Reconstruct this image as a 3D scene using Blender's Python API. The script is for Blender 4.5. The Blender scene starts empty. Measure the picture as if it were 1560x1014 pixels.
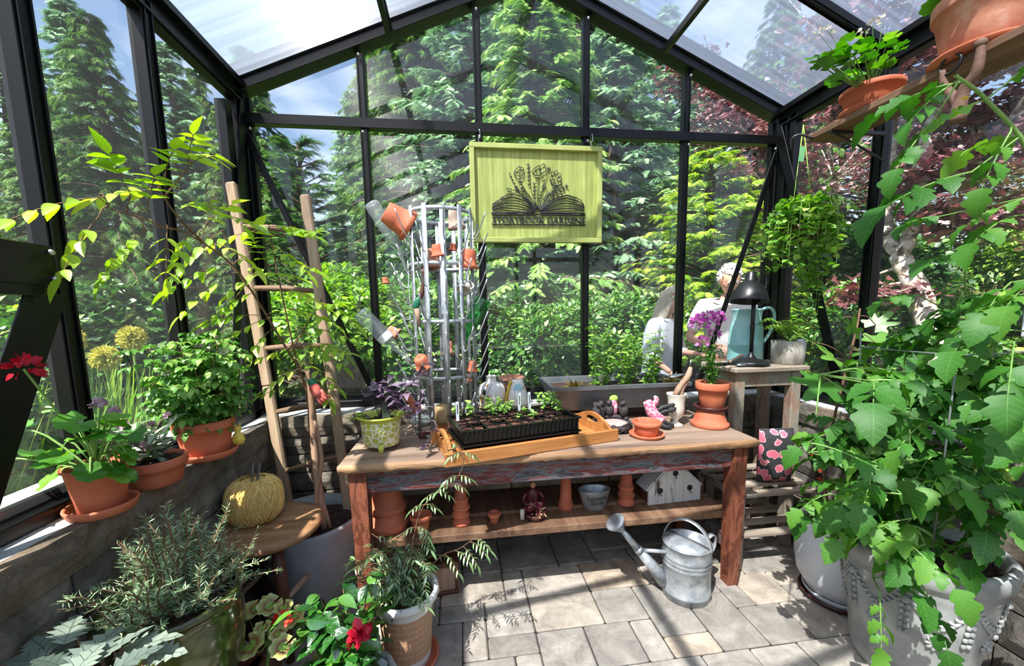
import bpy, bmesh, math, random
import numpy as np
from mathutils import Vector, Matrix

# ------------------------------------------------------------------ basics
C = bpy.context.scene.collection
PI = math.pi
rng = np.random.default_rng(7)
random.seed(7)

def A(*a): return np.array(a, float)
def nrm(v):
    v = np.asarray(v, float); n = np.linalg.norm(v); return v / n if n > 1e-12 else v
def lerp(a, b, t): return a + (b - a) * t
def rotz(a):
    c, s = math.cos(a), math.sin(a); return np.array([[c, -s, 0], [s, c, 0], [0, 0, 1.]])
def rotx(a):
    c, s = math.cos(a), math.sin(a); return np.array([[1., 0, 0], [0, c, -s], [0, s, c]])
def roty(a):
    c, s = math.cos(a), math.sin(a); return np.array([[c, 0, s], [0, 1., 0], [-s, 0, c]])
def frame(d, up=(0, 0, 1)):
    """matrix whose columns are x = d, y = side, z = up-ish"""
    x = nrm(d); u = np.asarray(up, float)
    if abs(x @ u) > .98: u = A(1, 0, 0) if abs(x[0]) < .9 else A(0, 1, 0)
    y = nrm(np.cross(u, x)); z = np.cross(x, y)
    return np.stack([x, y, z], 1)

# ------------------------------------------------------------------ camera numbers
F_PX, YAW, PITCH, ROLL, CY = 599.06, .128, -.1197, -.018, 43.08
EYE = A(0, 0, 1.35)
_cy, _sy, _cp, _sp = math.cos(YAW), math.sin(YAW), math.cos(PITCH), math.sin(PITCH)
FWD = A(_sy * _cp, _cy * _cp, _sp); _r = A(_cy, -_sy, 0); _u = np.cross(_r, FWD)
RGT = math.cos(ROLL) * _r + math.sin(ROLL) * _u
UPV = -math.sin(ROLL) * _r + math.cos(ROLL) * _u
def ray(px, py): return ((px - 780) / F_PX) * RGT - ((py - 507 - CY) / F_PX) * UPV + FWD
def on_y(px, py, y): d = ray(px, py); return EYE + d * (y / d[1])
def on_x(px, py, x): d = ray(px, py); return EYE + d * (x / d[0])
def on_z(px, py, z): d = ray(px, py); return EYE + d * ((z - EYE[2]) / d[2])

# ------------------------------------------------------------------ mesh builder
class MB:
    def __init__(s): s.V = []; s.n = 0; s.P = []; s.T = []; s.U = []
    def add(s, V, F, mat=0, tint=.5, uv=None, smooth=True):
        V = np.asarray(V, float).reshape(-1, 3); k = len(V)
        s.V.append(V)
        s.T.append(np.full(k, tint) if np.isscalar(tint) else np.asarray(tint, float))
        s.U.append(np.zeros((k, 2)) if uv is None else np.asarray(uv, float))
        by = {}
        for f in F: by.setdefault(len(f), []).append(f)
        for m, fs in by.items(): s.P.append((np.asarray(fs, np.int32) + s.n, mat, smooth))
        s.n += k
    def inst(s, geo, R, T, mat=0, tint=None, smooth=True):
        """geo = (V, F, uv); R (N,3,3) with scale inside, T (N,3)"""
        V, F, uv = geo; N = len(T)
        if N == 0: return
        R = np.asarray(R); T = np.asarray(T)
        W = np.einsum('nij,kj->nki', R, V) + T[:, None, :]
        k = len(V); s.V.append(W.reshape(-1, 3))
        if tint is None: tint = rng.random(N)
        s.T.append(np.repeat(tint, k)); s.U.append(np.tile(uv, (N, 1)))
        by = {}
        for f in F: by.setdefault(len(f), []).append(f)
        off = (np.arange(N) * k)[:, None, None]
        for m, fs in by.items():
            s.P.append(((np.asarray(fs, np.int32)[None] + off).reshape(-1, m) + s.n, mat, smooth))
        s.n += N * k
    def mesh(s, name, mats):
        me = bpy.data.meshes.new(name)
        V = np.concatenate(s.V).astype(np.float32)
        me.vertices.add(len(V)); me.vertices.foreach_set('co', V.ravel())
        nl = sum(p.size for p, _, _ in s.P); npoly = sum(len(p) for p, _, _ in s.P)
        me.loops.add(nl); me.polygons.add(npoly)
        lv = np.concatenate([p.ravel() for p, _, _ in s.P]).astype(np.int32)
        tot = np.concatenate([np.full(len(p), p.shape[1]) for p, _, _ in s.P]).astype(np.int32)
        st = np.concatenate([[0], np.cumsum(tot)[:-1]]).astype(np.int32)
        me.loops.foreach_set('vertex_index', lv); me.polygons.foreach_set('loop_start', st)
        me.polygons.foreach_set('material_index', np.concatenate([np.full(len(p), m) for p, m, _ in s.P]).astype(np.int32))
        me.polygons.foreach_set('use_smooth', np.concatenate([np.full(len(p), q) for p, _, q in s.P]))
        me.update(calc_edges=True)
        a = me.attributes.new('tint', 'FLOAT', 'POINT'); a.data.foreach_set('value', np.concatenate(s.T).astype(np.float32))
        a = me.attributes.new('luv', 'FLOAT2', 'POINT'); a.data.foreach_set('vector', np.concatenate(s.U).astype(np.float32).ravel())
        for m in (mats if isinstance(mats, (list, tuple)) else [mats]): me.materials.append(m)
        me.validate()
        return me
    def build(s, name, mats, parent=None):
        me = s.mesh(name, mats)
        o = bpy.data.objects.new(name, me); C.objects.link(o)
        if parent is not None:
            o.parent = parent
        return o

def tag(o, label=None, cat=None, group=None, kind=None):
    if label: o['label'] = label
    if cat: o['category'] = cat
    if group: o['group'] = group
    if kind: o['kind'] = kind
    return o
def thing(name, label, cat, loc=(0, 0, 0), rz=0., group=None):
    o = bpy.data.objects.new(name, None); o.empty_display_size = .05; C.objects.link(o)
    o.location = tuple(loc); o.rotation_euler = (0, 0, rz)
    return tag(o, label, cat, group)
def copy_tree(o, parent=None):
    c = o.copy(); C.objects.link(c)
    if parent is not None: c.parent = parent
    for ch in list(o.children): copy_tree(ch, c)
    return c

# ------------------------------------------------------------------ shapes (all return V, F)
def box(c, s, ch=0.0, R=None):
    """box centred at c, full size s, chamfer ch"""
    hx, hy, hz = np.asarray(s, float) / 2
    if ch <= 0:
        V = np.array([[x, y, z] for x in (-hx, hx) for y in (-hy, hy) for z in (-hz, hz)])
        F = [(0, 1, 3, 2), (4, 6, 7, 5), (0, 4, 5, 1), (2, 3, 7, 6), (0, 2, 6, 4), (1, 5, 7, 3)]
    else:
        ch = min(ch, hx * .9, hy * .9, hz * .9); V = []; idx = {}
        for sx in (-1, 1):
            for sy in (-1, 1):
                for sz in (-1, 1):
                    for ax in range(3):
                        p = [sx * (hx - ch), sy * (hy - ch), sz * (hz - ch)]
                        p[ax] = (sx * hx, sy * hy, sz * hz)[ax]
                        idx[(sx, sy, sz, ax)] = len(V); V.append(p)
        V = np.array(V); F = []
        cyc = [(-1, -1), (1, -1), (1, 1), (-1, 1)]
        def K(ax, s_, a, b):
            v = [0, 0, 0]; v[ax] = s_; o = [i for i in range(3) if i != ax]; v[o[0]] = a; v[o[1]] = b; return tuple(v)
        for ax in range(3):
            for s_ in (-1, 1):
                F.append([idx[K(ax, s_, a, b) + (ax,)] for a, b in cyc])
        for ax in range(3):
            o = [i for i in range(3) if i != ax]
            for a in (-1, 1):
                for b in (-1, 1):
                    v0 = [0, 0, 0]; v0[o[0]] = a; v0[o[1]] = b; v1 = list(v0); v0[ax] = -1; v1[ax] = 1
                    F.append([idx[tuple(v0) + (o[0],)], idx[tuple(v1) + (o[0],)], idx[tuple(v1) + (o[1],)], idx[tuple(v0) + (o[1],)]])
        for sx in (-1, 1):
            for sy in (-1, 1):
                for sz in (-1, 1): F.append([idx[(sx, sy, sz, i)] for i in range(3)])
        # orient outward
        G = []
        for f in F:
            p = V[f]; n = np.cross(p[1] - p[0], p[2] - p[0])
            G.append(f[::-1] if n @ p.mean(0) < 0 else f)
        F = G
    if R is not None: V = V @ np.asarray(R).T
    return V + np.asarray(c, float), F
def bar(p0, p1, w, h, ch=0.0, up=(0, 0, 1)):
    p0 = np.asarray(p0, float); p1 = np.asarray(p1, float)
    M = frame(p1 - p0, up)
    return box((p0 + p1) / 2, (np.linalg.norm(p1 - p0), w, h), ch, M)
def tube(path, rad, n=8, cap=True):
    P = np.asarray(path, float); m = len(P)
    r = np.full(m, rad, float) if np.isscalar(rad) else np.asarray(rad, float)
    T = np.gradient(P, axis=0); T /= np.linalg.norm(T, axis=1)[:, None] + 1e-12
    u = A(0, 0, 1) if abs(T[0][2]) < .9 else A(1, 0, 0)
    N = nrm(u - T[0] * (u @ T[0])); a = np.arange(n) * 2 * PI / n; V = []
    for i in range(m):
        N = nrm(N - T[i] * (N @ T[i])); B = np.cross(T[i], N)
        V.append(P[i] + r[i] * (np.cos(a)[:, None] * N + np.sin(a)[:, None] * B))
    V = np.concatenate(V); F = []
    for i in range(m - 1):
        for j in range(n):
            k = (j + 1) % n; F.append((i * n + j, i * n + k, (i + 1) * n + k, (i + 1) * n + j))
    if cap:
        F.append(tuple(range(n))[::-1]); F.append(tuple((m - 1) * n + j for j in range(n)))
    return V, F
def lathe(prof, n=32, c=(0, 0, 0), M=None, sx=1., sy=1., wob=None):
    """prof: (r, z) list; r = 0 closes"""
    V = []; F = []; rows = []
    a = np.arange(n) * 2 * PI / n
    for r, z in prof:
        if r <= 1e-6: rows.append([len(V)]); V.append([0, 0, z])
        else:
            rows.append(list(range(len(V), len(V) + n)))
            rr = r * (1 + (wob(a, z) if wob else 0))
            V.extend(np.stack([rr * np.cos(a) * sx, rr * np.sin(a) * sy, np.full(n, z)], 1).tolist())
    for p, q in zip(rows, rows[1:]):
        for j in range(n):
            k = (j + 1) % n
            if len(p) == 1 and len(q) == 1: continue
            if len(p) == 1: F.append((p[0], q[k], q[j]))
            elif len(q) == 1: F.append((p[j], p[k], q[0]))
            else: F.append((p[j], p[k], q[k], q[j]))
    V = np.array(V, float)
    if M is not None: V = V @ np.asarray(M).T
    return V + np.asarray(c, float), F
def ball(c, r, n=14, m=9, M=None):
    rx, ry, rz = (r, r, r) if np.isscalar(r) else r
    V, F = lathe([(math.sin(t) if 0 < i < m else 0, -math.cos(t)) for i, t in enumerate(np.linspace(0, PI, m + 1))], n)
    V = V * A(rx, ry, rz)
    if M is not None: V = V @ np.asarray(M).T
    return V + np.asarray(c, float), F
def prism(out, z0, z1, M=None, c=(0, 0, 0)):
    """closed outline (x, y) extruded z0..z1"""
    out = np.asarray(out, float); k = len(out)
    V = np.concatenate([np.c_[out, np.full(k, z0)], np.c_[out, np.full(k, z1)]])
    F = [tuple(range(k))[::-1], tuple(range(k, 2 * k))] + [(i, (i + 1) % k, k + (i + 1) % k, k + i) for i in range(k)]
    if M is not None: V = V @ np.asarray(M).T
    return V + np.asarray(c, float), F
def spline(pts, n=24):
    """Catmull-Rom through points"""
    P = np.asarray(pts, float)
    if len(P) == 2: return np.linspace(P[0], P[1], n)
    Q = np.vstack([2 * P[0] - P[1], P, 2 * P[-1] - P[-2]]); out = []
    ts = np.linspace(0, len(P) - 1, n)
    for t in ts:
        i = min(int(t), len(P) - 2); f = t - i; a, b, c_, d = Q[i:i + 4]
        out.append(.5 * ((2 * b) + (c_ - a) * f + (2 * a - 5 * b + 4 * c_ - d) * f * f + (3 * b - a - 3 * c_ + d) * f ** 3))
    return np.array(out)

# ------------------------------------------------------------------ materials
def new_mat(name):
    m = bpy.data.materials.new(name); m.use_nodes = True; nt = m.node_tree; nt.nodes.clear()
    return m, nt, nt.nodes.new('ShaderNodeOutputMaterial')
def N(nt, t, **kw):
    n = nt.nodes.new(t)
    for k, v in kw.items():
        if k in n.inputs.keys(): n.inputs[k].default_value = v
        else: setattr(n, k, v)
    return n
def L(nt, a, b): nt.links.new(a, b)
def ramp(nt, fac, stops, interp='LINEAR'):
    r = nt.nodes.new('ShaderNodeValToRGB'); r.color_ramp.interpolation = interp
    el = r.color_ramp.elements
    while len(el) < len(stops): el.new(.5)
    for e, (p, c) in zip(el, stops): e.position = p; e.color = (*c, 1) if len(c) == 3 else c
    L(nt, fac, r.inputs[0]); return r.outputs[0]
def S(r, g, b):
    """sRGB 0-255 to linear"""
    f = lambda v: (v / 255 / 12.92) if v <= 10 else ((v / 255 + .055) / 1.055) ** 2.4
    return (f(r), f(g), f(b))
def mat(name, c1, c2=None, c3=None, scale=8., rough=.6, bump=0., bscale=None, metal=0., stretch=(1, 1, 1), detail=5., spec=.5, coat=0., tint=0., pos=(.3, .7)):
    """noise mixed principled material in object coordinates"""
    m, nt, out = new_mat(name)
    b = N(nt, 'ShaderNodeBsdfPrincipled'); L(nt, b.outputs[0], out.inputs[0])
    b.inputs['Roughness'].default_value = rough; b.inputs['Metallic'].default_value = metal
    b.inputs['Specular IOR Level'].default_value = spec; b.inputs['Coat Weight'].default_value = coat
    tc = N(nt, 'ShaderNodeTexCoord'); mp = N(nt, 'ShaderNodeMapping'); mp.inputs['Scale'].default_value = stretch
    L(nt, tc.outputs['Object'], mp.inputs[0])
    no = N(nt, 'ShaderNodeTexNoise', Scale=scale, Detail=detail, Roughness=.6); L(nt, mp.outputs[0], no.inputs['Vector'])
    if c2 is None: b.inputs['Base Color'].default_value = (*c1, 1); col = None
    else:
        st = [(pos[0], c1), (pos[1], c2)] if c3 is None else [(pos[0], c1), ((pos[0] + pos[1]) / 2, c2), (pos[1], c3)]
        col = ramp(nt, no.outputs[0], st)
        if tint:
            at = N(nt, 'ShaderNodeAttribute', attribute_name='tint')
            mr = N(nt, 'ShaderNodeMapRange'); mr.inputs[3].default_value = 1 - tint; mr.inputs[4].default_value = 1 + tint
            L(nt, at.outputs['Fac'], mr.inputs[0])
            mx = N(nt, 'ShaderNodeVectorMath', operation='SCALE'); L(nt, col, mx.inputs[0]); L(nt, mr.outputs[0], mx.inputs['Scale']); col = mx.outputs[0]
        L(nt, col, b.inputs['Base Color'])
    if bump:
        n2 = N(nt, 'ShaderNodeTexNoise', Scale=bscale or scale * 4, Detail=6., Roughness=.65); L(nt, mp.outputs[0], n2.inputs['Vector'])
        bp = N(nt, 'ShaderNodeBump', Strength=bump, Distance=.01); L(nt, n2.outputs[0], bp.inputs['Height']); L(nt, bp.outputs[0], b.inputs['Normal'])
    return m
def leaf_mat(name, c1, c2, c3=None, trans=.45, rough=.45, gloss=.06, vein=.0, veinc=None, edge=None, back=None, nside=7.):
    """leaf colours by the per-leaf tint, veins from the leaf's own coordinates"""
    m, nt, out = new_mat(name)
    at = N(nt, 'ShaderNodeAttribute', attribute_name='tint')
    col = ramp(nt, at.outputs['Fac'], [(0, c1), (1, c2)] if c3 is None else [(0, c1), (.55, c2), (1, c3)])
    normal = None
    if vein or edge:
        uv = N(nt, 'ShaderNodeAttribute', attribute_name='luv'); sp = N(nt, 'ShaderNodeSeparateXYZ'); L(nt, uv.outputs['Vector'], sp.inputs[0])
        av = N(nt, 'ShaderNodeMath', operation='ABSOLUTE'); L(nt, sp.outputs[1], av.inputs[0])
    if vein:
        # side veins: sin of (u - |v|*.45); midrib: small |v|
        ml = N(nt, 'ShaderNodeMath', operation='MULTIPLY_ADD'); L(nt, av.outputs[0], ml.inputs[0]); ml.inputs[1].default_value = -.3; L(nt, sp.outputs[0], ml.inputs[2])
        m2 = N(nt, 'ShaderNodeMath', operation='MULTIPLY'); L(nt, ml.outputs[0], m2.inputs[0]); m2.inputs[1].default_value = 2 * PI * nside
        sn = N(nt, 'ShaderNodeMath', operation='SINE'); L(nt, m2.outputs[0], sn.inputs[0])
        vs = N(nt, 'ShaderNodeMapRange'); vs.inputs[1].default_value = .9; vs.inputs[2].default_value = 1.; L(nt, sn.outputs[0], vs.inputs[0])
        vm = N(nt, 'ShaderNodeMapRange'); vm.inputs[1].default_value = .05; vm.inputs[2].default_value = .0; L(nt, av.outputs[0], vm.inputs[0])
        mx = N(nt, 'ShaderNodeMath', operation='MAXIMUM'); L(nt, vs.outputs[0], mx.inputs[0]); L(nt, vm.outputs[0], mx.inputs[1])
        fa = N(nt, 'ShaderNodeMath', operation='MULTIPLY'); L(nt, mx.outputs[0], fa.inputs[0]); fa.inputs[1].default_value = vein
        mc = N(nt, 'ShaderNodeMix', data_type='RGBA'); L(nt, fa.outputs[0], mc.inputs[0]); L(nt, col, mc.inputs[6]); mc.inputs[7].default_value = (*(veinc or c2), 1)
        col = mc.outputs[2]
        bp = N(nt, 'ShaderNodeBump', Strength=.22, Distance=.002); L(nt, mx.outputs[0], bp.inputs['Height']); normal = bp.outputs[0]
    if edge:
        # list of (radius, colour) bands along u
        col = ramp(nt, sp.outputs[0], edge)
    d = N(nt, 'ShaderNodeBsdfDiffuse'); t = N(nt, 'ShaderNodeBsdfTranslucent'); g = N(nt, 'ShaderNodeBsdfGlossy', Roughness=rough)
    L(nt, col, d.inputs[0])
    hs = N(nt, 'ShaderNodeHueSaturation', Saturation=1.1, Value=1.25); L(nt, col, hs.inputs['Color']); L(nt, hs.outputs[0], t.inputs[0])
    g.inputs[0].default_value = (1, 1, 1, 1)
    a = N(nt, 'ShaderNodeMixShader'); a.inputs[0].default_value = trans; L(nt, d.outputs[0], a.inputs[1]); L(nt, t.outputs[0], a.inputs[2])
    if normal:
        L(nt, normal, d.inputs['Normal']); L(nt, normal, g.inputs['Normal'])
    if gloss > 0:
        fr = N(nt, 'ShaderNodeMixShader'); fr.inputs[0].default_value = gloss; L(nt, a.outputs[0], fr.inputs[1]); L(nt, g.outputs[0], fr.inputs[2]); L(nt, fr.outputs[0], out.inputs[0])
    else: L(nt, a.outputs[0], out.inputs[0])
    return m
def schlick(nt, f0, p=5.):
    """thin-sheet reflectance, the same from both sides"""
    lw = N(nt, 'ShaderNodeLayerWeight'); lw.inputs[0].default_value = .5
    pw = N(nt, 'ShaderNodeMath', operation='POWER'); L(nt, lw.outputs['Facing'], pw.inputs[0]); pw.inputs[1].default_value = p
    ma = N(nt, 'ShaderNodeMath', operation='MULTIPLY_ADD'); L(nt, pw.outputs[0], ma.inputs[0]); ma.inputs[1].default_value = 1 - f0; ma.inputs[2].default_value = f0
    return ma.outputs[0]
def glass_mat(name, tintc=(1, 1, 1), haze=.03, f0=.08, rough=.02, hazec=(.85, .9, .95)):
    m, nt, out = new_mat(name)
    tr = N(nt, 'ShaderNodeBsdfTransparent'); tr.inputs[0].default_value = (*tintc, 1)
    g = N(nt, 'ShaderNodeBsdfGlossy', Roughness=rough); a = N(nt, 'ShaderNodeMixShader'); L(nt, schlick(nt, f0), a.inputs[0]); L(nt, tr.outputs[0], a.inputs[1]); L(nt, g.outputs[0], a.inputs[2])
    last = a
    if haze:
        d = N(nt, 'ShaderNodeBsdfDiffuse'); d.inputs[0].default_value = (*hazec, 1)
        tl = N(nt, 'ShaderNodeBsdfTranslucent'); tl.inputs[0].default_value = (*hazec, 1); dd = N(nt, 'ShaderNodeMixShader'); dd.inputs[0].default_value = .5
        L(nt, d.outputs[0], dd.inputs[1]); L(nt, tl.outputs[0], dd.inputs[2])
        b = N(nt, 'ShaderNodeMixShader'); b.inputs[0].default_value = haze; L(nt, a.outputs[0], b.inputs[1]); L(nt, dd.outputs[0], b.inputs[2]); last = b
    L(nt, last.outputs[0], out.inputs[0]); return m

M = {}
M['frame'] = mat('black_aluminium', S(5, 6, 7), S(11, 12, 13), scale=3, rough=.35, spec=.3)
M['bolt'] = mat('steel_bolt', S(190, 192, 195), rough=.3, metal=.9)
M['glass'] = glass_mat('wall_glass', haze=.045, f0=.06)
M['clearglass'] = glass_mat('bottle_glass_clear', tintc=(.90, .94, .93), haze=.2, rough=.02)
M['greenglass'] = glass_mat('bottle_glass_green', tintc=(.25, .72, .36), haze=.10, hazec=(.1, .5, .2))
M['terra'] = mat('terracotta', S(178, 92, 62), S(205, 118, 84), scale=6, rough=.75, bump=.08, bscale=60, tint=.12)
M['terra_old'] = mat('weathered_terracotta', S(182, 112, 84), S(204, 144, 116), S(226, 204, 190), scale=9, rough=.85, bump=.15, bscale=50, pos=(.3, .75))
M['terra_pale'] = mat('limed_terracotta', S(150, 120, 105), S(205, 190, 175), scale=9, rough=.9, bump=.2, bscale=60)
M['terra_dark'] = mat('dark_glazed_clay', S(60, 28, 28), S(86, 46, 42), scale=8, rough=.35)
M['soil'] = mat('potting_soil', S(30, 20, 16), S(70, 48, 38), S(120, 90, 75), scale=90, rough=.95, bump=1., bscale=150, pos=(.35, .75))
M['galv'] = mat('galvanised_steel', S(135, 142, 146), S(176, 182, 186), S(205, 208, 208), scale=18, rough=.42, metal=.55, bump=.03, bscale=60, tint=.06)
M['galv_dark'] = mat('dull_zinc', S(92, 96, 98), S(130, 134, 136), scale=7, rough=.5, metal=.4, bump=.05)
M['white_glaze'] = mat('white_glazed_clay', S(196, 200, 204), S(222, 224, 226), scale=3, rough=.35, coat=.2)
M['cream'] = mat('cream_ceramic', S(214, 208, 192), S(230, 226, 212), scale=5, rough=.25, coat=.3)
M['black_plastic'] = mat('black_plastic', S(12, 12, 13), S(20, 20, 21), scale=10, rough=.28)
M['black_iron'] = mat('black_iron', S(16, 16, 17), S(30, 30, 31), scale=20, rough=.38, spec=.5)
M['twine'] = mat('yellow_twine', S(226, 184, 96), S(250, 224, 150), scale=60, rough=.9, bump=.3, bscale=200, tint=.2)
M['twine2'] = mat('pale_jute_twine', S(190, 160, 110), S(232, 208, 160), scale=60, rough=.9, bump=.3, bscale=200, tint=.2)
def wood(name, a, b, c, axis=0, scale=9., rough=.7, bump=.25, tint=.0):
    st = [14, 14, 14]; st[axis] = 1.2
    return mat(name, a, b, c, scale=scale / 4, rough=rough, bump=bump, bscale=scale, stretch=tuple(v / 2 for v in st), pos=(.25, .75), tint=tint)
M['ladder'] = wood('grey_ladder_wood', S(120, 98, 78), S(165, 142, 116), S(196, 178, 152), axis=2)
M['rung'] = wood('dark_rung_wood', S(84, 64, 50), S(122, 98, 76), S(150, 128, 104), axis=0)
M['tray'] = wood('oiled_tray_wood', S(140, 88, 44), S(180, 118, 62), S(204, 150, 92), axis=0, rough=.5)
M['drift'] = wood('driftwood', S(112, 84, 66), S(160, 128, 104), S(196, 168, 142), axis=2)
M['darkwood'] = wood('dark_stained_wood', S(52, 30, 22), S(84, 50, 36), S(110, 70, 50), axis=2, rough=.5)
M['shelfwood'] = wood('shelf_plank_wood', S(70, 48, 34), S(112, 82, 60), S(150, 118, 92), axis=1)
M['greyplank'] = wood('sun_greyed_wood', S(118, 104, 90), S(160, 146, 130), S(192, 180, 164), axis=0)
M['stool'] = wood('worn_stool_seat', S(96, 66, 42), S(150, 112, 78), S(190, 156, 118), axis=0, rough=.6)
M['compost'] = mat('seed_compost', S(44, 26, 20), S(96, 58, 42), S(150, 104, 80), scale=70, rough=.95, bump=.8, bscale=160, pos=(.35, .7))

# ================================================================== THE SETTING
XL, XR, YB, YF = -1.13, 2.05, 2.42, -1.45
XM = (XL + XR) / 2
Z_EAVE, TAN = 2.52, .421
Z_APEX = Z_EAVE + TAN * (XM - XL)
Z_CROSS, Z_CAP, LEDGE_X, LEDGE_Y, LEDGE_XR = 2.408, .817, -1.005, 2.2186, 1.90
def roof_z(x): return Z_EAVE + TAN * (XM - XL - abs(x - XM))

def roof_sheet_mat():
    m, nt, out = new_mat('twin_wall_polycarbonate')
    tc = N(nt, 'ShaderNodeTexCoord'); sp = N(nt, 'ShaderNodeSeparateXYZ'); L(nt, tc.outputs['Object'], sp.inputs[0])
    mp = N(nt, 'ShaderNodeMapping'); mp.inputs['Scale'].default_value = (.6, 34, .6); L(nt, tc.outputs['Object'], mp.inputs[0])
    n1 = N(nt, 'ShaderNodeTexNoise', Scale=1., Detail=3.); L(nt, mp.outputs[0], n1.inputs['Vector'])
    mp2 = N(nt, 'ShaderNodeMapping'); mp2.inputs['Scale'].default_value = (1.5, 6, 1.5); L(nt, tc.outputs['Object'], mp2.inputs[0])
    n2 = N(nt, 'ShaderNodeTexNoise', Scale=1., Detail=5.); L(nt, mp2.outputs[0], n2.inputs['Vector'])
    vo = N(nt, 'ShaderNodeTexVoronoi', Scale=14.); L(nt, tc.outputs['Object'], vo.inputs['Vector'])
    vd = N(nt, 'ShaderNodeMapRange'); vd.inputs[1].default_value = .02; vd.inputs[2].default_value = .09; vd.inputs[3].default_value = .25; vd.inputs[4].default_value = 0.; L(nt, vo.outputs['Distance'], vd.inputs[0])
    sm = N(nt, 'ShaderNodeMath', operation='MULTIPLY_ADD'); L(nt, n1.outputs[0], sm.inputs[0]); sm.inputs[1].default_value = .7
    n2b = N(nt, 'ShaderNodeMath', operation='MULTIPLY'); L(nt, n2.outputs[0], n2b.inputs[0]); n2b.inputs[1].default_value = .25; L(nt, n2b.outputs[0], sm.inputs[2])
    fac = N(nt, 'ShaderNodeMapRange'); fac.inputs[1].default_value = .25; fac.inputs[2].default_value = .75; fac.inputs[3].default_value = .16; fac.inputs[4].default_value = .52; L(nt, sm.outputs[0], fac.inputs[0])
    f2 = N(nt, 'ShaderNodeMath', operation='ADD'); L(nt, fac.outputs[0], f2.inputs[0]); L(nt, vd.outputs[0], f2.inputs[1])
    tr = N(nt, 'ShaderNodeBsdfTransparent'); tr.inputs[0].default_value = (.84, .88, .95, 1)
    tl = N(nt, 'ShaderNodeBsdfTranslucent'); tl.inputs[0].default_value = (.42, .52, .72, 1)
    df = N(nt, 'ShaderNodeBsdfDiffuse'); df.inputs[0].default_value = (.30, .38, .55, 1)
    a = N(nt, 'ShaderNodeMixShader'); a.inputs[0].default_value = .35; L(nt, tl.outputs[0], a.inputs[1]); L(nt, df.outputs[0], a.inputs[2])
    b = N(nt, 'ShaderNodeMixShader'); L(nt, f2.outputs[0], b.inputs[0]); L(nt, tr.outputs[0], b.inputs[1]); L(nt, a.outputs[0], b.inputs[2])
    g = N(nt, 'ShaderNodeBsdfGlossy', Roughness=.22); c = N(nt, 'ShaderNodeMixShader'); L(nt, schlick(nt, .03), c.inputs[0]); L(nt, b.outputs[0], c.inputs[1]); L(nt, g.outputs[0], c.inputs[2])
    # the inner webs spread sunlight in a fan across the ribs
    h = nt.nodes.new('ShaderNodeBsdfHair'); h.component = 'Transmission'; h.inputs['RoughnessU'].default_value = .015; h.inputs['RoughnessV'].default_value = 1.; h.inputs[0].default_value = (1, 1, 1, 1)
    tg = N(nt, 'ShaderNodeCombineXYZ'); 
    gm = N(nt, 'ShaderNodeNewGeometry'); cr = N(nt, 'ShaderNodeVectorMath', operation='CROSS_PRODUCT'); cr.inputs[1].default_value = (0, 1, 0); L(nt, gm.outputs['True Normal'], cr.inputs[0])
    L(nt, cr.outputs[0], h.inputs['Tangent'])
    e = N(nt, 'ShaderNodeMixShader'); e.inputs[0].default_value = HAIR; L(nt, c.outputs[0], e.inputs[1]); L(nt, h.outputs[0], e.inputs[2])
    L(nt, e.outputs[0], out.inputs[0]); return m
HAIR = .13
M['roof'] = roof_sheet_mat()

def stone_mat(name, cols, bump=1., tint=.3):
    m, nt, out = new_mat(name)
    b = N(nt, 'ShaderNodeBsdfPrincipled', Roughness=.85); b.inputs['Specular IOR Level'].default_value = .3; L(nt, b.outputs[0], out.inputs[0])
    tc = N(nt, 'ShaderNodeTexCoord')
    n1 = N(nt, 'ShaderNodeTexNoise', Scale=7., Detail=8., Roughness=.7, Distortion=.6); L(nt, tc.outputs['Object'], n1.inputs['Vector'])
    col = ramp(nt, n1.outputs[0], [(.3, cols[0]), (.5, cols[1]), (.68, cols[2])])
    at = N(nt, 'ShaderNodeAttribute', attribute_name='tint')
    c2 = ramp(nt, at.outputs['Fac'], [(0, (1 - tint,) * 3), (.75, (1., 1., 1.)), (.9, (1.05, .99, .91)), (1, (1.12, .98, .84))])
    mx = N(nt, 'ShaderNodeMix', data_type='RGBA', blend_type='MULTIPLY'); mx.inputs[0].default_value = 1; L(nt, col, mx.inputs[6]); L(nt, c2, mx.inputs[7]); L(nt, mx.outputs[2], b.inputs['Base Color'])
    n2 = N(nt, 'ShaderNodeTexNoise', Scale=14., Detail=10., Roughness=.65, Distortion=1.2); L(nt, tc.outputs['Object'], n2.inputs['Vector'])
    bp = N(nt, 'ShaderNodeBump', Strength=bump, Distance=.02); L(nt, n2.outputs[0], bp.inputs['Height']); L(nt, bp.outputs[0], b.inputs['Normal'])
    return m
M['paver'] = stone_mat('tumbled_pavers', (S(122, 116, 108), S(160, 154, 144), S(188, 180, 168)), bump=.35)
M['stone'] = stone_mat('split_face_stone', (S(78, 75, 68), S(118, 112, 102), S(150, 142, 130)), bump=1., tint=.25)
M['caps'] = stone_mat('flagged_cap_stone', (S(150, 152, 152), S(184, 186, 186), S(208, 210, 208)), bump=.3, tint=.1)
M['joint'] = mat('joint_sand', S(38, 35, 31), S(62, 57, 50), scale=40, rough=1., bump=.4)

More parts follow.
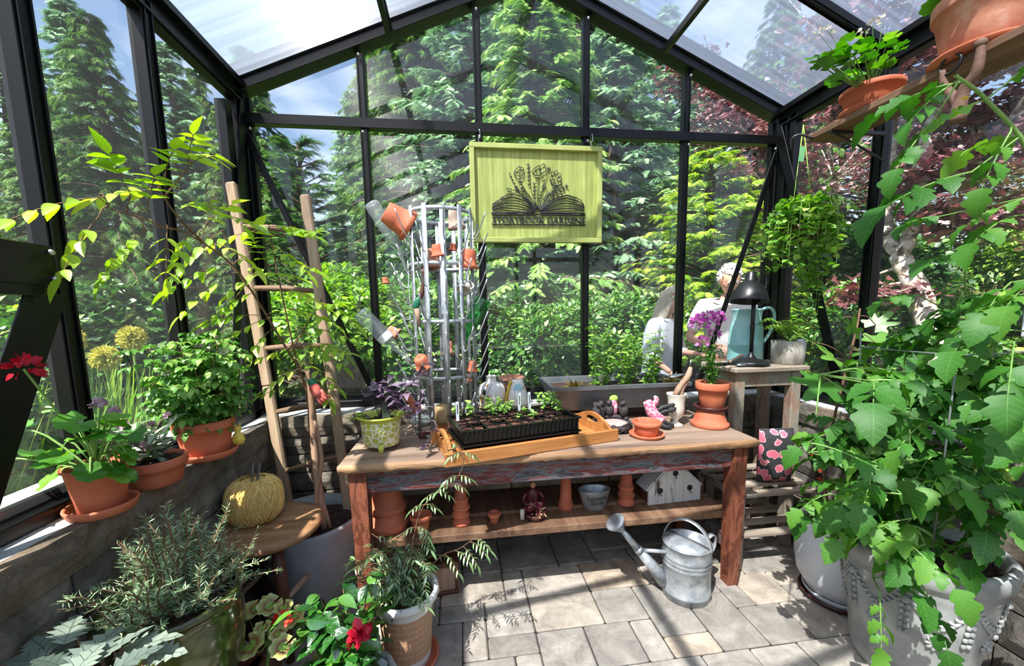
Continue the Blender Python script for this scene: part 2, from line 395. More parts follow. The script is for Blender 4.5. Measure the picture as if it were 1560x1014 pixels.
# floor: one mesh of blocks of mixed sizes on a 10 cm grid over a dark bed
def paver_blocks(mb, x0, y0, nx, ny, cell, z, seed, rot=0., skip=None):
    r = random.Random(seed); occ = [[False] * ny for _ in range(nx)]
    for i in range(nx):
        j = 0
        while j < ny:
            if occ[i][j]: j += 1; continue
            ch = [(2, 2), (2, 3), (2, 2), (3, 2), (1, 2), (2, 1), (2, 3), (3, 3)]
            r.shuffle(ch)
            for a, b in ch + [(1, 1)]:
                if i + a <= nx and j + b <= ny and all(not occ[i + p][j + q] for p in range(a) for q in range(b)): break
            for p in range(a):
                for q in range(b): occ[i + p][j + q] = True
            g = .0045
            cx, cy = x0 + (i + a / 2) * cell, y0 + (j + b / 2) * cell
            V, F = box((0, 0, 0), (a * cell - g, b * cell - g, .05), .007)
            V = V @ rotz(r.uniform(-.006, .006)).T; V[:, 2] += V[:, 0] * r.uniform(-.008, .008)
            # slightly worn corners
            mb.add(V + A(cx, cy, z - .025 + r.uniform(-.0015, .0015)), F, 0, r.random(), smooth=False)
            j += b
fl = MB(); paver_blocks(fl, -1.12 + .045, -1.4, 30, 37, .104, 0., 11)
V, F = box((.45, .4, -.06), (3.2, 3.75, .1)); fl.add(V, F, 1, smooth=False)
tag(fl.build('floor', [M['paver'], M['joint']]), kind='structure')

def stone_wall(name, p0, d, nin, length, seed, courses=(.14, .155, .145, .15, .12), top=Z_CAP, capw=.42, rough=.008):
    """p0: inner foot corner (top z = cap); d: direction along the wall; nin: normal into the room"""
    r = random.Random(seed); mb = MB(); p0 = A(*p0); d = A(*d); nin = A(*nin)
    R = np.stack([d, -nin, A(0, 0, 1)], 1)
    z = top - .001
    ch = .105
    # cap course, full width, its own slabs
    s = 0.
    while s < length - .01:
        w = min(r.uniform(.32, .5), length - s)
        if length - s - w < .12: w = length - s
        V, F = box((0, 0, 0), (w - .004, capw, ch), .006, R); 
        mb.add(V + p0 + d * (s + w / 2) - nin * (capw / 2 + r.uniform(.001, .004)) + A(0, 0, z - ch / 2), F, 1, r.random(), smooth=False)
        V, F = face_block(w - .001, ch + .002, .008, r); mb.add(V @ R.T + p0 + d * (s + w / 2) + nin * .011 + A(0, 0, z - ch / 2), F, 0, r.random(), smooth=False)
        s += w
    z -= ch
    for h in courses:
        if z - h < -.05: h = z + .05
        if h <= .02: break
        s = -r.uniform(0, .15)
        while s < length:
            w = r.uniform(.2, .46); a, b = max(s, 0), min(s + w, length)
            if b - a > .03:
                V, F = face_block(b - a - .009, h - .009, rough * 1.8, r)
                mb.add(V @ R.T + p0 + d * ((a + b) / 2) + A(0, 0, z - h / 2) + nin * r.uniform(-.004, .002), F, 0, r.random(), smooth=False)
            s += w
        z -= h
    V, F = box((0, 0, 0), (length, capw - .05, top - .06), 0, R); mb.add(V + p0 + d * length / 2 - nin * (capw / 2 + .012) + A(0, 0, (top - .06) / 2), F, 2, smooth=False)
    return tag(mb.build(name, [M['stone'], M['caps'], M['joint']]), kind='structure')
def face_block(w, h, amp, r, dep=.05):
    """a split-face block, front at y = 0 pointing -y"""
    nx = max(3, int(w / .035)); nz = max(3, int(h / .035))
    xs = np.linspace(-w / 2, w / 2, nx); zs = np.linspace(-h / 2, h / 2, nz)
    V = []; F = []
    for j, zz in enumerate(zs):
        for i, xx in enumerate(xs):
            e = i in (0, nx - 1) or j in (0, nz - 1)
            V.append((xx, .010 if e else -abs(r.gauss(0, amp * .35)), zz))
    for j in range(nz - 1):
        for i in range(nx - 1): F.append((j * nx + i, j * nx + i + 1, (j + 1) * nx + i + 1, (j + 1) * nx + i))
    k = len(V); V += [(-w / 2, dep, -h / 2), (w / 2, dep, -h / 2), (w / 2, dep, h / 2), (-w / 2, dep, h / 2)]
    F += [[i for i in range(nx)][::-1] + [k, k + 1], [(nz - 1) * nx + i for i in range(nx)] + [k + 2, k + 3],
          [j * nx for j in range(nz)] + [k + 3, k], [j * nx + nx - 1 for j in range(nz)][::-1] + [k + 1, k + 2]]
    return np.array(V, float), F
stone_wall('wall_left', (LEDGE_X, YF, 0), (0, 1, 0), (1, 0, 0), LEDGE_Y - YF + .02, 3)
stone_wall('wall_back', (LEDGE_X - .42, LEDGE_Y, 0), (1, 0, 0), (0, -1, 0), LEDGE_XR - LEDGE_X + .84, 5, courses=(.11, .105, .11, .1, .11, .1, .12))
stone_wall('wall_right', (LEDGE_XR, LEDGE_Y, 0), (0, -1, 0), (-1, 0, 0), LEDGE_Y - YF, 8)
stone_wall('wall_front', (LEDGE_XR, YF + .2, 0), (-1, 0, 0), (0, 1, 0), LEDGE_XR - LEDGE_X, 9)

# ------------------------------------------------------------------ aluminium frame
_tn = [0]
def trim(boxes, parent=None):
    mb = MB()
    for V, F in boxes: mb.add(V, F, 0, smooth=False)
    _tn[0] += 1
    return tag(mb.build('trim_%d' % _tn[0], [M['frame'], M['bolt']]), kind='structure')
def profile(p0, p1, w, h, up, ribs=True):
    """a bar with two raised lips, as extruded glazing bars have"""
    out = [bar(p0, p1, w, h, .002, up)]
    if ribs:
        p0 = A(*p0); p1 = A(*p1); M_ = frame(p1 - p0, up)
        for s in (-1, 1):
            o = M_[:, 1] * s * w * .32 + M_[:, 2] * (h / 2 + .003)
            out.append(bar(p0 + o, p1 + o, w * .12, .008, .001, up))
    return out
def bolt(mb, p, n, r=.007):
    mb.append(ball(p, r, 8, 5))
# gable mullions
XS = [XL + (XR - XL) * k / 5 for k in range(6)]
for x in XS[1:5]:
    trim(profile((x, YB, Z_CAP + .02), (x, YB, Z_CROSS), .042, .045, (0, -1, 0)))
    trim(profile((x, YB, Z_CROSS), (x, YB, roof_z(x) - .02), .042, .045, (0, -1, 0)))
trim(profile((XL, YB - .012, Z_CROSS), (XR, YB - .012, Z_CROSS), .052, .05, (0, -1, 0), False))
trim(profile((XL - .02, YB, Z_CAP + .02), (XR + .02, YB, Z_CAP + .02), .04, .06, (0, -1, 0), False))
trim([bar((XL, YB + .03, Z_CAP + .052), (XR, YB + .03, Z_CAP + .052), .02, .03)])
# gable rafters (thick, two steps)
for sx, xe in ((1, XL), (-1, XR)):
    a, b = A(xe, YB - .01, Z_EAVE + .03), A(XM, YB - .01, Z_APEX + .03)
    off = A(-TAN * sx, 0, 1) / math.hypot(1, TAN)
    trim([bar(a + off * .01, b + off * .01, .075, .09, .003, (0, -1, 0)), bar(a + off * .065 + A(0, -.02, 0), b + off * .065 + A(0, -.02, 0), .035, .11, .003, (0, -1, 0)),
          bar(a + off * .03 + A(0, -.055, 0), b + off * .03 + A(0, -.055, 0), .012, .02, .001, (0, -1, 0))])
# corner posts with side flange
for x in (XL, XR):
    s = 1 if x < 0 else -1
    trim([bar((x, YB, Z_CAP), (x, YB, Z_EAVE + .04), .075, .075, .003, (0, -1, 0)), bar((x + s * .045, YB + .005, Z_CAP), (x + s * .045, YB + .005, Z_EAVE), .02, .04, .002, (0, -1, 0)),
          bar((x, YB - .07, Z_CAP), (x, YB - .07, Z_EAVE), .05, .05, .002, (0, -1, 0)), bar((x - s * .0, YB - .17, Z_CAP), (x - s * .0, YB - .17, Z_EAVE - .1), .05, .06, .002, (0, -1, 0)) if s > 0 else bar((x, YB - .14, Z_CAP), (x, YB - .14, Z_EAVE), .05, .04, .002, (0, -1, 0))])
# eave beams
for x in (XL, XR):
    s = 1 if x < 0 else -1
    trim([bar((x, YF, Z_EAVE), (x, YB, Z_EAVE), .05, .10, .003), bar((x + s * .03, YF, Z_EAVE + .045), (x + s * .03, YB, Z_EAVE + .045), .05, .03, .002),
          bar((x + s * .03, YF, Z_EAVE - .035), (x + s * .03, YB, Z_EAVE - .035), .012, .012, .001)])
# rails on the side walls
for x in (XL, XR): trim([bar((x, YF, Z_CAP + .02), (x, YB, Z_CAP + .02), .05, .04, .003), bar((x - .03 * (1 if x < 0 else -1), YF, Z_CAP + .052), (x - .03 * (1 if x < 0 else -1), YB, Z_CAP + .052), .02, .03)])
# side posts
POST_L = [1.745, 1.284, .64, 0., -.64]; POST_R = [1.764, 1.10, .45, -.2]
for x, ys in ((XL, POST_L), (XR, POST_R)):
    for y in ys: trim(profile((x, y, Z_CAP + .02), (x, y, Z_EAVE), .055, .05, ((1 if x < 0 else -1), 0, 0)))
# roof rafters, ridge and purlins
for sx, xe in ((1, XL), (-1, XR)):
    for y in ((1.755, 1.1, .45, -.2, -.85) if sx > 0 else (1.764, 1.10, .45, -.2, -.85)):
        a, b = A(xe, y, Z_EAVE + .045), A(XM, y, Z_APEX + .045)
        trim(profile(a, b, .04, .045, A(TAN * sx, 0, -1)))
trim([bar((XM, YF, Z_APEX + .03), (XM, YB, Z_APEX + .03), .07, .09, .004), bar((XM, YF, Z_APEX - .03), (XM, YB, Z_APEX - .03), .03, .04, .002)])
PURL_L, PURL_R = on_y(592, 62, 2.36), on_y(1013, 94, 2.36)
for p, s in ((PURL_L, 1), (PURL_R, -1)):
    x = p[0]; z = roof_z(x) + .005
    trim([bar((x, YF, z), (x, YB - .06, z), .028, .04, .002), bar((x + .016, YF, z + .02), (x + .016, YB - .06, z + .02), .01, .02, .001)])
# diagonal corner braces
def flat_brace(p, q, w=.035, up=(0, -1, 0)): trim([bar(p, q, w, .006, .001, up)])
flat_brace((XL + .03, YB - .035, 2.33), (XL + .62, YB - .035, .87))
flat_brace((XR - .03, YB - .035, 2.33), (XR - .50, YB - .035, .87))
flat_brace((XL + .035, YB - .04, 2.48), (XL + .035, YB - .42, .85), .06, (1, 0, 0))
flat_brace((XR - .035, YB - .04, 2.47), (XR - .035, YB - .60, .85), .06, (-1, 0, 0))
flat_brace((XL + .03, 1.23, 1.44), (XL + .03, .95, .85), .10, (1, 0, 0))
flat_brace((XL + .03, 1.02, 1.44), (XL + .03, .80, .85), .05, (1, 0, 0))
# wide dark plate across the lower left bay (bottom of the louvre window)
trim([box((XL + .035, .87, 1.50), (.03, .74, .105), .003), box((XL + .02, .87, 1.435), (.05, .72, .03), .003)])
# bolts where bars meet
mb = MB()
for x in XS[1:5]:
    for z in (Z_CROSS - .055, roof_z(x) - .045):
        V, F = ball((x, YB - .05, z), .008, 8, 5); mb.add(V, F, 1)
for p in ((XL + .07, YB - .07, 2.34), (XR - .07, YB - .07, 2.34), (XL + .055, 1.225, 1.535), (XL + .055, 1.225, 1.465)):
    V, F = ball(p, .008, 8, 5); mb.add(V, F, 1)
_tn[0] += 1; tag(mb.build('trim_%d' % _tn[0], [M['frame'], M['bolt']]), kind='structure')

# ------------------------------------------------------------------ panes and roof sheets
_wn = [0]
def pane(quad, m='glass'):
    mb = MB(); V = np.array(quad, float)
    mb.add(V, [tuple(range(len(V)))], 0, smooth=False); _wn[0] += 1
    return tag(mb.build('window_%d' % _wn[0], [M[m]]), kind='structure')
for a, b in zip(XS, XS[1:]):
    pane([(a, YB + .012, Z_CAP + .04), (b, YB + .012, Z_CAP + .04), (b, YB + .012, Z_CROSS), (a, YB + .012, Z_CROSS)])
    q = [(a, YB + .012, Z_CROSS), (b, YB + .012, Z_CROSS), (b, YB + .012, roof_z(b) + .02)]
    if a < XM < b: q.append((XM, YB + .012, Z_APEX + .02))
    q.append((a, YB + .012, roof_z(a) + .02)); pane(q)
for x, ys in ((XL - .012, [YB] + POST_L + [YF]), (XR + .012, [YB] + POST_R + [YF])):
    for a, b in zip(ys, ys[1:]): pane([(x, a, Z_CAP + .04), (x, b, Z_CAP + .04), (x, b, Z_EAVE), (x, a, Z_EAVE)])
mb = MB()
for xe in (XL - .03, XR + .03):
    z0 = Z_EAVE + .055 - TAN * .03
    V = [(xe, YF, z0), (XM, YF, Z_APEX + .055), (XM, YB, Z_APEX + .055), (xe, YB, z0)]
    mb.add(V, [(0, 1, 2, 3)], 0, smooth=False)
tag(mb.build('ceiling', [M['roof']]), kind='structure')
# the entrance gable behind the camera
for x in (XL, -.35, .46 - .45, .46 + .45, 1.2, XR): trim([bar((x, YF, 0 if abs(x - .46) < .5 else Z_CAP), (x, YF, roof_z(x)), .05, .05, .002, (0, -1, 0))])
trim([bar((XL, YF, 2.2), (XR, YF, 2.2), .05, .06, .002)])
for sx, xe in ((1, XL), (-1, XR)): trim([bar((xe, YF, Z_EAVE + .03), (XM, YF, Z_APEX + .03), .07, .1, .003, (0, -1, 0))])

# ================================================================== PLANT SHAPES
def leaf_geo(outline, fold=.25, curve=.5, cup=0.):
    """outline: (t, half width) pairs along a unit-length leaf. Vertices: rib and both edges. luv = (t, +-w/wmax)"""
    o = np.asarray(outline, float); k = len(o); t = o[:, 0]; w = o[:, 1]; wm = w.max()
    def bend(x, y, z):
        a = curve * x; return np.stack([np.where(abs(curve) > 1e-3, np.sin(a) / (curve if abs(curve) > 1e-3 else 1) , x), y, z - (1 - np.cos(a)) / (curve if abs(curve) > 1e-3 else 1)], 1)
    rib = bend(t, 0 * t, 0 * t); Lf = bend(t, w, w * fold); Rt = bend(t, -w, w * fold)
    V = np.concatenate([rib, Lf, Rt]); F = []
    for i in range(k - 1):
        if w[i] < 1e-6: F += [(i, i + 1, k + i + 1), (i, 2 * k + i + 1, i + 1)]
        elif w[i + 1] < 1e-6: F += [(i, i + 1, k + i), (i, 2 * k + i, i + 1)]
        else: F += [(i, i + 1, k + i + 1, k + i), (i, 2 * k + i, 2 * k + i + 1, i + 1)]
    uv = np.concatenate([np.c_[t, 0 * t], np.c_[t, w / wm], np.c_[t, -w / wm]])
    return V, F, uv
def palmate_geo(out, cup=.15, curve=.3, rings=1):
    """out: (angle, radius) going round the blade from the petiole; fan with an inner ring; luv = (radius, angle)"""
    o = np.asarray(out, float); k = len(o); a = o[:, 0]; r = o[:, 1]
    V = [(0, 0, 0)]; U = [(0, 0)]
    for f in (.5, 1.):
        for i in range(k):
            x = r[i] * f * math.cos(a[i]); y = r[i] * f * math.sin(a[i])
            V.append((x, y, cup * (r[i] * f) ** 2 * (1 + .5 * math.sin(a[i] * 5)) - curve * max(0, x) ** 2)); U.append((f * r[i] / max(r), .5))
    F = []
    for i in range(k - 1):
        F.append((0, 1 + i, 2 + i)); F.append((1 + i, 1 + k + i, 2 + k + i, 2 + i))
    return np.array(V, float), F, np.array(U, float)
def merge_geo(parts):
    Vs, Fs, Us, n = [], [], [], 0
    for (V, F, U), R, T in parts:
        Vs.append(V @ np.asarray(R).T + np.asarray(T, float)); Fs += [tuple(i + n for i in f) for f in F]; Us.append(U); n += len(V)
    return np.concatenate(Vs), Fs, np.concatenate(Us)
G = {}
G['blade'] = leaf_geo([(0, .02), (.45, .13), (1, 0)], .2, .3)
G['ovate'] = leaf_geo([(0, 0), (.12, .16), (.32, .27), (.55, .25), (.8, .12), (1, 0)], .25, .6)
G['ovate_lo'] = leaf_geo([(0, 0), (.35, .27), (1, 0)], .25, .4)
G['round_lo'] = leaf_geo([(0, 0), (.3, .36), (.75, .3), (1, 0)], .2, .4)
G['lance'] = leaf_geo([(0, .03), (.3, .11), (.6, .09), (1, 0)], .2, .5)
G['needle'] = leaf_geo([(0, .03), (.5, .05), (1, 0)], .3, .3)
G['serrate'] = leaf_geo([(0, 0), (.1, .12), (.14, .17), (.22, .2), (.26, .23), (.34, .21), (.38, .235), (.47, .20), (.51, .22), (.60, .165), (.64, .18), (.74, .11), (.78, .115), (1, 0)], .22, .35)
G['lobed'] = leaf_geo([(0, 0), (.04, .10), (.11, .24), (.19, .31), (.25, .30), (.29, .22), (.34, .25), (.43, .34), (.52, .35), (.58, .30), (.62, .21), (.68, .22), (.76, .20), (.86, .12), (.93, .06), (1, 0)], .28, .9)
G['arrow'] = leaf_geo([(-.22, .2), (-.12, .42), (.0, .42), (.15, .27), (.4, .22), (.7, .12), (1, 0)], .18, .5)
G['silver'] = leaf_geo([(0, 0), (.03, .1), (.08, .22), (.12, .12), (.2, .34), (.26, .2), (.34, .38), (.4, .22), (.5, .32), (.56, .17), (.66, .24), (.72, .12), (.84, .12), (1, 0)], .16, .4)
_n = 33
G['scallop'] = palmate_geo([(a, (.5 + .035 * math.cos(a * 9)) * (1 if abs(a) < 2.6 else .86)) for a in np.linspace(-2.95, 2.95, 45)], cup=.35, curve=.25)
G['round'] = palmate_geo([(a, .5) for a in np.linspace(-PI, PI, 13)], cup=.1, curve=.1)
def fig_out():
    o = []
    for a in np.linspace(-2.6, 2.6, 61):
        best = .0
        for c, R_, wd in ((0, 1.0, .34), (.85, .86, .33), (-.85, .86, .33), (1.75, .62, .36), (-1.75, .62, .36), (2.4, .42, .4), (-2.4, .42, .4)):
            best = max(best, R_ * math.exp(-((a - c) / wd) ** 2 * .9))
        o.append((a, max(.42, best) * (1 + .02 * math.sin(a * 40))))
    return o
G['fig'] = palmate_geo(fig_out(), cup=.10, curve=.22)
def spray():
    P = [(leaf_geo([(0, .02), (.5, .05), (1, 0)], .1, .8), np.eye(3), (0, 0, 0))]
    for i, t in enumerate((.12, .26, .4, .54, .68, .82)):
        for s in (-1, 1):
            l = .42 * (1 - .6 * t); P.append((leaf_geo([(0, .05), (.5, .13), (1, 0)], .1, .6), rotz(s * .85) @ np.diag([l, l, l]), (t * .97, 0, -.3 * t * t)))
    return merge_geo(P)
G['spray'] = spray()
def spray2():
    P = []
    for i in range(9):
        t = i / 9
        for s in (-1, 1):
            l = .30 * (1 - .5 * t); P.append((leaf_geo([(0, .06), (.5, .16), (1, 0)], .1, .3), rotz(s * 1.0) @ rotx(s * .5) @ np.diag([l, l, l]), (t, 0, -.25 * t * t)))
    P.append((leaf_geo([(0, .03), (.5, .05), (1, 0)], .1, .5), np.eye(3), (0, 0, 0)))
    return merge_geo(P)
G['spray2'] = spray2()

def orient(D, up=None, roll=None):
    """(N,3) directions -> (N,3,3) frames, x along D, z up-ish, with an optional roll"""
    D = D / (np.linalg.norm(D, axis=1)[:, None] + 1e-9)
    U = np.tile(A(0, 0, 1), (len(D), 1)) if up is None else up
    bad = np.abs((D * U).sum(1)) > .97; U = np.where(bad[:, None], A(1, .1, 0), U)
    Y = np.cross(U, D); Y /= np.linalg.norm(Y, axis=1)[:, None]; Z = np.cross(D, Y)
    if roll is not None:
        c, s = np.cos(roll)[:, None], np.sin(roll)[:, None]; Y, Z = Y * c + Z * s, Z * c - Y * s
    return np.stack([D, Y, Z], 2)
def rdir(n, el=(-.3, .6)):
    a = rng.random(n) * 2 * PI; e = rng.uniform(*el, n); return np.stack([np.cos(a) * np.cos(e), np.sin(a) * np.cos(e), np.sin(e)], 1)

# outdoor foliage colours
M['bark'] = mat('conifer_bark', S(52, 40, 32), S(92, 74, 60), scale=12, rough=1, bump=.6, stretch=(1, 1, .2))
M['bark_pale'] = mat('lichened_pale_bark', S(92, 80, 70), S(176, 166, 150), S(214, 208, 196), scale=16, rough=1, bump=.5, pos=(.38, .58))
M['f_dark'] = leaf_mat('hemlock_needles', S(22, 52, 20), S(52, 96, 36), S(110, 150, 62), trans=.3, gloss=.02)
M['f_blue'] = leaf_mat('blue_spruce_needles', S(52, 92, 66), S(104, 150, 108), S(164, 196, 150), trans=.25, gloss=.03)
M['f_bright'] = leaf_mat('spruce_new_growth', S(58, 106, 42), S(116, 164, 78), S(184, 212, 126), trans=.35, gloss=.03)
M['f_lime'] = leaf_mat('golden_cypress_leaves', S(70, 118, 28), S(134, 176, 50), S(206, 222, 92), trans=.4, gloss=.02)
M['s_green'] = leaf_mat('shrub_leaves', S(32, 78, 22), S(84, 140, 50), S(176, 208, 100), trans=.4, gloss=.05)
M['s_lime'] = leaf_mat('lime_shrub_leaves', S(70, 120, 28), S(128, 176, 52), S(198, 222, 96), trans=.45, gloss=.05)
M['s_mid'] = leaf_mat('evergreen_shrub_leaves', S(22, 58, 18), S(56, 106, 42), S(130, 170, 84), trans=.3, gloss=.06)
M['maple'] = leaf_mat('purple_maple_leaves', S(70, 32, 38), S(124, 70, 74), S(204, 164, 168), trans=.35, gloss=.07)
M['bark_core'] = mat('shaded_twigs', S(20, 22, 12), S(40, 38, 24), scale=20, rough=1.)

def conifer_meshes(h, r, levels, nb, ntw, size, m, geo='spray', droop=.5, seed=1, base=.06, shape=1., up=.25):
    """returns (foliage mesh, trunk mesh)"""
    global rng
    rng = np.random.default_rng(seed)
    Rs, Ts, tin = [], [], []; tk = MB()
    V, F = tube([(0, 0, 0), (.02 * h, 0, h * .5), (0, 0, h * .99)], [r * .075 + .05, r * .045 + .03, .01], 8); tk.add(V, F)
    for i in range(levels):
        t = base + (1 - base) * ((i + rng.random() * .6) / levels); z = h * t
        R_ = r * (1 - t) ** shape * rng.uniform(.8, 1.1) + .08
        for j in range(nb):
            if rng.random() > .92: continue
            az = rng.random() * 2 * PI; Lb = R_ * rng.uniform(.75, 1.15)
            d = A(math.cos(az), math.sin(az), 0); s = np.linspace(0, 1, 6)
            P = d[None] * (s * Lb)[:, None] + A(0, 0, 1)[None] * (z + Lb * (up * s - droop * s ** 2))[:, None]
            V, F = tube(P, np.linspace(.018 * Lb + .006, .003, 6), 4, False); tk.add(V, F)
            n = max(4, int(ntw * (.35 + .65 * Lb / r)))
            q = rng.uniform(.25, 1., n) ** .7; side = rng.choice([-1, 1], n)
            pos = np.stack([np.interp(q, s, P[:, k]) for k in range(3)], 1)
            tang = d[None] + A(0, 0, 1)[None] * (up - 2 * droop * q)[:, None]
            sid = np.cross(A(0, 0, 1), d)
            ang = rng.uniform(.25, 1.15, n) * side
            D = tang * np.cos(ang)[:, None] + sid[None] * np.sin(ang)[:, None] + A(0, 0, 1)[None] * rng.uniform(-.45, .15, n)[:, None]
            sc = size * rng.uniform(.6, 1.25, n) * (1.15 - .5 * q)
            Rs.append(orient(D, None, rng.normal(0, .35, n)) * sc[:, None, None]); Ts.append(pos)
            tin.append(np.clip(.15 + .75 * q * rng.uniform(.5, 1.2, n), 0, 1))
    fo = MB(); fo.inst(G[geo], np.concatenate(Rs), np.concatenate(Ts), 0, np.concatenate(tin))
    return fo.mesh('needles', [M[m]]), tk.mesh('trunk', [M['bark']])
def shrub_meshes(rx, ry, h, n, size, m, geo='ovate_lo', lumps=26, seed=1, stems=14, bark='bark', lo=.0):
    global rng
    rng = np.random.default_rng(seed)
    lc = rdir(lumps, (-.1 + lo, 1.5)) * rng.uniform(.55, .8, lumps)[:, None] * A(rx, ry, h * .5) + A(0, 0, h * .5)
    lr = rng.uniform(.22, .4, lumps) * min(rx, ry, h) 
    k = rng.integers(0, lumps, n); D = rdir(n, (-.9, 1.5)); rad = rng.uniform(.55, 1.05, n)
    pos = lc[k] + D * (lr[k] * rad)[:, None]; pos[:, 2] = np.maximum(pos[:, 2] * 1., .02)
    L_ = D * 1. + rdir(n, (-.7, .5)) * .8; up = np.tile(A(0, 0, 1), (n, 1)) * .9 + D * .6
    sc = size * rng.uniform(.6, 1.3, n)
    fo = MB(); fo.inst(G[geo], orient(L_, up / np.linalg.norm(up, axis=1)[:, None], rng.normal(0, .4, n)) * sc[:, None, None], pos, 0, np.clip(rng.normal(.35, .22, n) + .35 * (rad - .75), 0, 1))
    st = MB()
    for i in range(stems):
        c = lc[rng.integers(0, lumps)]; V, F = tube(spline([(rng.normal(0, .06), rng.normal(0, .06), 0), (c * .5 + rng.normal(0, .05, 3)) * A(.8, .8, 1), c], 8), np.linspace(.022, .005, 8), 5, False); st.add(V, F)
    return fo.mesh('leaves', [M[m]]), st.mesh('stems', [M[bark]])
def plant_out(name, cat, label, meshes, names, loc, s=1., rz=0., group=None, sz=None):
    t = thing(name, label, cat, loc, rz, group); t.scale = (s, s, sz or s)
    for me, nm in zip(meshes, names):
        o = bpy.data.objects.new(nm, me); C.objects.link(o); o.parent = t
    return t

# ------------------------------------------------------------------ ground outside
def ground_z(x, y):
    z = -.03 + .28 * np.clip(x - 2.6, 0, 6) + .10 * np.clip(y - 5.5, 0, 12) + .05 * np.clip(-x - 4, 0, 9)
    return z + .02 * np.sin(x * 3.1) * np.cos(y * 2.3)
def terrain():
    xs = np.linspace(-26, 26, 120); ys = np.linspace(-9, 34, 110)
    X, Y = np.meshgrid(xs, ys); inside = (X > -1.45) & (X < 2.3) & (Y > -1.7) & (Y < 2.65)
    Z = ground_z(X, Y); Z[inside] = -.16
    V = np.stack([X, Y, Z], 2).reshape(-1, 3); k = len(xs); F = [(j * k + i, j * k + i + 1, (j + 1) * k + i + 1, (j + 1) * k + i) for j in range(len(ys) - 1) for i in range(k - 1)]
    mb = MB(); mb.add(V, F); return tag(mb.build('ground', [M['mulch']]), kind='structure')
M['mulch'] = mat('leafy_bark_mulch', S(44, 34, 26), S(84, 66, 50), S(120, 96, 74), scale=14, rough=1, bump=.8, bscale=60)
M['grass'] = leaf_mat('undergrowth', S(50, 92, 28), S(96, 146, 50), S(160, 196, 84), trans=.4, gloss=.02)
terrain()
# low groundcover between the shrubs: nobody could count it
n = 14000; rng = np.random.default_rng(5)
xy = np.stack([rng.uniform(-7, 9, n), rng.uniform(2.9, 10, n)], 1)
xy[:4500] = np.stack([rng.uniform(-4.5, -1.6, 4500), rng.uniform(-.6, 3.2, 4500)], 1); xy[4500:8500] = np.stack([rng.uniform(2.5, 7.5, 4000), rng.uniform(-1, 5.5, 4000)], 1)
keep = ~((np.abs(xy[:, 0] + 1.6) < 1.9) & (xy[:, 1] > 2.6) & (xy[:, 1] < 4.3)); xy = xy[keep]; n = len(xy)
T = np.c_[xy, ground_z(xy[:, 0], xy[:, 1])]
gb = MB(); gb.inst(G['round_lo'], orient(rdir(n, (.2, 1.2)), None, rng.normal(0, .6, n)) * rng.uniform(.05, .15, n)[:, None, None], T + A(0, 0, 1) * rng.uniform(0, .16, n)[:, None])
tag(gb.build('undergrowth', [M['grass']]), 'low green ground cover growing over the bank outside', 'ground cover', kind='stuff')
# fallen maple leaves on the bank to the right
n = 5200; xy = np.stack([rng.uniform(2.45, 8, n), rng.uniform(-.6, 5.5, n)], 1); T = np.c_[xy, ground_z(xy[:, 0], xy[:, 1]) + rng.uniform(.0, .05, n)]
M['fallen'] = leaf_mat('fallen_leaves', S(96, 44, 34), S(150, 96, 76), S(196, 158, 150), trans=.1, gloss=.03)
gb = MB(); gb.inst(G['round_lo'], orient(rdir(n, (-.2, .4)), None, rng.normal(0, .4, n)) * rng.uniform(.05, .1, n)[:, None, None], T)
tag(gb.build('fallen_leaves', [M['fallen']]), 'brown and pink fallen leaves on the bank right of the glasshouse', 'leaves', kind='stuff')
# grey slab patio behind the left corner
mb = MB(); paver_blocks(mb, -3.6, 2.66, 20, 9, .2, .03, 21); V, F = box((-1.6, 3.56, -.01), (4.1, 1.85, .04)); mb.add(V, F, 1, smooth=False)
M['slab'] = stone_mat('grey_patio_slabs', (S(112, 112, 110), S(142, 142, 140), S(170, 170, 166)), bump=.15, tint=.15)
tag(mb.build('path', [M['slab'], M['joint']]), kind='structure')

# ------------------------------------------------------------------ trees
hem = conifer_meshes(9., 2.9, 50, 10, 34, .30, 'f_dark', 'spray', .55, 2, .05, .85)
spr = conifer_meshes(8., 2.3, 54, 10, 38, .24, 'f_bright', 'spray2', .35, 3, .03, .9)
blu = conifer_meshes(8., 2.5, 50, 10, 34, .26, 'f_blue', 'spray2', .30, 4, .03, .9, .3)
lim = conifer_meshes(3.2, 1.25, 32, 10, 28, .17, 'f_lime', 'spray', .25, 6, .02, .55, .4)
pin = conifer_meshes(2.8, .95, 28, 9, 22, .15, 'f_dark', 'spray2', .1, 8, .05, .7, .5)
NT = ('needles', 'trunk')
def tree_at(kind, px, py_top, y, label, name='conifer_tree', s=None, rz=0., h0=9., group=None, zbase=None):
    p = on_y(px, py_top, y); g0 = float(ground_z(p[0], p[1])); sc_ = s or (p[2] - g0) / h0
    return plant_out(name, 'tree', label, kind, NT, (p[0], p[1], g0 - .05), sc_, rz, group)
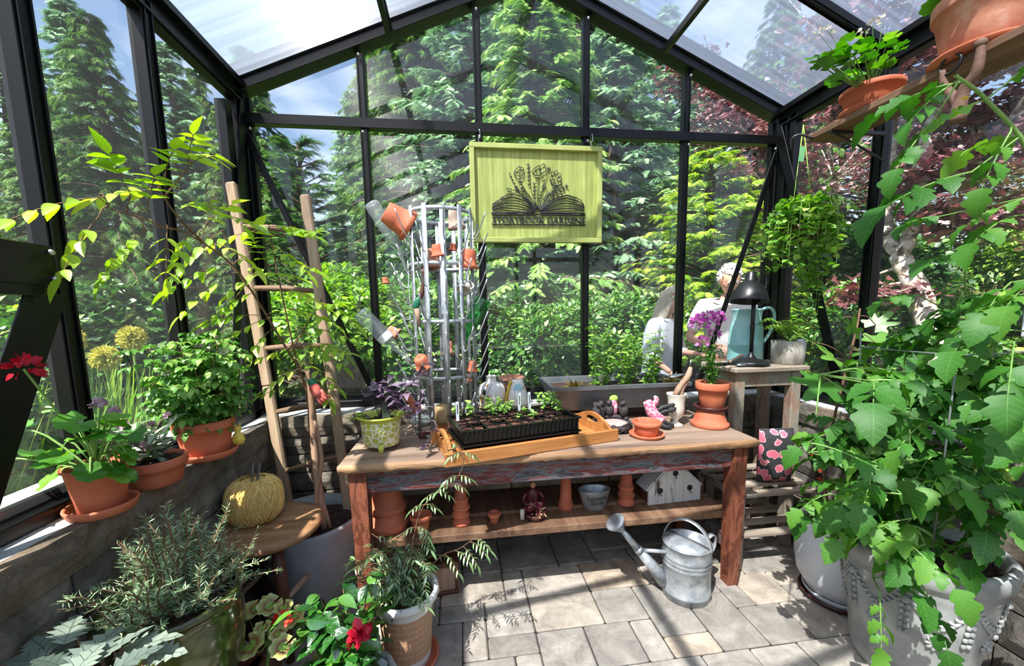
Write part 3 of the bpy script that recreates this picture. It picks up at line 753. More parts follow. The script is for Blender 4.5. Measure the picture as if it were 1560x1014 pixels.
TREES = [
 (hem, 128, 5, 6.6, 9., 'tall dark hemlock whose top stands against the sky outside the left wall', 'hemlock_tree', .3),
 (hem, 40, 120, 8.5, 9., 'dark hemlock left of the tall one outside the left wall', 'hemlock_tree', 2.1),
 (blu, 250, 60, 10., 8., 'blue green spruce just right of the tall hemlock outside the left wall', 'spruce_tree', 1.1),
 (hem, 372, 60, 7.2, 9., 'dark hemlock drooping behind the left corner post of the back wall', 'hemlock_tree', 4.0),
 (blu, 428, 200, 11., 8., 'small blue green spruce in the sky gap behind the ladder', 'spruce_tree', 2.),
 (pin, 452, 205, 5.6, 2.8, 'small dark pine with a rounded top behind the ladder', 'pine_tree', 0.),
 (hem, 560, 60, 11.5, 9., 'hazy conifer behind the first glazing bar of the back wall', 'hemlock_tree', 5.),
 (hem, 625, -60, 9.5, 9., 'tall hazy hemlock seen left of the green sign', 'hemlock_tree', 1.7),
 (blu, 705, -120, 8.5, 8., 'grey green spruce rising above the left edge of the green sign', 'spruce_tree', .8),
 (spr, 815, -160, 6.2, 8., 'bright green spruce straight behind the green sign', 'spruce_tree', 2.6),
 (blu, 945, -70, 6.6, 8., 'bluish spruce right of the green sign under the roof slope', 'spruce_tree', 3.4),
 (spr, 1035, 190, 8., 8., 'spruce half hidden by the fourth glazing bar', 'spruce_tree', 4.4),
 (lim, 1085, 225, 4.7, 3.2, 'yellow green cypress behind the woman and the man', 'cypress_tree', .5),
 (lim, 1165, 255, 5.6, 3.2, 'yellow green cypress behind the right corner post', 'cypress_tree', 2.2),
]
for kd, px, py, y, h0, lab, nm, rz in TREES: tree_at(kd, px, py, y, lab, nm, None, rz, h0)
for i, (x, y, s) in enumerate([(-14, 9, 1.1), (-11, 14, 1.2), (-7.5, 16, .95), (-3.8, 16.5, 1.1), (-.5, 14.5, 1.15), (2.4, 13.5, 1.25), (5, 12.5, 1.1), (8, 13, .9), (11, 11, 1.), (14, 7, 1.1), (-13, 4, 1.), (-10, 6.4, .7), (-.9, 11., 1.15), (.9, 10.6, 1.2), (3.1, 10.6, 1.2), (5.2, 9.8, .95), (7.5, 9., .8), (-8.6, 9.5, .9), (-6.6, 12., .8), (-12, 1.5, .9)]):
    plant_out('conifer_tree', 'tree', 'tall conifer in the dark wood behind the other trees', (hem, blu)[i % 2], NT, (x, y, float(ground_z(x, y)) - .1), s, i * 1.3, 'conifers of the wood behind the garden')

# ------------------------------------------------------------------ shrubs
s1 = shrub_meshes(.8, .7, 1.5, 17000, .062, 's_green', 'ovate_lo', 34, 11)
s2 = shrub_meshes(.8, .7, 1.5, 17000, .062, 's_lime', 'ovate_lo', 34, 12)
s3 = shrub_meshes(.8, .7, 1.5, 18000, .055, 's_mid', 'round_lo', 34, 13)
ST = ('leaves', 'stems')
SHRUBS = [
 (s1, -2.35, 1.65, 1.05, .3, 'broad leafy shrub outside the left wall behind the allium heads'), (s2, -3.3, 2.5, 1.35, 1.2, 'tall light green shrub farther out beyond the left wall'),
 (s1, -3.7, 1.0, 1.2, 2.2, 'leafy shrub outside the left wall behind the dark louvre plate'), (s3, -2.7, 3.4, 1.1, 3., 'dark shrub outside beyond the left back corner'),
 (s2, -1.25, 4.3, 1.25, .6, 'light green shrub seen between the rails of the ladder'), (s1, -.45, 4.6, 1.25, 4.1, 'leafy shrub seen right of the ladder'),
 (s3, -.7, 5.9, 1.5, 2., 'dark shrub behind the light green one at the ladder'), (s3, .3, 4.4, 1.0, 1.9, 'dark shrub behind the bottle drying rack'),
 (s1, .85, 4.0, 1.02, 5.2, 'leafy shrub below the green sign left of centre'), (s1, 1.45, 4.15, 1.1, 2.9, 'leafy shrub below the right half of the green sign'),
 (s3, 1.15, 5.3, 1.25, 3.9, 'dark shrub farther back below the green sign'), (s3, 2.15, 4.7, 1.05, .9, 'dark shrub directly behind the woman'),
 (s2, 3.1, 4.3, 1.05, 1.5, 'light green shrub behind the right corner'), (s1, 3.7, 3.0, .95, 3.6, 'leafy shrub outside the right wall left of the leaning trunk'),
 (s3, 4.6, 4.2, 1.2, 5.5, 'dark shrub behind the leaning trunk'), (s1, 5.0, 2.2, .95, .2, 'leafy shrub low on the bank right of the leaning trunk'),
 (s2, 6.2, 3.4, 1.0, 1.1, 'light shrub high on the bank beyond the maple'), (s3, 5.6, .9, 1., 4.4, 'dark shrub low outside the right wall nearest the thermometer'),
]
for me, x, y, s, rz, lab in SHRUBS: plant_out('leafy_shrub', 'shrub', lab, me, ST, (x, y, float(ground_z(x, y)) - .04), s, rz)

# ------------------------------------------------------------------ purple maples, one with a leaning pale trunk outside the right wall
G['star'] = palmate_geo([(a, .5 * (.35 + .65 * abs(math.cos(a * 2.2))) ** .8) for a in np.linspace(-2.5, 2.5, 17)], cup=.1, curve=.2)
M['maple_g'] = leaf_mat('bronze_maple_leaves', S(60, 66, 30), S(116, 96, 60), S(196, 170, 150), trans=.35, gloss=.07)
def maple(label, limbs, clouds, n, size, seed, bark='bark_pale', m='maple'):
    """limbs: (points, r0, r1); clouds: (centre, radii, share) of leaves, each fed by a twig fan"""
    global rng
    rng = np.random.default_rng(seed); base = A(*limbs[0][0][0]); t = thing('maple_tree', label, 'tree', base); tb = MB()
    ends = []
    for pts, r0, r1 in limbs:
        P = spline(np.array(pts, float) - base, 22); P[1:-1] += rng.normal(0, .008, (20, 3)); V, F = tube(P, np.linspace(r0, r1, 22), 9); tb.add(V, F); ends += list(P[6:])
    ends = np.array(ends); tot = sum(c[2] for c in clouds); fo = MB()
    for c, rr, sh in clouds:
        c = A(*c) - base; rr = A(*rr); k = int(n * sh / tot)
        for _ in range(max(5, k // 130)):
            q = c + rdir(1, (-1.2, 1.2))[0] * rr * rng.uniform(.3, .95); e = ends[np.argmin(((ends - q) ** 2).sum(1) + rng.random(len(ends)) * .2)]
            V, F = tube(spline([e, (e + q) / 2 + rng.normal(0, .08, 3), q], 7), np.linspace(.012, .003, 7), 5, False); tb.add(V, F)
        cl = c + rdir(k // 22 + 1, (-1.4, 1.4)) * (rng.random(k // 22 + 1) ** .5)[:, None] * rr
        pos = cl[rng.integers(0, len(cl), k)] + rdir(k, (-.5, .5)) * (rng.random(k) * .22)[:, None]
        W = pos + base; ok = ~((W[:, 0] < 2.35) & (W[:, 1] < 2.75)); pos = pos[ok]; k = len(pos)
        fo.inst(G['star'], orient(rdir(k, (-.7, .3)), None, rng.normal(0, .5, k)) * (size * rng.uniform(.6, 1.3, k))[:, None, None], pos, 0, np.clip(rng.normal(.45, .3, k), 0, 1))
    tb.build('trunk', [M[bark]], t); fo.build('leaves', [M[m]], t); return t
X = 3.35
q = lambda px, py, x=X: tuple(on_x(px, py, x))
maple('purple maple with a pale leaning trunk just outside the right wall',
      [([q(1475, 640), q(1440, 560), q(1415, 490), q(1392, 430), q(1370, 388)], .085, .065), ([q(1372, 390), q(1350, 352), q(1352, 290), q(1362, 200), q(1350, 100)], .05, .025),
       ([q(1374, 392), q(1395, 335), q(1408, 270), q(1412, 200), q(1440, 90, 3.6)], .05, .025), ([q(1400, 300), q(1470, 230, 3.6), q(1560, 170, 3.6)], .022, .012)],
      [(q(1450, 250, 3.5), (.4, .45, .14), 1.1), (q(1500, 180, 3.8), (.5, .6, .2), 1.2), (q(1400, 120, 3.4), (.5, .6, .3), 1.5), (q(1300, 100, 3.4), (.4, .6, .35), 1.6), (q(1480, 330, 3.5), (.4, .45, .10), .8),
       (q(1330, 440, 3.1), (.2, .3, .12), .25), (q(1560, 60, 3.8), (.5, .6, .4), 1.4), ((3.2, 1.6, 3.9), (.7, 1.1, .35), 1.6), ((3.3, 3.0, 3.9), (.7, .8, .4), 1.5)], 7500, .085, 31)
maple('purple maple with thin forked stems behind the right corner of the glasshouse',
      [([(4.3, 4.9, .6), (4.2, 4.85, 1.6), (4.1, 4.9, 2.6), (3.9, 5., 3.6)], .05, .02), ([(4.35, 4.9, .7), (4.6, 4.8, 1.8), (4.8, 4.7, 3.)], .04, .02)],
      [(on_y(1105, 170, 5.2), (.55, .5, .45), 2), (on_y(1160, 215, 5.), (.35, .5, .3), 1), (on_y(1050, 110, 5.6), (.35, .4, .3), .7), ((4.3, 4.8, 3.2), (.9, .6, .7), 2), ((5.4, 4.2, 3.0), (.8, .7, .6), 1.5), (on_y(1120, 270, 4.6), (.22, .2, .22), .35)], 8000, .075, 33)
maple('bronze green maple high on the bank behind the leaning pale trunk',
      [([(6.6, 2.6, .9), (6.4, 2.7, 2.2), (6.2, 2.9, 3.6)], .07, .03), ([(6.6, 2.6, 1.), (7., 2.2, 2.4), (7.1, 2.0, 3.6)], .05, .02)],
      [((6.3, 2.6, 2.8), (.9, 1.2, 1.0), 2), ((6.6, 1.2, 2.6), (.9, .9, .9), 2), ((6.0, 3.9, 2.6), (.8, .8, .9), 2), ((5.6, 2.2, 1.9), (.5, 1.2, .3), 1)], 9000, .085, 36, m='maple_g')
maple('purple maple low outside the right wall nearest the camera',
      [([(4.9, .2, .7), (4.7, .3, 1.6), (4.4, .5, 2.6)], .05, .02)],
      [((4.6, .7, 2.5), (.6, .8, .6), 2), ((4.9, 1.2, 1.8), (.5, .5, .4), 1.2), ((4.4, -.2, 2.2), (.6, .7, .6), 1)], 5000, .08, 39)

# ================================================================== POTS
def pot_prof(R, h, rb=None, rim=.028, lip=.006, th=.008, soil=None):
    rb = rb or R * .66; rw = R - lip; k = lambda z: rb + (rw - .004 - rb) * z / (h - rim)
    return [(0, 0), (rb - .004, 0), (rb, .004), (k(h * .4), h * .4), (k(h - rim), h - rim), (R - .001, h - rim + .001), (R, h - rim + .004), (R + .001, h - .004), (R - .003, h), (R - th + .001, h), (R - th - .001, h - .004),
            (k(h * .6) - th, h * .6), (rb - th, .012), (0, .012)]
def saucer_prof(R, h=.026, th=.007):
    return [(0, 0), (R * .86, 0), (R * .9, .003), (R, h - .004), (R - .001, h), (R - th + .001, h), (R - th - .002, h - .005), (R * .82, .009), (0, .007)]
def pot_part(parent, R, h, m='terra', name='pot', rb=None, z0=0., **k):
    mb = MB(); V, F = lathe(pot_prof(R, h, rb, **k), 40); mb.add(V + A(0, 0, z0), F, 0, rng.random()); return mb.build(name, [M[m]], parent)
def soil_part(parent, R, z, c=(0, 0), name='soil'):
    mb = MB(); r = np.random.default_rng(3); rows = 7; n = 26; V = [(0, 0, z + .006)]; F = []
    for i in range(1, rows):
        for j in range(n):
            q = R * i / (rows - 1); a = j * 2 * PI / n; V.append((q * math.cos(a), q * math.sin(a), z + .006 * (1 - i / rows) + r.normal(0, .003 * (R / .1) ** .5)))
    for j in range(n): F.append((0, 1 + j, 1 + (j + 1) % n))
    for i in range(rows - 2):
        for j in range(n): k = (j + 1) % n; F.append((1 + i * n + j, 1 + (i + 1) * n + j, 1 + (i + 1) * n + k, 1 + i * n + k))
    mb.add(np.array(V) + A(c[0], c[1], 0), F, 0); 
    # crumbs of bark
    for _ in range(int(30 * R / .1)):
        a, q = r.random() * 6.28, R * .93 * r.random() ** .5; s = r.uniform(.003, .008)
        V, F = ball((q * math.cos(a) + c[0], q * math.sin(a) + c[1], z + .005), (s, s * .7, s * .5), 5, 4, rotz(a)); mb.add(V, F, 0)
    return mb.build(name, [M['soil']], parent)
def saucer(loc, R, label, m='terra', h=.026, group=None):
    mb = MB(); V, F = lathe(saucer_prof(R, h), 40); mb.add(V, F, 0, rng.random()); o = mb.build('saucer', [M[m]]); o.location = tuple(loc)
    return tag(o, label, 'saucer', group)
def lone_pot(loc, R, h, label, m='terra', M3=None, rb=None, name='flower_pot', rim=.02, cat='pot', group=None, hole=True):
    mb = MB(); V, F = lathe(pot_prof(R, h, rb, rim=rim, th=min(.008, R * .12), lip=R * .06), 32)
    mb.add(V, F, 0, rng.random())
    if hole: V, F = lathe([(0, -.0006), (R * .09, -.0006), (R * .09, .001)], 12); mb.add(V, F, 1)
    o = mb.build(name, [M[m], M['soil']]); o.location = tuple(loc)
    if M3 is not None: o.matrix_world = Matrix.Translation(Vector(tuple(loc))) @ Matrix(np.asarray(M3).tolist()).to_4x4()
    return tag(o, label, cat, group)
def one(name, geos, mats, label, cat, loc=(0, 0, 0), rz=0., group=None, smooth=True):
    """a thing that is one mesh; geos: (V, F, mat index[, tint])"""
    mb = MB()
    for g in geos: mb.add(g[0], g[1], g[2] if len(g) > 2 else 0, g[3] if len(g) > 3 else .5, smooth=smooth)
    o = mb.build(name, [M[m] for m in mats]); o.location = tuple(loc); o.rotation_euler = (0, 0, rz); return tag(o, label, cat, group)
def part(name, parent, geos, mats, label=None, smooth=True):
    mb = MB()
    for g in geos: mb.add(g[0], g[1], g[2] if len(g) > 2 else 0, g[3] if len(g) > 3 else .5, smooth=smooth)
    o = mb.build(name, [M[m] for m in mats], parent)
    if label: o['label'] = label
    return o

# ------------------------------------------------------------------ bench
def worn_paint(name, base, c1, c2, red, sc=3.):
    m, nt, out = new_mat(name)
    b = N(nt, 'ShaderNodeBsdfPrincipled', Roughness=.6); L(nt, b.outputs[0], out.inputs[0])
    tc = N(nt, 'ShaderNodeTexCoord'); mp = N(nt, 'ShaderNodeMapping'); mp.inputs['Scale'].default_value = base; L(nt, tc.outputs['Object'], mp.inputs[0])
    n1 = N(nt, 'ShaderNodeTexNoise', Scale=sc, Detail=8., Roughness=.7, Distortion=.8); L(nt, mp.outputs[0], n1.inputs['Vector'])
    col = ramp(nt, n1.outputs[0], [(.36, c1), (.46, red), (.54, c2), (.62, c1), (.7, red)])
    L(nt, col, b.inputs['Base Color']); bp = N(nt, 'ShaderNodeBump', Strength=.6, Distance=.006); L(nt, n1.outputs[0], bp.inputs['Height']); L(nt, bp.outputs[0], b.inputs['Normal']); return m
M['bench_red'] = worn_paint('worn_red_blue_paint', (2.5, 18, 18), S(40, 32, 32), S(98, 108, 114), S(116, 44, 32))
M['bench_leg'] = worn_paint('worn_orange_leg_wood', (6, 6, 2), S(112, 54, 34), S(140, 84, 60), S(92, 48, 34))
M['bench_leg_dark'] = worn_paint('worn_blue_grey_leg', (6, 6, 2), S(70, 72, 74), S(110, 116, 120), S(88, 52, 42))
M['bench_top'] = wood('weathered_bench_top', S(96, 78, 66), S(138, 116, 98), S(164, 144, 126), axis=0, rough=.75)
M['bench_edge'] = wood('raw_bench_edge', S(120, 84, 54), S(160, 122, 86), S(186, 150, 114), axis=0, bump=.8)
BX0, BX1, BY0, BY1, BZ = -.515, 1.36, 1.615, 2.19, .75
t = thing('potting_bench', 'long weathered red and grey wooden potting bench against the back wall', 'bench', ((BX0 + BX1) / 2, 1.9, 0))
o0 = A((BX0 + BX1) / 2, 1.9, 0)
g = []
for i in range(4):
    w = (BY1 - BY0) / 4; g.append((*box((.0, BY0 + w * (i + .5) - 1.9, BZ - .0175), (BX1 - BX0, w - .002, .035), .004), 0))
# ragged front edge
r_ = random.Random(4); nx = 90
V = []; F = []
for i in range(nx):
    x = (BX0 - BX1) / 2 + (BX1 - BX0) * i / (nx - 1)
    for z, yy in ((BZ - .001, .0), (BZ - .008, -.009), (BZ - .022, -.010), (BZ - .036, -.002)): V.append((x, BY0 - 1.9 + yy + r_.gauss(0, .0018), z + r_.gauss(0, .0012)))
for i in range(nx - 1):
    for j in range(3): F.append((i * 4 + j, (i + 1) * 4 + j, (i + 1) * 4 + j + 1, i * 4 + j + 1))
top = part('tabletop', t, g, ['bench_top'], smooth=False); part('front_edge', top, [(np.array(V), F, 0)], ['bench_edge'], 'ragged raw wood edge')
part('apron', t, [(*box((0, BY0 + .05 - 1.9, BZ - .09), (BX1 - BX0 - .16, .03, .105), .004), 0), (*box((0, BY0 + .033 - 1.9, BZ - .054), (BX1 - BX0 - .16, .012, .02), .004), 0)], ['bench_red'], 'cracked red and blue painted apron', smooth=False)
part('rear_apron', t, [(*box((0, BY1 - .05 - 1.9, BZ - .09), (BX1 - BX0 - .16, .03, .105), .004), 0)], ['bench_red'], smooth=False)
for x in (BX0 + .07, BX1 - .07):
    part('side_rail', t, [(*box((x - o0[0], 0, BZ - .09), (.028, BY1 - BY0 - .14, .10), .004), 0)], ['bench_leg_dark'], smooth=False)
    for y in (BY0 + .055, BY1 - .055):
        q = [(BZ - .036, .036), (.5, .034), (.2, .031), (0, .028)]; V = []; F = []
        for z, hw in q: V += [(-hw, -hw, z), (hw, -hw, z), (hw, hw, z), (-hw, hw, z)]
        for i in range(3):
            for j in range(4): F.append((i * 4 + j, (i + 1) * 4 + j, (i + 1) * 4 + (j + 1) % 4, i * 4 + (j + 1) % 4))
        F += [(0, 1, 2, 3), (15, 14, 13, 12)]
        part('leg', t, [(np.array(V) + A(x - o0[0], y - 1.9, 0), F, 0)], ['bench_leg'], smooth=False)
    part('stretcher', t, [(*box((x - o0[0], 0, .20), (.03, BY1 - BY0 - .12, .075), .004), 0)], ['bench_leg_dark'], smooth=False)
SH = .358
part('shelf', t, [(*box((0, BY0 + .105 + .06 - 1.9, SH - .012), (BX1 - BX0 - .11, .15, .024), .003), 0), (*box((0, BY0 + .40 - 1.9, SH - .012), (BX1 - BX0 - .11, .26, .024), .003), 0),
                  (*box((0, BY0 + .095 - 1.9, SH - .016), (BX1 - BX0 - .12, .02, .034), .003), 0)], ['shelfwood'], smooth=False)
# ------------------------------------------------------------------ on the lower shelf
def sh(px, y=1.86, py=790): p = on_y(px, py, y); return (p[0], y, SH)
def stack_pots(px, y, rs, label, name='pot_stack', m='terra', group=None):
    """pots nested upside down: every pot is a thing"""
    x = on_y(px, 780, y)[0]; z = SH; n = len(rs)
    for i, (R, h, step) in enumerate(rs):
        M3 = np.diag([1., -1, -1])
        lone_pot((x + rng.normal(0, .001), y, z + h), R, h, label[i], m, M3, rim=h * .2, hole=False); z += step
x_ = on_y(592, 780, 1.8)[0]
stack_pots(592, 1.83, [(.092, .15, .085), (.084, .14, .0)], ['large terracotta pot upside down under another on the bench shelf', 'large terracotta pot stacked upside down at the left end of the bench shelf'])
lone_pot(sh(641, 1.76), .050, .085, 'small upright terracotta pot near the left end of the bench shelf')
stack_pots(703, 1.80, [(.043, .075, .04), (.042, .07, .036), (.041, .07, .038), (.036, .09, 0)], ['lowest pot of the four stacked upside down left of the tiny pot', 'second lowest pot of the four stacked upside down left of the tiny pot', 'third pot up of the four stacked upside down left of the tiny pot', 'narrow topmost pot of the four stacked left of the tiny pot'])
lone_pot(sh(753, 1.78), .029, .052, 'tiny upright terracotta pot alone on the bench shelf')
stack_pots(862, 1.86, [(.038, .17, 0)], ['tall narrow terracotta long tom upside down left of the metal oval tub'])
stack_pots(953, 1.86, [(.045, .08, .045), (.044, .075, .04), (.040, .085, 0)], ['lowest pot of the three stacked upside down left of the birdhouse', 'middle pot of the three stacked upside down left of the birdhouse', 'topmost pot of the three stacked upside down left of the birdhouse'])
# oval tub with writing
M['ink'] = mat('dark_ink', S(30, 32, 34), rough=.6)
def text_mesh(body, size, m, parent, loc, rot, name='lettering', extrude=.0006, font=None, align='CENTER', bend=None, spacing=1., offset=0.):
    cu = bpy.data.curves.new(name, 'FONT'); cu.body = body; cu.size = size; cu.align_x = align; cu.align_y = 'CENTER'; cu.extrude = extrude; cu.space_character = spacing; cu.offset = offset
    to = bpy.data.objects.new(name, cu); C.objects.link(to); bpy.context.view_layer.update()
    me = bpy.data.meshes.new_from_object(to.evaluated_get(bpy.context.evaluated_depsgraph_get())); bpy.data.objects.remove(to)
    co_ = np.empty(len(me.vertices) * 3, np.float32); me.vertices.foreach_get('co', co_); co_ = co_.reshape(-1, 3)
    if bend: co_ = bend(co_)
    me.vertices.foreach_set('co', np.ascontiguousarray(co_, np.float32).ravel()); me.update()
    me.materials.clear(); me.materials.append(M[m]); o = bpy.data.objects.new(name, me); C.objects.link(o); o.parent = parent; o.location = loc; o.rotation_euler = rot; return o
p = sh(905, 1.84); t = thing('oval_tub', 'oval galvanised flower tub with dark lettering on the bench shelf', 'tub', p)
part('tub_body', t, [(*lathe([(0, 0), (.052, 0), (.056, .004), (.082, .10), (.085, .102), (.083, .105), (.079, .10), (.052, .006), (0, .006)], 40, sx=1., sy=.62), 0)], ['galv'])
def bend_oval(c, k=.3):
    c = c.copy(); a = c[:, 0] / .075; rr = .0735; zz = c[:, 1].copy(); s = 1 + (zz) * k * 12 * .26
    x = rr * np.sin(a) * s; y = -(rr * .62) * np.cos(a) * s - c[:, 2] - .0015
    return np.stack([x, y, zz], 1)
text_mesh('FLOWERS', .026, 'ink', t, (0, 0, .068), (0, 0, 0), bend=bend_oval); text_mesh('GARDEN', .018, 'ink', t, (0, -.0005, .045), (0, 0, 0), bend=bend_oval)
# birdhouse: white, wide gable, three holes
M['chip_white'] = mat('chipped_white_paint', S(90, 78, 68), S(206, 204, 198), S(226, 224, 220), scale=5, rough=.8, bump=.3, stretch=(6, 6, 1), pos=(.34, .46))
p = sh(1018, 1.88); t = thing('birdhouse', 'wide chipped white wooden birdhouse with three holes on the bench shelf', 'birdhouse', p, 0.06)
w, hb, ha = .150, .08, .222
g = []
for i in range(6):
    a, b = -w + 2 * w * i / 6, -w + 2 * w * (i + 1) / 6; hf = lambda x: hb + (ha - hb) * (1 - abs(x) / w)
    pts = [(a + .001, 0), (b - .001, 0), (b - .001, hf(b)), (a + .001, hf(a))]; g.append((*prism(pts, -.006, .006, rotx(PI / 2), (0, -.045, 0)), 0))
part('front_board', t, g, ['chip_white'], smooth=False)
part('box_body', t, [(*prism([(-w + .006, 0), (w - .006, 0), (w - .006, hb - .003), (0, ha - .012), (-w + .006, hb - .003)], -.05, .035, rotx(PI / 2), (0, .0, 0)), 0)], ['darkwood'], smooth=False)
for s in (-1, 1):
    part('roof_board', t, [(*bar((0, .005, ha + .006), (s * (w + .012), .005, hb - .004), .105, .008, .001), 0)], ['chip_white'], smooth=False)
for x, z in ((0, .158), (-.085, .072), (.085, .072)):
    part('entrance_hole', t, [(*lathe([(0, 0), (.0135, 0), (.0155, .001), (.0155, -.003)], 20, M=rotx(PI / 2), c=(x, -.0525, z)), 0), (*tube([(x, -.052, z - .02), (x, -.066, z - .021)], .003, 6), 1)], ['ink', 'darkwood'])
# figurine: seated lady with flower basket
M['fig_red'] = mat('dark_red_glaze', S(62, 16, 22), S(104, 34, 40), scale=20, rough=.4); M['fig_skin'] = mat('figurine_skin', S(190, 140, 112), rough=.5)
M['petals'] = leaf_mat('mixed_dried_petals', S(110, 24, 50), S(180, 70, 100), S(226, 206, 150), trans=.1, gloss=.03)
p = sh(812, 1.84); t = thing('figurine', 'dark red figurine of a seated woman behind a flower basket, on the bench shelf', 'figurine', p)
part('body', t, [(*lathe([(0, 0), (.045, 0), (.05, .03), (.036, .07), (.028, .10), (.032, .115), (.012, .128), (.010, .14), (0, .142)], 20, sy=.8), 0), (*tube(spline([(-.03, 0, .112), (-.05, -.015, .08), (-.03, -.045, .06)], 8), [.012] * 8, 8), 0), (*tube(spline([(.03, 0, .112), (.05, -.015, .08), (.03, -.045, .06)], 8), [.012] * 8, 8), 0)], ['fig_red'])
part('head', t, [(*ball((0, -.004, .152), (.014, .015, .018)), 0), (*ball((0, .002, .158), (.017, .016, .016)), 1)], ['fig_skin', 'darkwood'])
part('basket', t, [(*lathe([(0, 0), (.04, 0), (.052, .035), (.048, .035), (.036, .006), (0, .006)], 20, c=(0, -.055, 0)), 0), (*box((-.062, -.05, .025), (.02, .02, .05), .003), 1)], ['darkwood', 'cream'])
n = 160; D = rdir(n, (0, 1.5)); fo = MB(); fo.inst(G['ovate'], orient(D + rdir(n) * .5, None, rng.normal(0, 1, n)) * rng.uniform(.016, .028, n)[:, None, None], A(0, -.055, .03) + D * A(.045, .035, .035)); fo.build('flowers', [M['petals']], t)

# ------------------------------------------------------------------ watering can on the floor
cx, cy_ = on_z(1044, 902, 0)[:2]
t = thing('watering_can', 'galvanised steel watering can with long spout standing on the paved floor', 'watering can', (cx, cy_, 0), 0)
Rb, Hh = .108, .265
rb_ = [(0, 0), (Rb - .004, 0), (Rb, .002), (Rb, .028), (Rb + .004, .032), (Rb, .036)]
for z in (.165, .185, .205): rb_ += [(Rb - .001, z - .006), (Rb + .004, z), (Rb - .001, z + .006)]
rb_ += [(Rb, Hh - .006), (Rb + .004, Hh - .003), (Rb + .002, Hh), (Rb - .003, Hh), (Rb - .004, .02), (0, .02)]
part('can_body', t, [(*lathe(rb_, 48), 0)], ['galv'])
V, F = lathe([(0, 0), (Rb * .5, -.001), (Rb - .004, -.004)], 48, c=(0, 0, Hh + .014)); keep_ = V[:, 1] + V[:, 0] * -.3 > .0
# half lid, raised
q = [(Rb - .003, a) for a in np.linspace(math.radians(108), math.radians(300), 24)]
out_ = [(r * math.cos(a), r * math.sin(a)) for r, a in q]
k = len(out_); V = np.array([(x, y, Hh - .002) for x, y in out_] + [(x * .98, y * .98, Hh + .006) for x, y in out_] + [(-.03, -.01, Hh + .02)]); F = [(i, i + 1, k + i + 1, k + i) for i in range(k - 1)] + [(k + i, k + i + 1, 2 * k) for i in range(k - 1)] + [(k - 1, 0, k, 2 * k - 1), (2 * k - 1, k, 2 * k)]
part('half_lid', t, [(V, F, 0)], ['galv'])
def strap(path, w, th=.003, up=(0, 1, 0)):
    P = np.asarray(path, float); T = np.gradient(P, axis=0); V = []; F = []
    for i in range(len(P)):
        s = nrm(np.asarray(up, float)); nn = nrm(np.cross(T[i], s))
        for a, b in ((-1, -1), (1, -1), (1, 1), (-1, 1)): V.append(P[i] + s * a * w / 2 + nn * b * th / 2)
    for i in range(len(P) - 1):
        for j in range(4): F.append((i * 4 + j, i * 4 + (j + 1) % 4, (i + 1) * 4 + (j + 1) % 4, (i + 1) * 4 + j))
    F += [(3, 2, 1, 0), (len(V) - 4, len(V) - 3, len(V) - 2, len(V) - 1)]
    return np.array(V), F
a = np.linspace(0, PI, 20); ad = rotz(math.radians(-52))
P = np.stack([-np.cos(a) * (Rb + .002), 0 * a, Hh - .02 + np.sin(a) * .125], 1) @ ad.T
part('carry_handle', t, [(*strap(P, .026, up=ad @ A(0, 1, 0)), 0)], ['galv'])
P = spline([(Rb, .0, Hh - .02), (Rb + .05, 0, Hh + .0), (Rb + .06, 0, Hh - .05), (Rb + .03, 0, Hh - .10), (Rb - .002, 0, Hh - .12)], 20) @ rotz(math.radians(12)).T
part('rear_handle', t, [(*strap(P, .024, up=rotz(math.radians(12)) @ A(0, 1, 0)), 0)], ['galv'])
tip = on_y(948, 808, cy_ + .05) - A(cx, cy_, 0); st_ = A(-Rb * .9, .02, .06)
sp = nrm(tip - st_); mid = st_ + (tip - st_) * .62
spt = part('spout', t, [(*tube([st_, st_ + (mid - st_) * .5, mid], [.036, .027, .019], 20), 0), (*tube([mid - sp * .012, mid + sp * .01], [.022, .022], 20), 0), (*tube([mid, tip], [.018, .012], 20), 0)], ['galv'])
hd = nrm(sp + A(-.25, -.25, .35))
part('rose', spt, [(*lathe([(0, -.002), (.011, 0), (.018, .012), (.046, .062), (.0485, .066), (.046, .069), (.03, .075), (0, .078)], 32, M=frame(hd)[:, [1, 2, 0]], c=tip), 0)], ['galv'], 'sprinkler rose')
part('spout_brace', t, [(*tube([A(-Rb + .005, 0, Hh - .045), mid * .97 + A(.01, 0, .004)], .009, 10), 0)], ['galv'])

# ------------------------------------------------------------------ ladder leaning in the back left corner
t = thing('wooden_ladder', 'old grey wooden orchard ladder leaning in the back left corner', 'ladder', on_y(470, 700, 2.0) * A(1, 1, 0))
o0 = np.array(t.location)
def ln(px, py, y): return on_y(px, py, y)
LT, LB = ln(352, 278, 2.20), ln(432, 735, 2.06); RT, RB = ln(465, 297, 2.20), ln(530, 775, 2.04)
LB = LT + (LB - LT) * (LT[2] - 0) / (LT[2] - LB[2]); RB = RT + (RB - RT) * (RT[2] - 0) / (RT[2] - RB[2])
for a, b in ((LT, LB), (RT, RB)):
    m_ = lerp(a, b, .5) + A(.006, 0, 0); part('rail', t, [(*bar(a - o0, m_ - o0, .048, .034, .008, (0, -1, 0)), 0), (*bar(m_ - o0 + (m_ - b) * .002, b - o0, .048, .034, .008, (0, -1, 0)), 0)], ['ladder'], smooth=False)
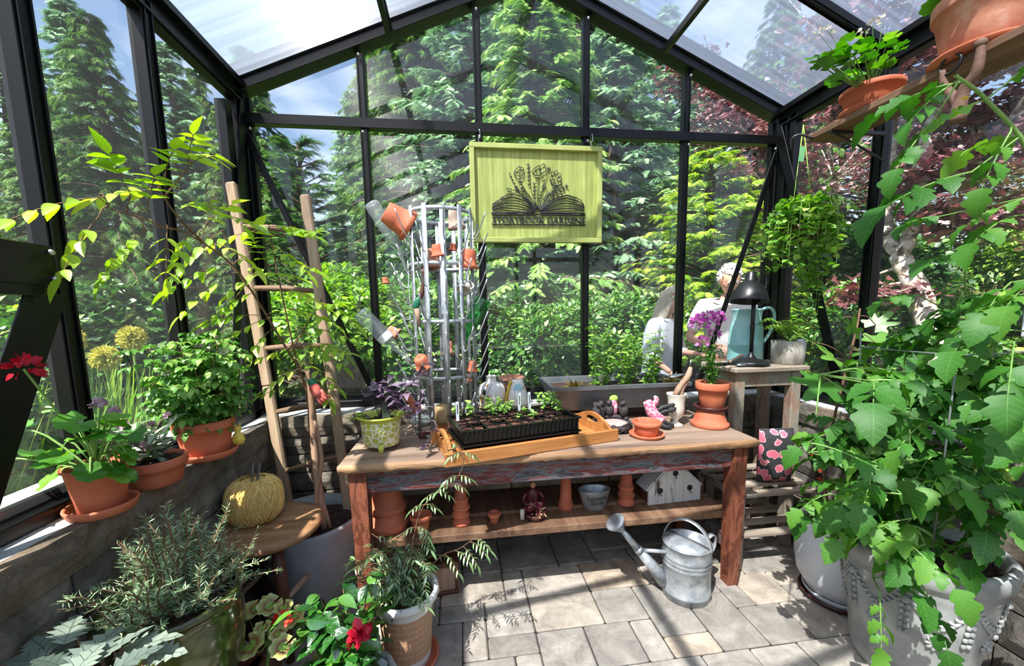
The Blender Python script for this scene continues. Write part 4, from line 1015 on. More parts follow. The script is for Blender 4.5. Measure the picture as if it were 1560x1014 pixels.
for l, r2 in (((366, 344), (468, 353)), ((380, 437), (478, 444)), ((393, 532), (492, 526)), ((408, 628), (506, 614)), ((428, 718), (518, 694)), ((448, 830), (536, 800))):
    f = lambda a, b, py: lerp(a, b, (py - 278) / 460.)
    def onr(T_, B_, px, py):
        best = min(np.linspace(0, 1, 200), key=lambda s: abs(((lerp(T_, B_, s) - EYE) @ UPV) / ((lerp(T_, B_, s) - EYE) @ FWD) - (507 + CY - py) / F_PX)); return lerp(T_, B_, best)
    a, b = onr(LT, LB, *l), onr(RT, RB, *r2); mm = (a + b) / 2 + A(0, 0, .006)
    part('rung', t, [(*tube([a - o0, mm - o0, b - o0], [.012, .016, .012], 10), 0)], ['rung'])

# ------------------------------------------------------------------ stool with twine
c = on_z(402, 800, .50); t = thing('wooden_stool', 'round worn wooden stool with turned dark legs left of the bench', 'stool', (c[0] + .02, c[1], 0))
part('seat', t, [(*lathe([(0, .465), (.17, .465), (.195, .475), (.205, .49), (.198, .505), (.17, .508), (0, .500)], 48), 0)], ['stool'])
legp = []
for k in range(4):
    a = math.radians(35 + 90 * k); a_ = A(math.cos(a) * .12, math.sin(a) * .12, .468); b_ = A(math.cos(a) * .18, math.sin(a) * .18, 0); legp.append((a_, b_))
    part('leg', t, [(*tube([a_, lerp(a_, b_, .35), lerp(a_, b_, .6), b_], [.02, .024, .022, .016], 12), 0)], ['darkwood'])
for k, s in ((0, .62), (1, .5), (2, .62), (3, .5)):
    a_, b_ = lerp(*legp[k], s), lerp(*legp[(k + 1) % 4], s); part('rung', t, [(*tube([a_, (a_ + b_) / 2, b_], [.009, .013, .009], 10), 0)], ['ladder'])
def twine_ball(loc, rx, rz_, m, label, name='twine_ball', n=210, hole=True, rz=0.):
    """windings as real strands over a squat ball"""
    r = np.random.default_rng(9); mb = MB(); V, F = lathe([(0, -.9 * rz_), (rx * .7, -.86 * rz_), (rx * .93, -.5 * rz_), (rx * .97, 0), (rx * .93, .5 * rz_), (rx * .72, .84 * rz_), (rx * .25, .88 * rz_), (0, .7 * rz_)], 32); mb.add(V, F)
    for i in range(n):
        tl = r.uniform(.25, 1.2); ph = i * 2 * PI / n * 1. + r.normal(0, .02); a = np.linspace(-1.35, 1.35, 14)
        # arcs running over the outside from the lower hole to the upper one
        rr = rx * (np.abs(np.cos(a)) ** .55) * 1.01; zz = rz_ * np.sign(np.sin(a)) * np.abs(np.sin(a)) ** .8 * .98; th_ = ph + a * .35 * (1 if i % 2 else -1) * r.uniform(.5, 1.3)
        P = np.stack([rr * np.cos(th_), rr * np.sin(th_), zz], 1) * (1 + r.uniform(0, .02)); V, F = tube(P, rx * .013, 4, False); mb.add(V, F, 0, r.random())
    o = mb.build(name, [M[m]]); o.location = (loc[0], loc[1], loc[2] + rz_ * .92)
    fz = MB()
    for i in range(90):
        d = rdir(1, (-.4, 1.3))[0]; q = d * A(rx, rx, rz_) * .97; e = q + (d + rdir(1)[0] * .9) * rx * r.uniform(.05, .22); V, F = tube([q, (q + e) / 2 + rdir(1)[0] * .004, e], rx * .004, 3, False); fz.add(V, F)
    tag(fz.build('loose_fibres', [M[m]], o), kind='stuff')
    return tag(o, label, 'twine ball')
b = on_z(391, 790, .502); twine_ball((b[0], b[1], .501), .106, .096, 'twine', 'large ball of yellow twine sitting on the wooden stool')
# scissors stuck in the twine: two handles up
t = thing('scissors', 'steel scissors stuck handles up into the twine ball on the stool', 'scissors', (b[0], b[1] , .66))
M['steel'] = mat('brushed_steel', S(170, 174, 178), rough=.28, metal=.9)
for s in (-1, 1): part('blade', t, [(*bar((s * .008, 0, -.05), (s * .014 + .012, .01, .085), .012, .004, .001, (0, -1, 0)), 0)], ['steel'], smooth=False)

# ------------------------------------------------------------------ tall lamp table
M['oldpaint'] = worn_paint('peeling_sage_paint', (5, 5, 2), S(132, 112, 96), S(150, 150, 136), S(160, 130, 108), 2.2)
TZ = 1.045; c = on_z(1165, 553, TZ)
t = thing('plant_stand_table', 'tall narrow peeling grey wooden table right of the bench under the lamp', 'table', (1.645, 2.03, 0), .0)
o0 = A(1.645, 2.03, 0); x0, x1, y0, y1 = 1.45, 1.84, 1.90, 2.16
part('tabletop', t, [(*box((0, 0, TZ - .014), (x1 - x0 + .05, y1 - y0 + .05, .028), .006), 0)], ['greyplank'], smooth=False)
part('apron', t, [(*box((0, s * (y1 - y0) / 2 - s * .02, TZ - .07), (x1 - x0 - .06, .02, .08), .003), 0) for s in (-1, 1)] + [(*box((s * (x1 - x0) / 2 - s * .02, 0, TZ - .07), (.02, y1 - y0 - .06, .08), .003), 0) for s in (-1, 1)], ['oldpaint'], smooth=False)
for sx in (-1, 1):
    for sy in (-1, 1):
        px_, py_ = sx * ((x1 - x0) / 2 - .028), sy * ((y1 - y0) / 2 - .028)
        part('leg', t, [(*bar((px_, py_, TZ - .029), (px_ + sx * .006, py_ + sy * .004, 0), .055, .055, .004), 0)], ['oldpaint'], smooth=False)
# black task lamp
p = on_y(1144, 541, 1.97); t = thing('desk_lamp', 'black metal desk lamp with a dome shade on the tall table', 'lamp', (p[0], 1.97, TZ), 0)
s_ = .285 / 232 * 1.  # metres per pixel near here
part('base', t, [(*lathe([(0, 0), (.090, 0), (.093, .004), (.093, .018), (.089, .023), (.078, .025), (.072, .03), (.034, .036), (.016, .052), (.010, .075), (0, .076)], 40), 0)], ['black_iron'])
part('pole', t, [(*tube([(0, 0, .05), (0, 0, .465)], .0105, 16), 0), (*tube([(0, 0, .20), (0, 0, .22)], .013, 16), 0), (*ball((0, 0, .47), .014), 0)], ['black_iron'])
arm = spline([(0, 0, .25), (.004, 0, .38), (.02, 0, .42), (.052, 0, .44), (.058, 0, .50), (.035, 0, .535), (-.008, 0, .545), (-.04, 0, .535)], 40)
part('arm', t, [(*tube(spline([(.003, 0, .33), (.045, 0, .37), (.066, 0, .43), (.062, 0, .49), (.036, 0, .525), (-.004, 0, .53), (-.03, 0, .525)], 36), .006, 10), 0)], ['black_iron'])
sd = part('shade', t, [(*lathe([(0, .165), (.020, .163), (.025, .155), (.026, .115), (.034, .108), (.06, .088), (.083, .052), (.094, .008), (.096, 0), (.092, .001), (.08, .05), (.055, .084), (.024, .10), (0, .102)], 40, M=rotx(-.1) @ roty(.12), c=(-.038, -.01, .345)), 0)], ['black_iron'])
part('bulb', sd, [(*ball((-.03, -.01, .40), (.024, .024, .03)), 0)], ['cream'], 'white bulb inside the shade')
# concrete pot, filled later with a fern
FERN_AT = on_y(1197, 548, 2.0); FERN_AT[2] = TZ
# teal enamel jug behind the lamp
M['teal'] = mat('teal_enamel', S(120, 186, 184), S(176, 216, 214), scale=8, rough=.3, coat=.4, bump=.02)
p = on_y(1140, 545, 2.11); t = thing('enamel_pitcher', 'tall pale teal enamel pitcher with a curved handle behind the desk lamp', 'pitcher', (p[0] - .02, 2.115, TZ), 0)
part('body', t, [(*lathe([(0, 0), (.090, 0), (.094, .006), (.094, .02), (.091, .10), (.093, .105), (.090, .11), (.086, .20), (.078, .235), (.074, .25), (.076, .27), (.079, .30), (.082, .305), (.079, .31), (.073, .30), (.070, .25), (.083, .19), (.086, .02), (0, .01)], 40), 0)], ['teal'])
part('handle', t, [(*tube(spline([(.076, 0, .285), (.11, 0, .31), (.155, 0, .31), (.178, 0, .27), (.17, 0, .2), (.13, 0, .13), (.09, 0, .09)], 30), .0085, 10), 0)], ['teal'])
# long wooden handled tool lying across the stand
t = one('garden_hoe', [(*tube(spline([(0, 0, .009), (.10, .0, .04), (.21, .0, .085)], 12), np.linspace(.009, .013, 12), 10), 0), (*box((-.035, 0, .004), (.08, .03, .008), .002), 1)], ['drift', 'black_iron'], 'short hand hoe with a pale wooden handle lying behind the lamp foot', 'garden tool', (1.50, 2.03, TZ + .004), 0.25)
one('black_trowel', [(*lathe([(0, 0), (.012, .002), (.022, .03), (.02, .06), (0, .085)], 14, M=roty(-PI / 2) @ np.diag([.35, 1, 1]), c=(-.0, 0, .012)), 0), (*tube([(0.0, 0, .012), (.05, 0, .02), (.12, 0, .02)], [.004, .008, .010], 10), 1)], ['steel', 'black_iron'], 'hand trowel with a black handle on the left end of the tall table', 'trowel', (1.46, 1.92, TZ + .0), 3.3)

# ------------------------------------------------------------------ low slatted rack right of the bench with cloth items
t = thing('slatted_rack', 'low slatted wooden rack on the floor right of the bench', 'rack', (1.62, 1.93, 0))
g = []
for z in (.18, .40):
    for s, y in enumerate((-.16, -.05, .06, .17)): g.append((*box((0, y, z), (.46, .05, .018), .003), 0))
part('slats', t, g, ['greyplank'], smooth=False)
for sx in (-1, 1):
    for y in (-.17, .18): part('post', t, [(*box((sx * .215, y, .22), (.03, .03, .44), .003), 0)], ['greyplank'], smooth=False)
    for z in (.18, .40): part('cross_rail', t, [(*box((sx * .215, 0, z - .02), (.024, .34, .03), .002), 0)], ['greyplank'], smooth=False)
# watering can pattern cushion: floral kneeler
def floral_mat(name, bgc, cols, scale, thr=.36):
    m, nt, out = new_mat(name); b = N(nt, 'ShaderNodeBsdfPrincipled', Roughness=.85); L(nt, b.outputs[0], out.inputs[0])
    tc = N(nt, 'ShaderNodeTexCoord'); v = N(nt, 'ShaderNodeTexVoronoi', Scale=scale); L(nt, tc.outputs['Object'], v.inputs['Vector'])
    sb = N(nt, 'ShaderNodeVectorMath', operation='SUBTRACT'); 
    mf = N(nt, 'ShaderNodeTexNoise', Scale=scale * 3); L(nt, tc.outputs['Object'], mf.inputs['Vector'])
    d = N(nt, 'ShaderNodeMath', operation='MULTIPLY_ADD'); L(nt, mf.outputs[0], d.inputs[0]); d.inputs[1].default_value = .35; L(nt, v.outputs['Distance'], d.inputs[2])
    msk = ramp(nt, d.outputs[0], [(.20, S(60, 30, 40)), (.24, cols[0]), (thr + .08, cols[1]), (thr + .14, cols[2]), (thr + .15, bgc)], 'CONSTANT')
    L(nt, msk, b.inputs['Base Color']); return m
M['floral'] = floral_mat('pink_floral_cloth', S(52, 52, 54), (S(222, 110, 132), S(240, 164, 172), S(190, 204, 184)), 19., .46)
def cushion(w, h, d, n=14, pw=.45):
    V = []; F = []
    for s in (-1, 1):
        for j in range(n):
            for i in range(n):
                u, v = -1 + 2 * i / (n - 1), -1 + 2 * j / (n - 1); e = max(0, (1 - u ** 4) * (1 - v ** 4)) ** pw
                V.append((u * w / 2 * (1 - .04 * (1 - abs(v))), s * d / 2 * e, v * h / 2))
    for s in range(2):
        for j in range(n - 1):
            for i in range(n - 1):
                a = s * n * n + j * n + i; f = (a, a + 1, a + n + 1, a + n); F.append(f if s == 0 else f[::-1])
    return np.array(V), F
M['butterfly'] = floral_mat('monarch_print', S(16, 12, 12), (S(220, 70, 26), S(236, 96, 40), S(240, 240, 236)), 26., .40)
p = on_y(1176, 720, 1.86); one('floral_bag', [(*cushion(.19, .30, .09), 0)], ['floral'], 'dark cloth bag with a pink flower print propped on the slatted rack', 'bag', (p[0] + .02, 1.87, .41 + .15), -.1)
p = on_y(1235, 715, 1.86)
V, F = prism([(0, 0), (.03, .05), (.09, .085), (.11, .06), (.095, .01), (.07, -.02), (.085, -.06), (.05, -.085), (.02, -.05), (0, -.01), (-.02, -.05), (-.05, -.085), (-.085, -.06), (-.07, -.02), (-.095, .01), (-.11, .06), (-.09, .085), (-.03, .05)], -.004, .004, rotx(PI / 2 - .25))
one('butterfly_ornament', [(V, F, 0), (*tube([(0, -.006, -.04), (0, -.006, .05)], .006, 8), 1)], ['butterfly', 'ink'], 'orange and black butterfly ornament behind the tomato leaves on the slatted rack', 'ornament', (p[0] + .0, 1.78, .53), .2, smooth=False)
# ------------------------------------------------------------------ oak tray with two nested seed trays
RT_ = math.radians(13.9); t0 = A(-.070, 1.525, BZ + .001); TR = rotz(RT_)
t = thing('wooden_tray', 'oiled wooden serving tray with cut out handles jutting over the bench edge', 'tray', t0, RT_)
LTR, DTR = .80, .325
part('tray_base', t, [(*box((LTR / 2, DTR / 2, .006), (LTR - .02, DTR, .010), .002), 0)], ['tray'], smooth=False)
part('long_side', t, [(*box((LTR / 2 - .0, 0, .0275), (LTR + .02, .018, .055), .003), 0)], ['tray'], smooth=False)
part('long_side', t, [(*box((LTR / 2 - .0, DTR, .0275), (LTR + .02, .018, .055), .003), 0)], ['tray'], smooth=False)
def handle_end(x):
    n = 17; ys = np.linspace(.012, DTR - .012, n); g = []; y0, y1 = DTR * .34, DTR * .66
    zt = lambda y: .05 + .052 * math.sin(PI * (y - .012) / (DTR - .024)) ** .8
    ou = [(ys[0], .0)] + [(y, zt(y)) for y in ys] + [(ys[-1], 0)]
    V = []; F = []; k = 30; yy = np.linspace(.012, DTR - .012, k)
    rows = []
    for y in yy:
        h = 0
        if y0 < y < y1: h = .013 * math.sqrt(max(0, 1 - ((y - DTR / 2) / ((y1 - y0) / 2)) ** 2)) + .002
        c_ = .068 if h else .05; rows.append((0, c_ - h, c_ + h, zt(y)))
    for y, r4 in zip(yy, rows):
        for z in r4:
            V.append((x - .007, y, z)); V.append((x + .007, y, z))
    for i in range(k - 1):
        a, b = i * 8, (i + 1) * 8; op = rows[i][1] != rows[i][2] and rows[i + 1][1] != rows[i + 1][2]
        for lo, hi in ((0, 1), (1, 2), (2, 3)):
            if lo == 1 and (abs(yy[i] + .006 - DTR / 2) < (y1 - y0) / 2): continue
            F.append((a + lo * 2, a + hi * 2, b + hi * 2, b + lo * 2)); F.append((a + lo * 2 + 1, b + lo * 2 + 1, b + hi * 2 + 1, a + hi * 2 + 1))
        F.append((a + 6, a + 7, b + 7, b + 6)); F.append((a, b, b + 1, a + 1))
        if abs(yy[i] + .006 - DTR / 2) < (y1 - y0) / 2: F.append((a + 2, a + 3, b + 3, b + 2)); F.append((a + 4, b + 4, b + 5, a + 5))
    return np.array(V), F
part('handle', t, [(*handle_end(.02), 0)], ['tray'], smooth=False); part('handle', t, [(*handle_end(LTR - .02), 0)], ['tray'], smooth=False)
SL, SW = .545, .275
def tray_shell(h, w=SL, d=SW, tp=.012):
    V = []; 
    for z, g_ in ((0, -tp), (h - .006, 0), (h - .006, .008), (h, .008), (h, -.002), (.004, -tp - .002)):
        for sx, sy in ((-1, -1), (1, -1), (1, 1), (-1, 1)): V.append((sx * (w / 2 + g_), sy * (d / 2 + g_), z))
    F = [(3, 2, 1, 0)]
    for i in range(5):
        for j in range(4): k = (j + 1) % 4; F.append((i * 4 + j, i * 4 + k, (i + 1) * 4 + k, (i + 1) * 4 + j))
    F.append((20, 21, 22, 23)); return np.array(V), F
sc0 = t0 + TR @ A(LTR / 2 - .055, DTR / 2 + .0, .0122)
t = thing('drip_tray', 'black plastic drip tray under the seedling tray', 'tray', sc0, RT_); part('tray_body', t, [(*tray_shell(.055), 0)], ['black_plastic'], smooth=False)
sc1 = sc0 + A(0, 0, .012 + .045); t = thing('seedling_tray', 'black plastic cell tray of compost with small green seedlings', 'tray', sc1, RT_)
mb = MB(); 
for i in range(11): 
    for w_ in (0,):
        x = -SL / 2 + SL * i / 10; V, F = box((x * .985, 0, .056), (.004, SW, .006), .001); mb.add(V, F, 0, smooth=False)
for j in range(6): V, F = box((0, (-SW / 2 + SW * j / 5) * .98, .056), (SL, .004, .006), .001); mb.add(V, F, 0, smooth=False)
V, F = tray_shell(.06, tp=.006); mb.add(V, F, 0, smooth=False)
for i in range(26): V, F = box((-SL / 2 + SL * (i + .5) / 26, -SW / 2 + .000, .028), (.011, .008, .046), .002); mb.add(V, F, 0, smooth=False)
mb.build('cells', [M['black_plastic']], t)
for i in range(10):
    for j in range(5):
        mb = MB(); w_, d_ = SL / 10 - .006, SW / 5 - .006; k = 5; r = np.random.default_rng(i * 9 + j); zz = .052 - r.uniform(0, .012) + r.normal(0, .0022, (k, k))
        V = [((-SL / 2 + SL * (i + .5) / 10) * .985 + w_ * (a / (k - 1) - .5), (-SW / 2 + SW * (j + .5) / 5) * .98 + d_ * (b / (k - 1) - .5), zz[a, b]) for a in range(k) for b in range(k)]
        F = [(a * k + b, (a + 1) * k + b, (a + 1) * k + b + 1, a * k + b + 1) for a in range(k - 1) for b in range(k - 1)]; mb.add(V, F, 0); mb.build('compost_plug', [M['compost']], t)
M['seedl'] = leaf_mat('seedling_leaves', S(110, 160, 60), S(150, 194, 84), S(190, 220, 120), trans=.4)
SEED = [(0, 4, 5), (1, 3, 6), (3, 4, 6), (3, 3, 5), (4, 4, 6), (4, 3, 4), (5, 4, 4), (6, 3, 2), (6, 1, 2), (5, 2, 1), (8, 4, 6), (9, 4, 6), (8, 3, 5), (9, 3, 7), (9, 2, 4)]
for i, j, h in SEED:
    px_, py_ = (-SL / 2 + SL * (i + .5) / 10) * .985, (-SW / 2 + SW * (j + .5) / 5) * .98
    P0 = sc1 + TR @ A(px_, py_, .046); hh = .012 * h + .01
    mb = MB(); n = 5 + h * 4; r = rng.random(n)
    V, F = tube([(0, 0, 0), (.002, 0, hh * .5), (0, .002, hh)], .0013, 5); mb.add(V, F, 0, .4)
    mb.inst(G['ovate'], orient(rdir(n, (-.1, .8)), None, rng.normal(0, .3, n)) * (rng.uniform(.018, .034, n))[:, None, None], np.c_[np.zeros(n), np.zeros(n), hh * (.35 + .65 * r)])
    o = mb.build('seedling', [M['seedl']]); o.location = tuple(P0); tag(o, 'small pale green seedling growing in a cell of the black tray', 'seedling', 'seedlings in the black tray')
M['label'] = mat('white_plastic_label', S(222, 226, 230), rough=.4)
for (i, j, tx, wd) in ((0, 3.6, .0, 0), (6, 4.6, .05, 0), (7, 4.6, -.04, 0)):
    P0 = sc1 + TR @ A((-SL / 2 + SL * (i + .5) / 10), -SW / 2 + SW * j / 5, .045)
    o = one('plant_label', [(*box((0, 0, .045), (.014, .001, .10), 0, roty(tx)), 0), (*box((0, -.0008, .06), (.004, .0006, .045), 0, roty(tx)), 1)], ['label', 'ink'], ('white plant label stuck in the left end of the seedling tray', 'white plant label at the back of the seedling tray, left of a pair', 'white plant label at the back of the seedling tray, right of a pair')[(i > 0) + (i > 6)], 'plant label', P0, RT_, smooth=False)

# ------------------------------------------------------------------ small things on the bench
# bowl pot and saucer
c = on_z(985, 664, BZ); saucer((c[0], c[1], BZ), .083, 'terracotta saucer under the wide low pot at the bench front', h=.018)
lone_pot((c[0], c[1], BZ + .0095), .068, .068, 'wide low terracotta pot with two twigs inside standing at the bench front', name='bowl_pot', rb=.05, hole=False)
t = bpy.data.objects['bowl_pot']; part('twigs', t, [(*tube([(-.03, .0, .012), (-.025, .01, .05), (-.035, .02, .082)], .002, 5), 0), (*tube([(-.01, .0, .012), (-.022, .01, .06), (-.008, .02, .083)], .002, 5), 0)], ['drift'])
# inverted pot, dark saucer and the verbena pot on top
c = on_z(1079, 647, BZ); PX, PY = c[0], 1.86
lone_pot((PX, PY, BZ + .088), .092, .088, 'terracotta pot standing upside down as a foot for the flowering pot', M3=np.diag([1., -1, -1]), rb=.064, rim=.02, hole=False)
saucer((PX, PY, BZ + .0885), .082, 'dark brown glazed saucer between two terracotta pots', 'terra_dark', .02)
VERB = A(PX + .008, PY, BZ + .098)
# cream goblet vase
c = (1.115, 1.905); t = thing('goblet_vase', 'cream ceramic goblet vase holding hand tools on the bench', 'vase', (c[0], c[1], BZ))
part('vase_body', t, [(*lathe([(0, 0), (.036, 0), (.038, .004), (.02, .014), (.012, .024), (.016, .034), (.034, .05), (.043, .09), (.042, .13), (.049, .165), (.051, .17), (.047, .169), (.038, .13), (.038, .09), (.02, .045), (0, .04)], 36), 0)], ['cream'])
a_, b_ = A(c[0], c[1], BZ + .06), on_y(1052, 560, 1.93); mmid = lerp(a_, b_, .5) + A(-.01, 0, .0)
t = thing('secateurs', 'wooden handled garden shears standing in the cream goblet vase', 'shears', a_)
part('handle', t, [(*tube(spline([A(-.012, 0, .10), A(.02, 0, .15), A(.06, 0, .20), b_ - a_], 14), [.011, .013, .015, .016, .015, .014, .014, .015, .016, .016, .015, .014, .012, .010], 12), 0)], ['drift'])
part('handle', t, [(*tube(spline([A(.02, 0, .09), A(.035, 0, .14), A(.055, -.0, .17), A(.05, -.005, .20)], 12), .010, 10), 0)], ['drift'])
part('blade', t, [(*tube([b_ - a_ - A(.003, 0, .002), b_ - a_ + A(.0, 0, .045)], [.004, .002], 8), 0)], ['steel'])
one('small_trowel', [(*tube([(0, 0, 0), (.012, 0, .09), (.022, 0, .14)], [.004, .004, .006], 8), 0), (*lathe([(0, 0), (.014, .012), (.020, .04), (.012, .075), (0, .09)], 14, M=rotx(.2) @ roty(1.45) @ np.diag([.25, 1, 1]), c=(-.05, 0, .158)), 0)], ['steel'], 'small steel trowel leaning out of the goblet vase towards the flowers', 'trowel', (c[0] + .012, c[1] + .02, BZ + .10))
# pair of gloves: pink cloth, black fingers
M['pink'] = mat('pink_spotted_cloth', S(206, 92, 120), S(222, 124, 148), S(248, 232, 236), scale=75, rough=.85, pos=(.42, .60))
M['rubber'] = mat('black_rubber', S(26, 26, 28), S(44, 44, 46), scale=30, rough=.55, bump=.2)
gx = on_y(985, 640, 1.93)
t = thing('garden_glove', 'pink spotted garden glove with black rubber fingers propped against the goblet vase', 'glove', (1.02, 1.87, BZ + .005))
gf = lambda P: [(x_ * 1.0, y_, z_) for x_, y_, z_ in P]
part('palm', t, [(*tube(spline([(-.075, .02, .135), (-.06, .015, .10), (-.045, .01, .07), (-.02, .0, .045), (.0, -.01, .03)], 12), [.020, .024, .026, .028, .030, .031, .031, .030, .029, .028, .026, .020], 14), 0), (*tube(spline([(-.05, .01, .11), (-.035, .0, .14), (-.045, .0, .165)], 8), [.014, .015, .015, .014, .013, .012, .010, .005], 10), 0)], ['pink'])
for k, P in enumerate((((-.03, .0, .085), (.0, -.005, .105), (.03, -.008, .11), (.062, -.008, .118)), ((-.02, .0, .07), (.012, -.01, .085), (.042, -.014, .088), (.066, -.014, .10)),
                       ((-.01, -.01, .04), (.01, -.02, .025), (.035, -.02, .012), (.055, -.02, .010)), ((-.02, -.015, .035), (-.012, -.03, .018), (.0, -.04, .011), (.03, -.045, .010)))):
    part('finger', t, [(*tube(spline(P, 12), [.011, .0115, .0118, .012, .0112, .0115, .012, .0118, .011, .011, .0105, .004], 10), 0)], ['rubber'], 'black rubber finger')
# pink and green cloth cone beside the birds
M['lime_cloth'] = mat('lime_cloth', S(170, 206, 92), rough=.8)
# birds on a nest bowl
M['pewter'] = mat('dark_bronze_resin', S(40, 36, 36), S(74, 68, 68), scale=40, rough=.6, bump=.4)
M['pinkstone'] = mat('pinkish_resin_bowl', S(168, 140, 134), S(200, 172, 164), scale=14, rough=.7)
c = on_z(925, 652, BZ); t = thing('bird_bath_bowl', 'dark twig nest bowl with four sitting birds on its rim on the bench', 'ornament', (c[0] + .02, 1.885, BZ))
r = np.random.default_rng(6); g = [(*lathe([(0, 0), (.06, .002), (.085, .02), (.092, .04), (.08, .036), (.05, .012), (0, .010)], 30), 0)]
for i in range(70):
    a = r.uniform(0, 6.28); l = r.uniform(.5, 1.1); rr = r.uniform(.085, .096); z = r.uniform(.012, .045); q = [(rr * math.cos(a + l * u), rr * math.sin(a + l * u), z + .008 * math.sin(u * 3 + i)) for u in np.linspace(0, 1, 7)]; g.append((*tube(q, .0035, 5), 0))
part('nest', t, g, ['pewter']); part('pool', t, [(*ball((.0, -.01, .036), (.072, .068, .016)), 0)], ['pinkstone'], 'pale pink bowl surface')
def bird(c, az, s=1.):
    Mb = rotz(az) * s; g = []
    V, F = lathe([(0, -.040), (.011, -.034), (.019, -.018), (.023, 0), (.021, .016), (.015, .026), (.0155, .036), (.015, .044), (.008, .052), (0, .054)], 18)
    V[:, 0] += -.0045 * (V[:, 2] / .03); g.append((V @ Mb.T + c, F, 0)); 
    for gg in (ball((.012, 0, .040), (.0145, .0135, .0135)), tube([(.022, 0, .040), (.034, 0, .037)], [.004, .0008], 6), tube([(-.008, 0, -.02), (-.03, 0, -.045)], [.009, .005], 6)): g.append((gg[0] @ Mb.T + c, gg[1], 0))
    for s_ in (-1, 1): gg = ball((-.004, s_ * .018, .0), (.017, .007, .024)); g.append((gg[0] @ Mb.T + c, gg[1], 0))
    return g
for x, y, az in ((-.070, .05, -1.2), (-.038, .075, -1.8), (.012, .085, -2.2), (.078, .055, -2.4)): part('bird', t, bird(A(x, y, .085), az, .95), ['pewter'])
part('branch_foot', t, [(*tube(spline([(-.11, .03, .03), (-.06, .07, .045), (0, .085, .045), (.06, .075, .045), (.10, .04, .04)], 14), .012, 8), 0)], ['pewter'])
q = on_y(937, 618, 1.985); t = thing('strawberry_cloth', 'folded pink cloth cone with a lime green top standing between the birds', 'ornament', (q[0] + .0, 2.015, BZ))
part('cone', t, [(*lathe([(0, 0), (.02, 0), (.026, .08), (.026, .10), (.014, .125), (0, .13)], 20), 0)], ['pink']); part('green_top', t, [(*ball((.004, 0, .132), (.025, .012, .021)), 0)], ['lime_cloth'])
# trough planter on the ledge and batten below it
TX0, TX1, TY0, TY1, TZ0, TZ1 = on_y(842, 590, 2.0)[0], on_y(1052, 588, 2.0)[0], 2.0, 2.365, .8185, .958
t = thing('trough_planter', 'long dull grey zinc trough planter on the window ledge behind the bench', 'planter', ((TX0 + TX1) / 2, (TY0 + TY1) / 2, TZ0)); TRO = t
w, d, h = TX1 - TX0, TY1 - TY0, TZ1 - TZ0; V = []
for z, g_ in ((0, -.05), (h - .02, -.008), (h - .02, .004), (h, .006), (h, -.014), (h - .03, -.020), (.008, -.055)):
    for sx, sy in ((-1, -1), (1, -1), (1, 1), (-1, 1)): V.append((sx * (w / 2 + g_), sy * (d / 2 + g_), z))
F = [(3, 2, 1, 0), (24, 25, 26, 27)]
for i in range(6):
    for j in range(4): k = (j + 1) % 4; F.append((i * 4 + j, i * 4 + k, (i + 1) * 4 + k, (i + 1) * 4 + j))
part('trough_body', t, [(np.array(V), F, 0)], ['galv_dark'], smooth=False)
part('soil', t, [(*box((0, 0, h - .04), (w - .05, d - .05, .01), 0), 0)], ['soil'], smooth=False)
# wide white bottle vase, yellow pitcher, spool with bird on the ledge
def blotch_mat(name, bgc, cols, scale, th=(.45, .6)):
    m, nt, out = new_mat(name); b = N(nt, 'ShaderNodeBsdfPrincipled', Roughness=.25); b.inputs['Coat Weight'].default_value = .4; L(nt, b.outputs[0], out.inputs[0])
    tc = N(nt, 'ShaderNodeTexCoord'); v = N(nt, 'ShaderNodeTexVoronoi', Scale=scale); L(nt, tc.outputs['Object'], v.inputs['Vector']); no_ = N(nt, 'ShaderNodeTexNoise', Scale=scale * 2.5); L(nt, tc.outputs['Object'], no_.inputs['Vector'])
    d = N(nt, 'ShaderNodeMath', operation='MULTIPLY_ADD'); L(nt, no_.outputs[0], d.inputs[0]); d.inputs[1].default_value = .5; L(nt, v.outputs['Distance'], d.inputs[2])
    L(nt, ramp(nt, d.outputs[0], [(.30, cols[0]), (.38, cols[1]), (.46, bgc)]), b.inputs['Base Color']); return m
M['flowered'] = blotch_mat('white_glaze_with_flowers', S(232, 228, 222), (S(160, 80, 40), S(222, 150, 80)), 11.)
p = on_y(749, 600, 2.29); t = thing('bottle_vase', 'wide white ceramic vase with a short neck and painted orange flowers on the ledge', 'vase', (p[0], 2.30, Z_CAP))
part('vase_body', t, [(*lathe([(0, 0), (.060, 0), (.074, .01), (.083, .05), (.083, .09), (.068, .122), (.040, .135), (.031, .140), (.029, .165), (.034, .172), (.031, .173), (.026, .165), (.027, .14), (.06, .115), (.075, .08), (0, .02)], 44, sy=.9), 0)], ['flowered'])
M['yellow'] = mat('yellow_glaze', S(236, 196, 30), S(246, 212, 60), scale=6, rough=.3, coat=.3)
p = on_y(788, 600, 2.27); t = thing('painted_pitcher', 'white and yellow pitcher painted with a pale blue umbrella on the ledge', 'pitcher', (p[0], 2.27, Z_CAP))
part('body', t, [(*lathe([(0, 0), (.066, 0), (.070, .008), (.056, .075), (.036, .138), (.034, .146), (.031, .146), (.03, .135), (.05, .07), (0, .01)], 36, sy=.8), 0)], ['flowered'])
part('handle', t, [(*strap(spline([(-.031, -.01, .142), (-.045, -.01, .135), (-.058, -.012, .09), (-.072, -.014, .03), (-.070, -.012, .005)], 16), .026, .008), 0)], ['yellow'], 'broad yellow handle')
M['paleblue'] = mat('pale_blue_glaze', S(150, 196, 206), rough=.3); M['browng'] = mat('brown_glaze', S(130, 92, 80), rough=.4)
def on_cone(u, z, off=.0012):
    r = np.interp(z, [0, .008, .075, .138], [.066, .070, .056, .036]) + off; a = u / r; return (r * math.sin(a), -r * .8 * math.cos(a), z)
V = []; F = []
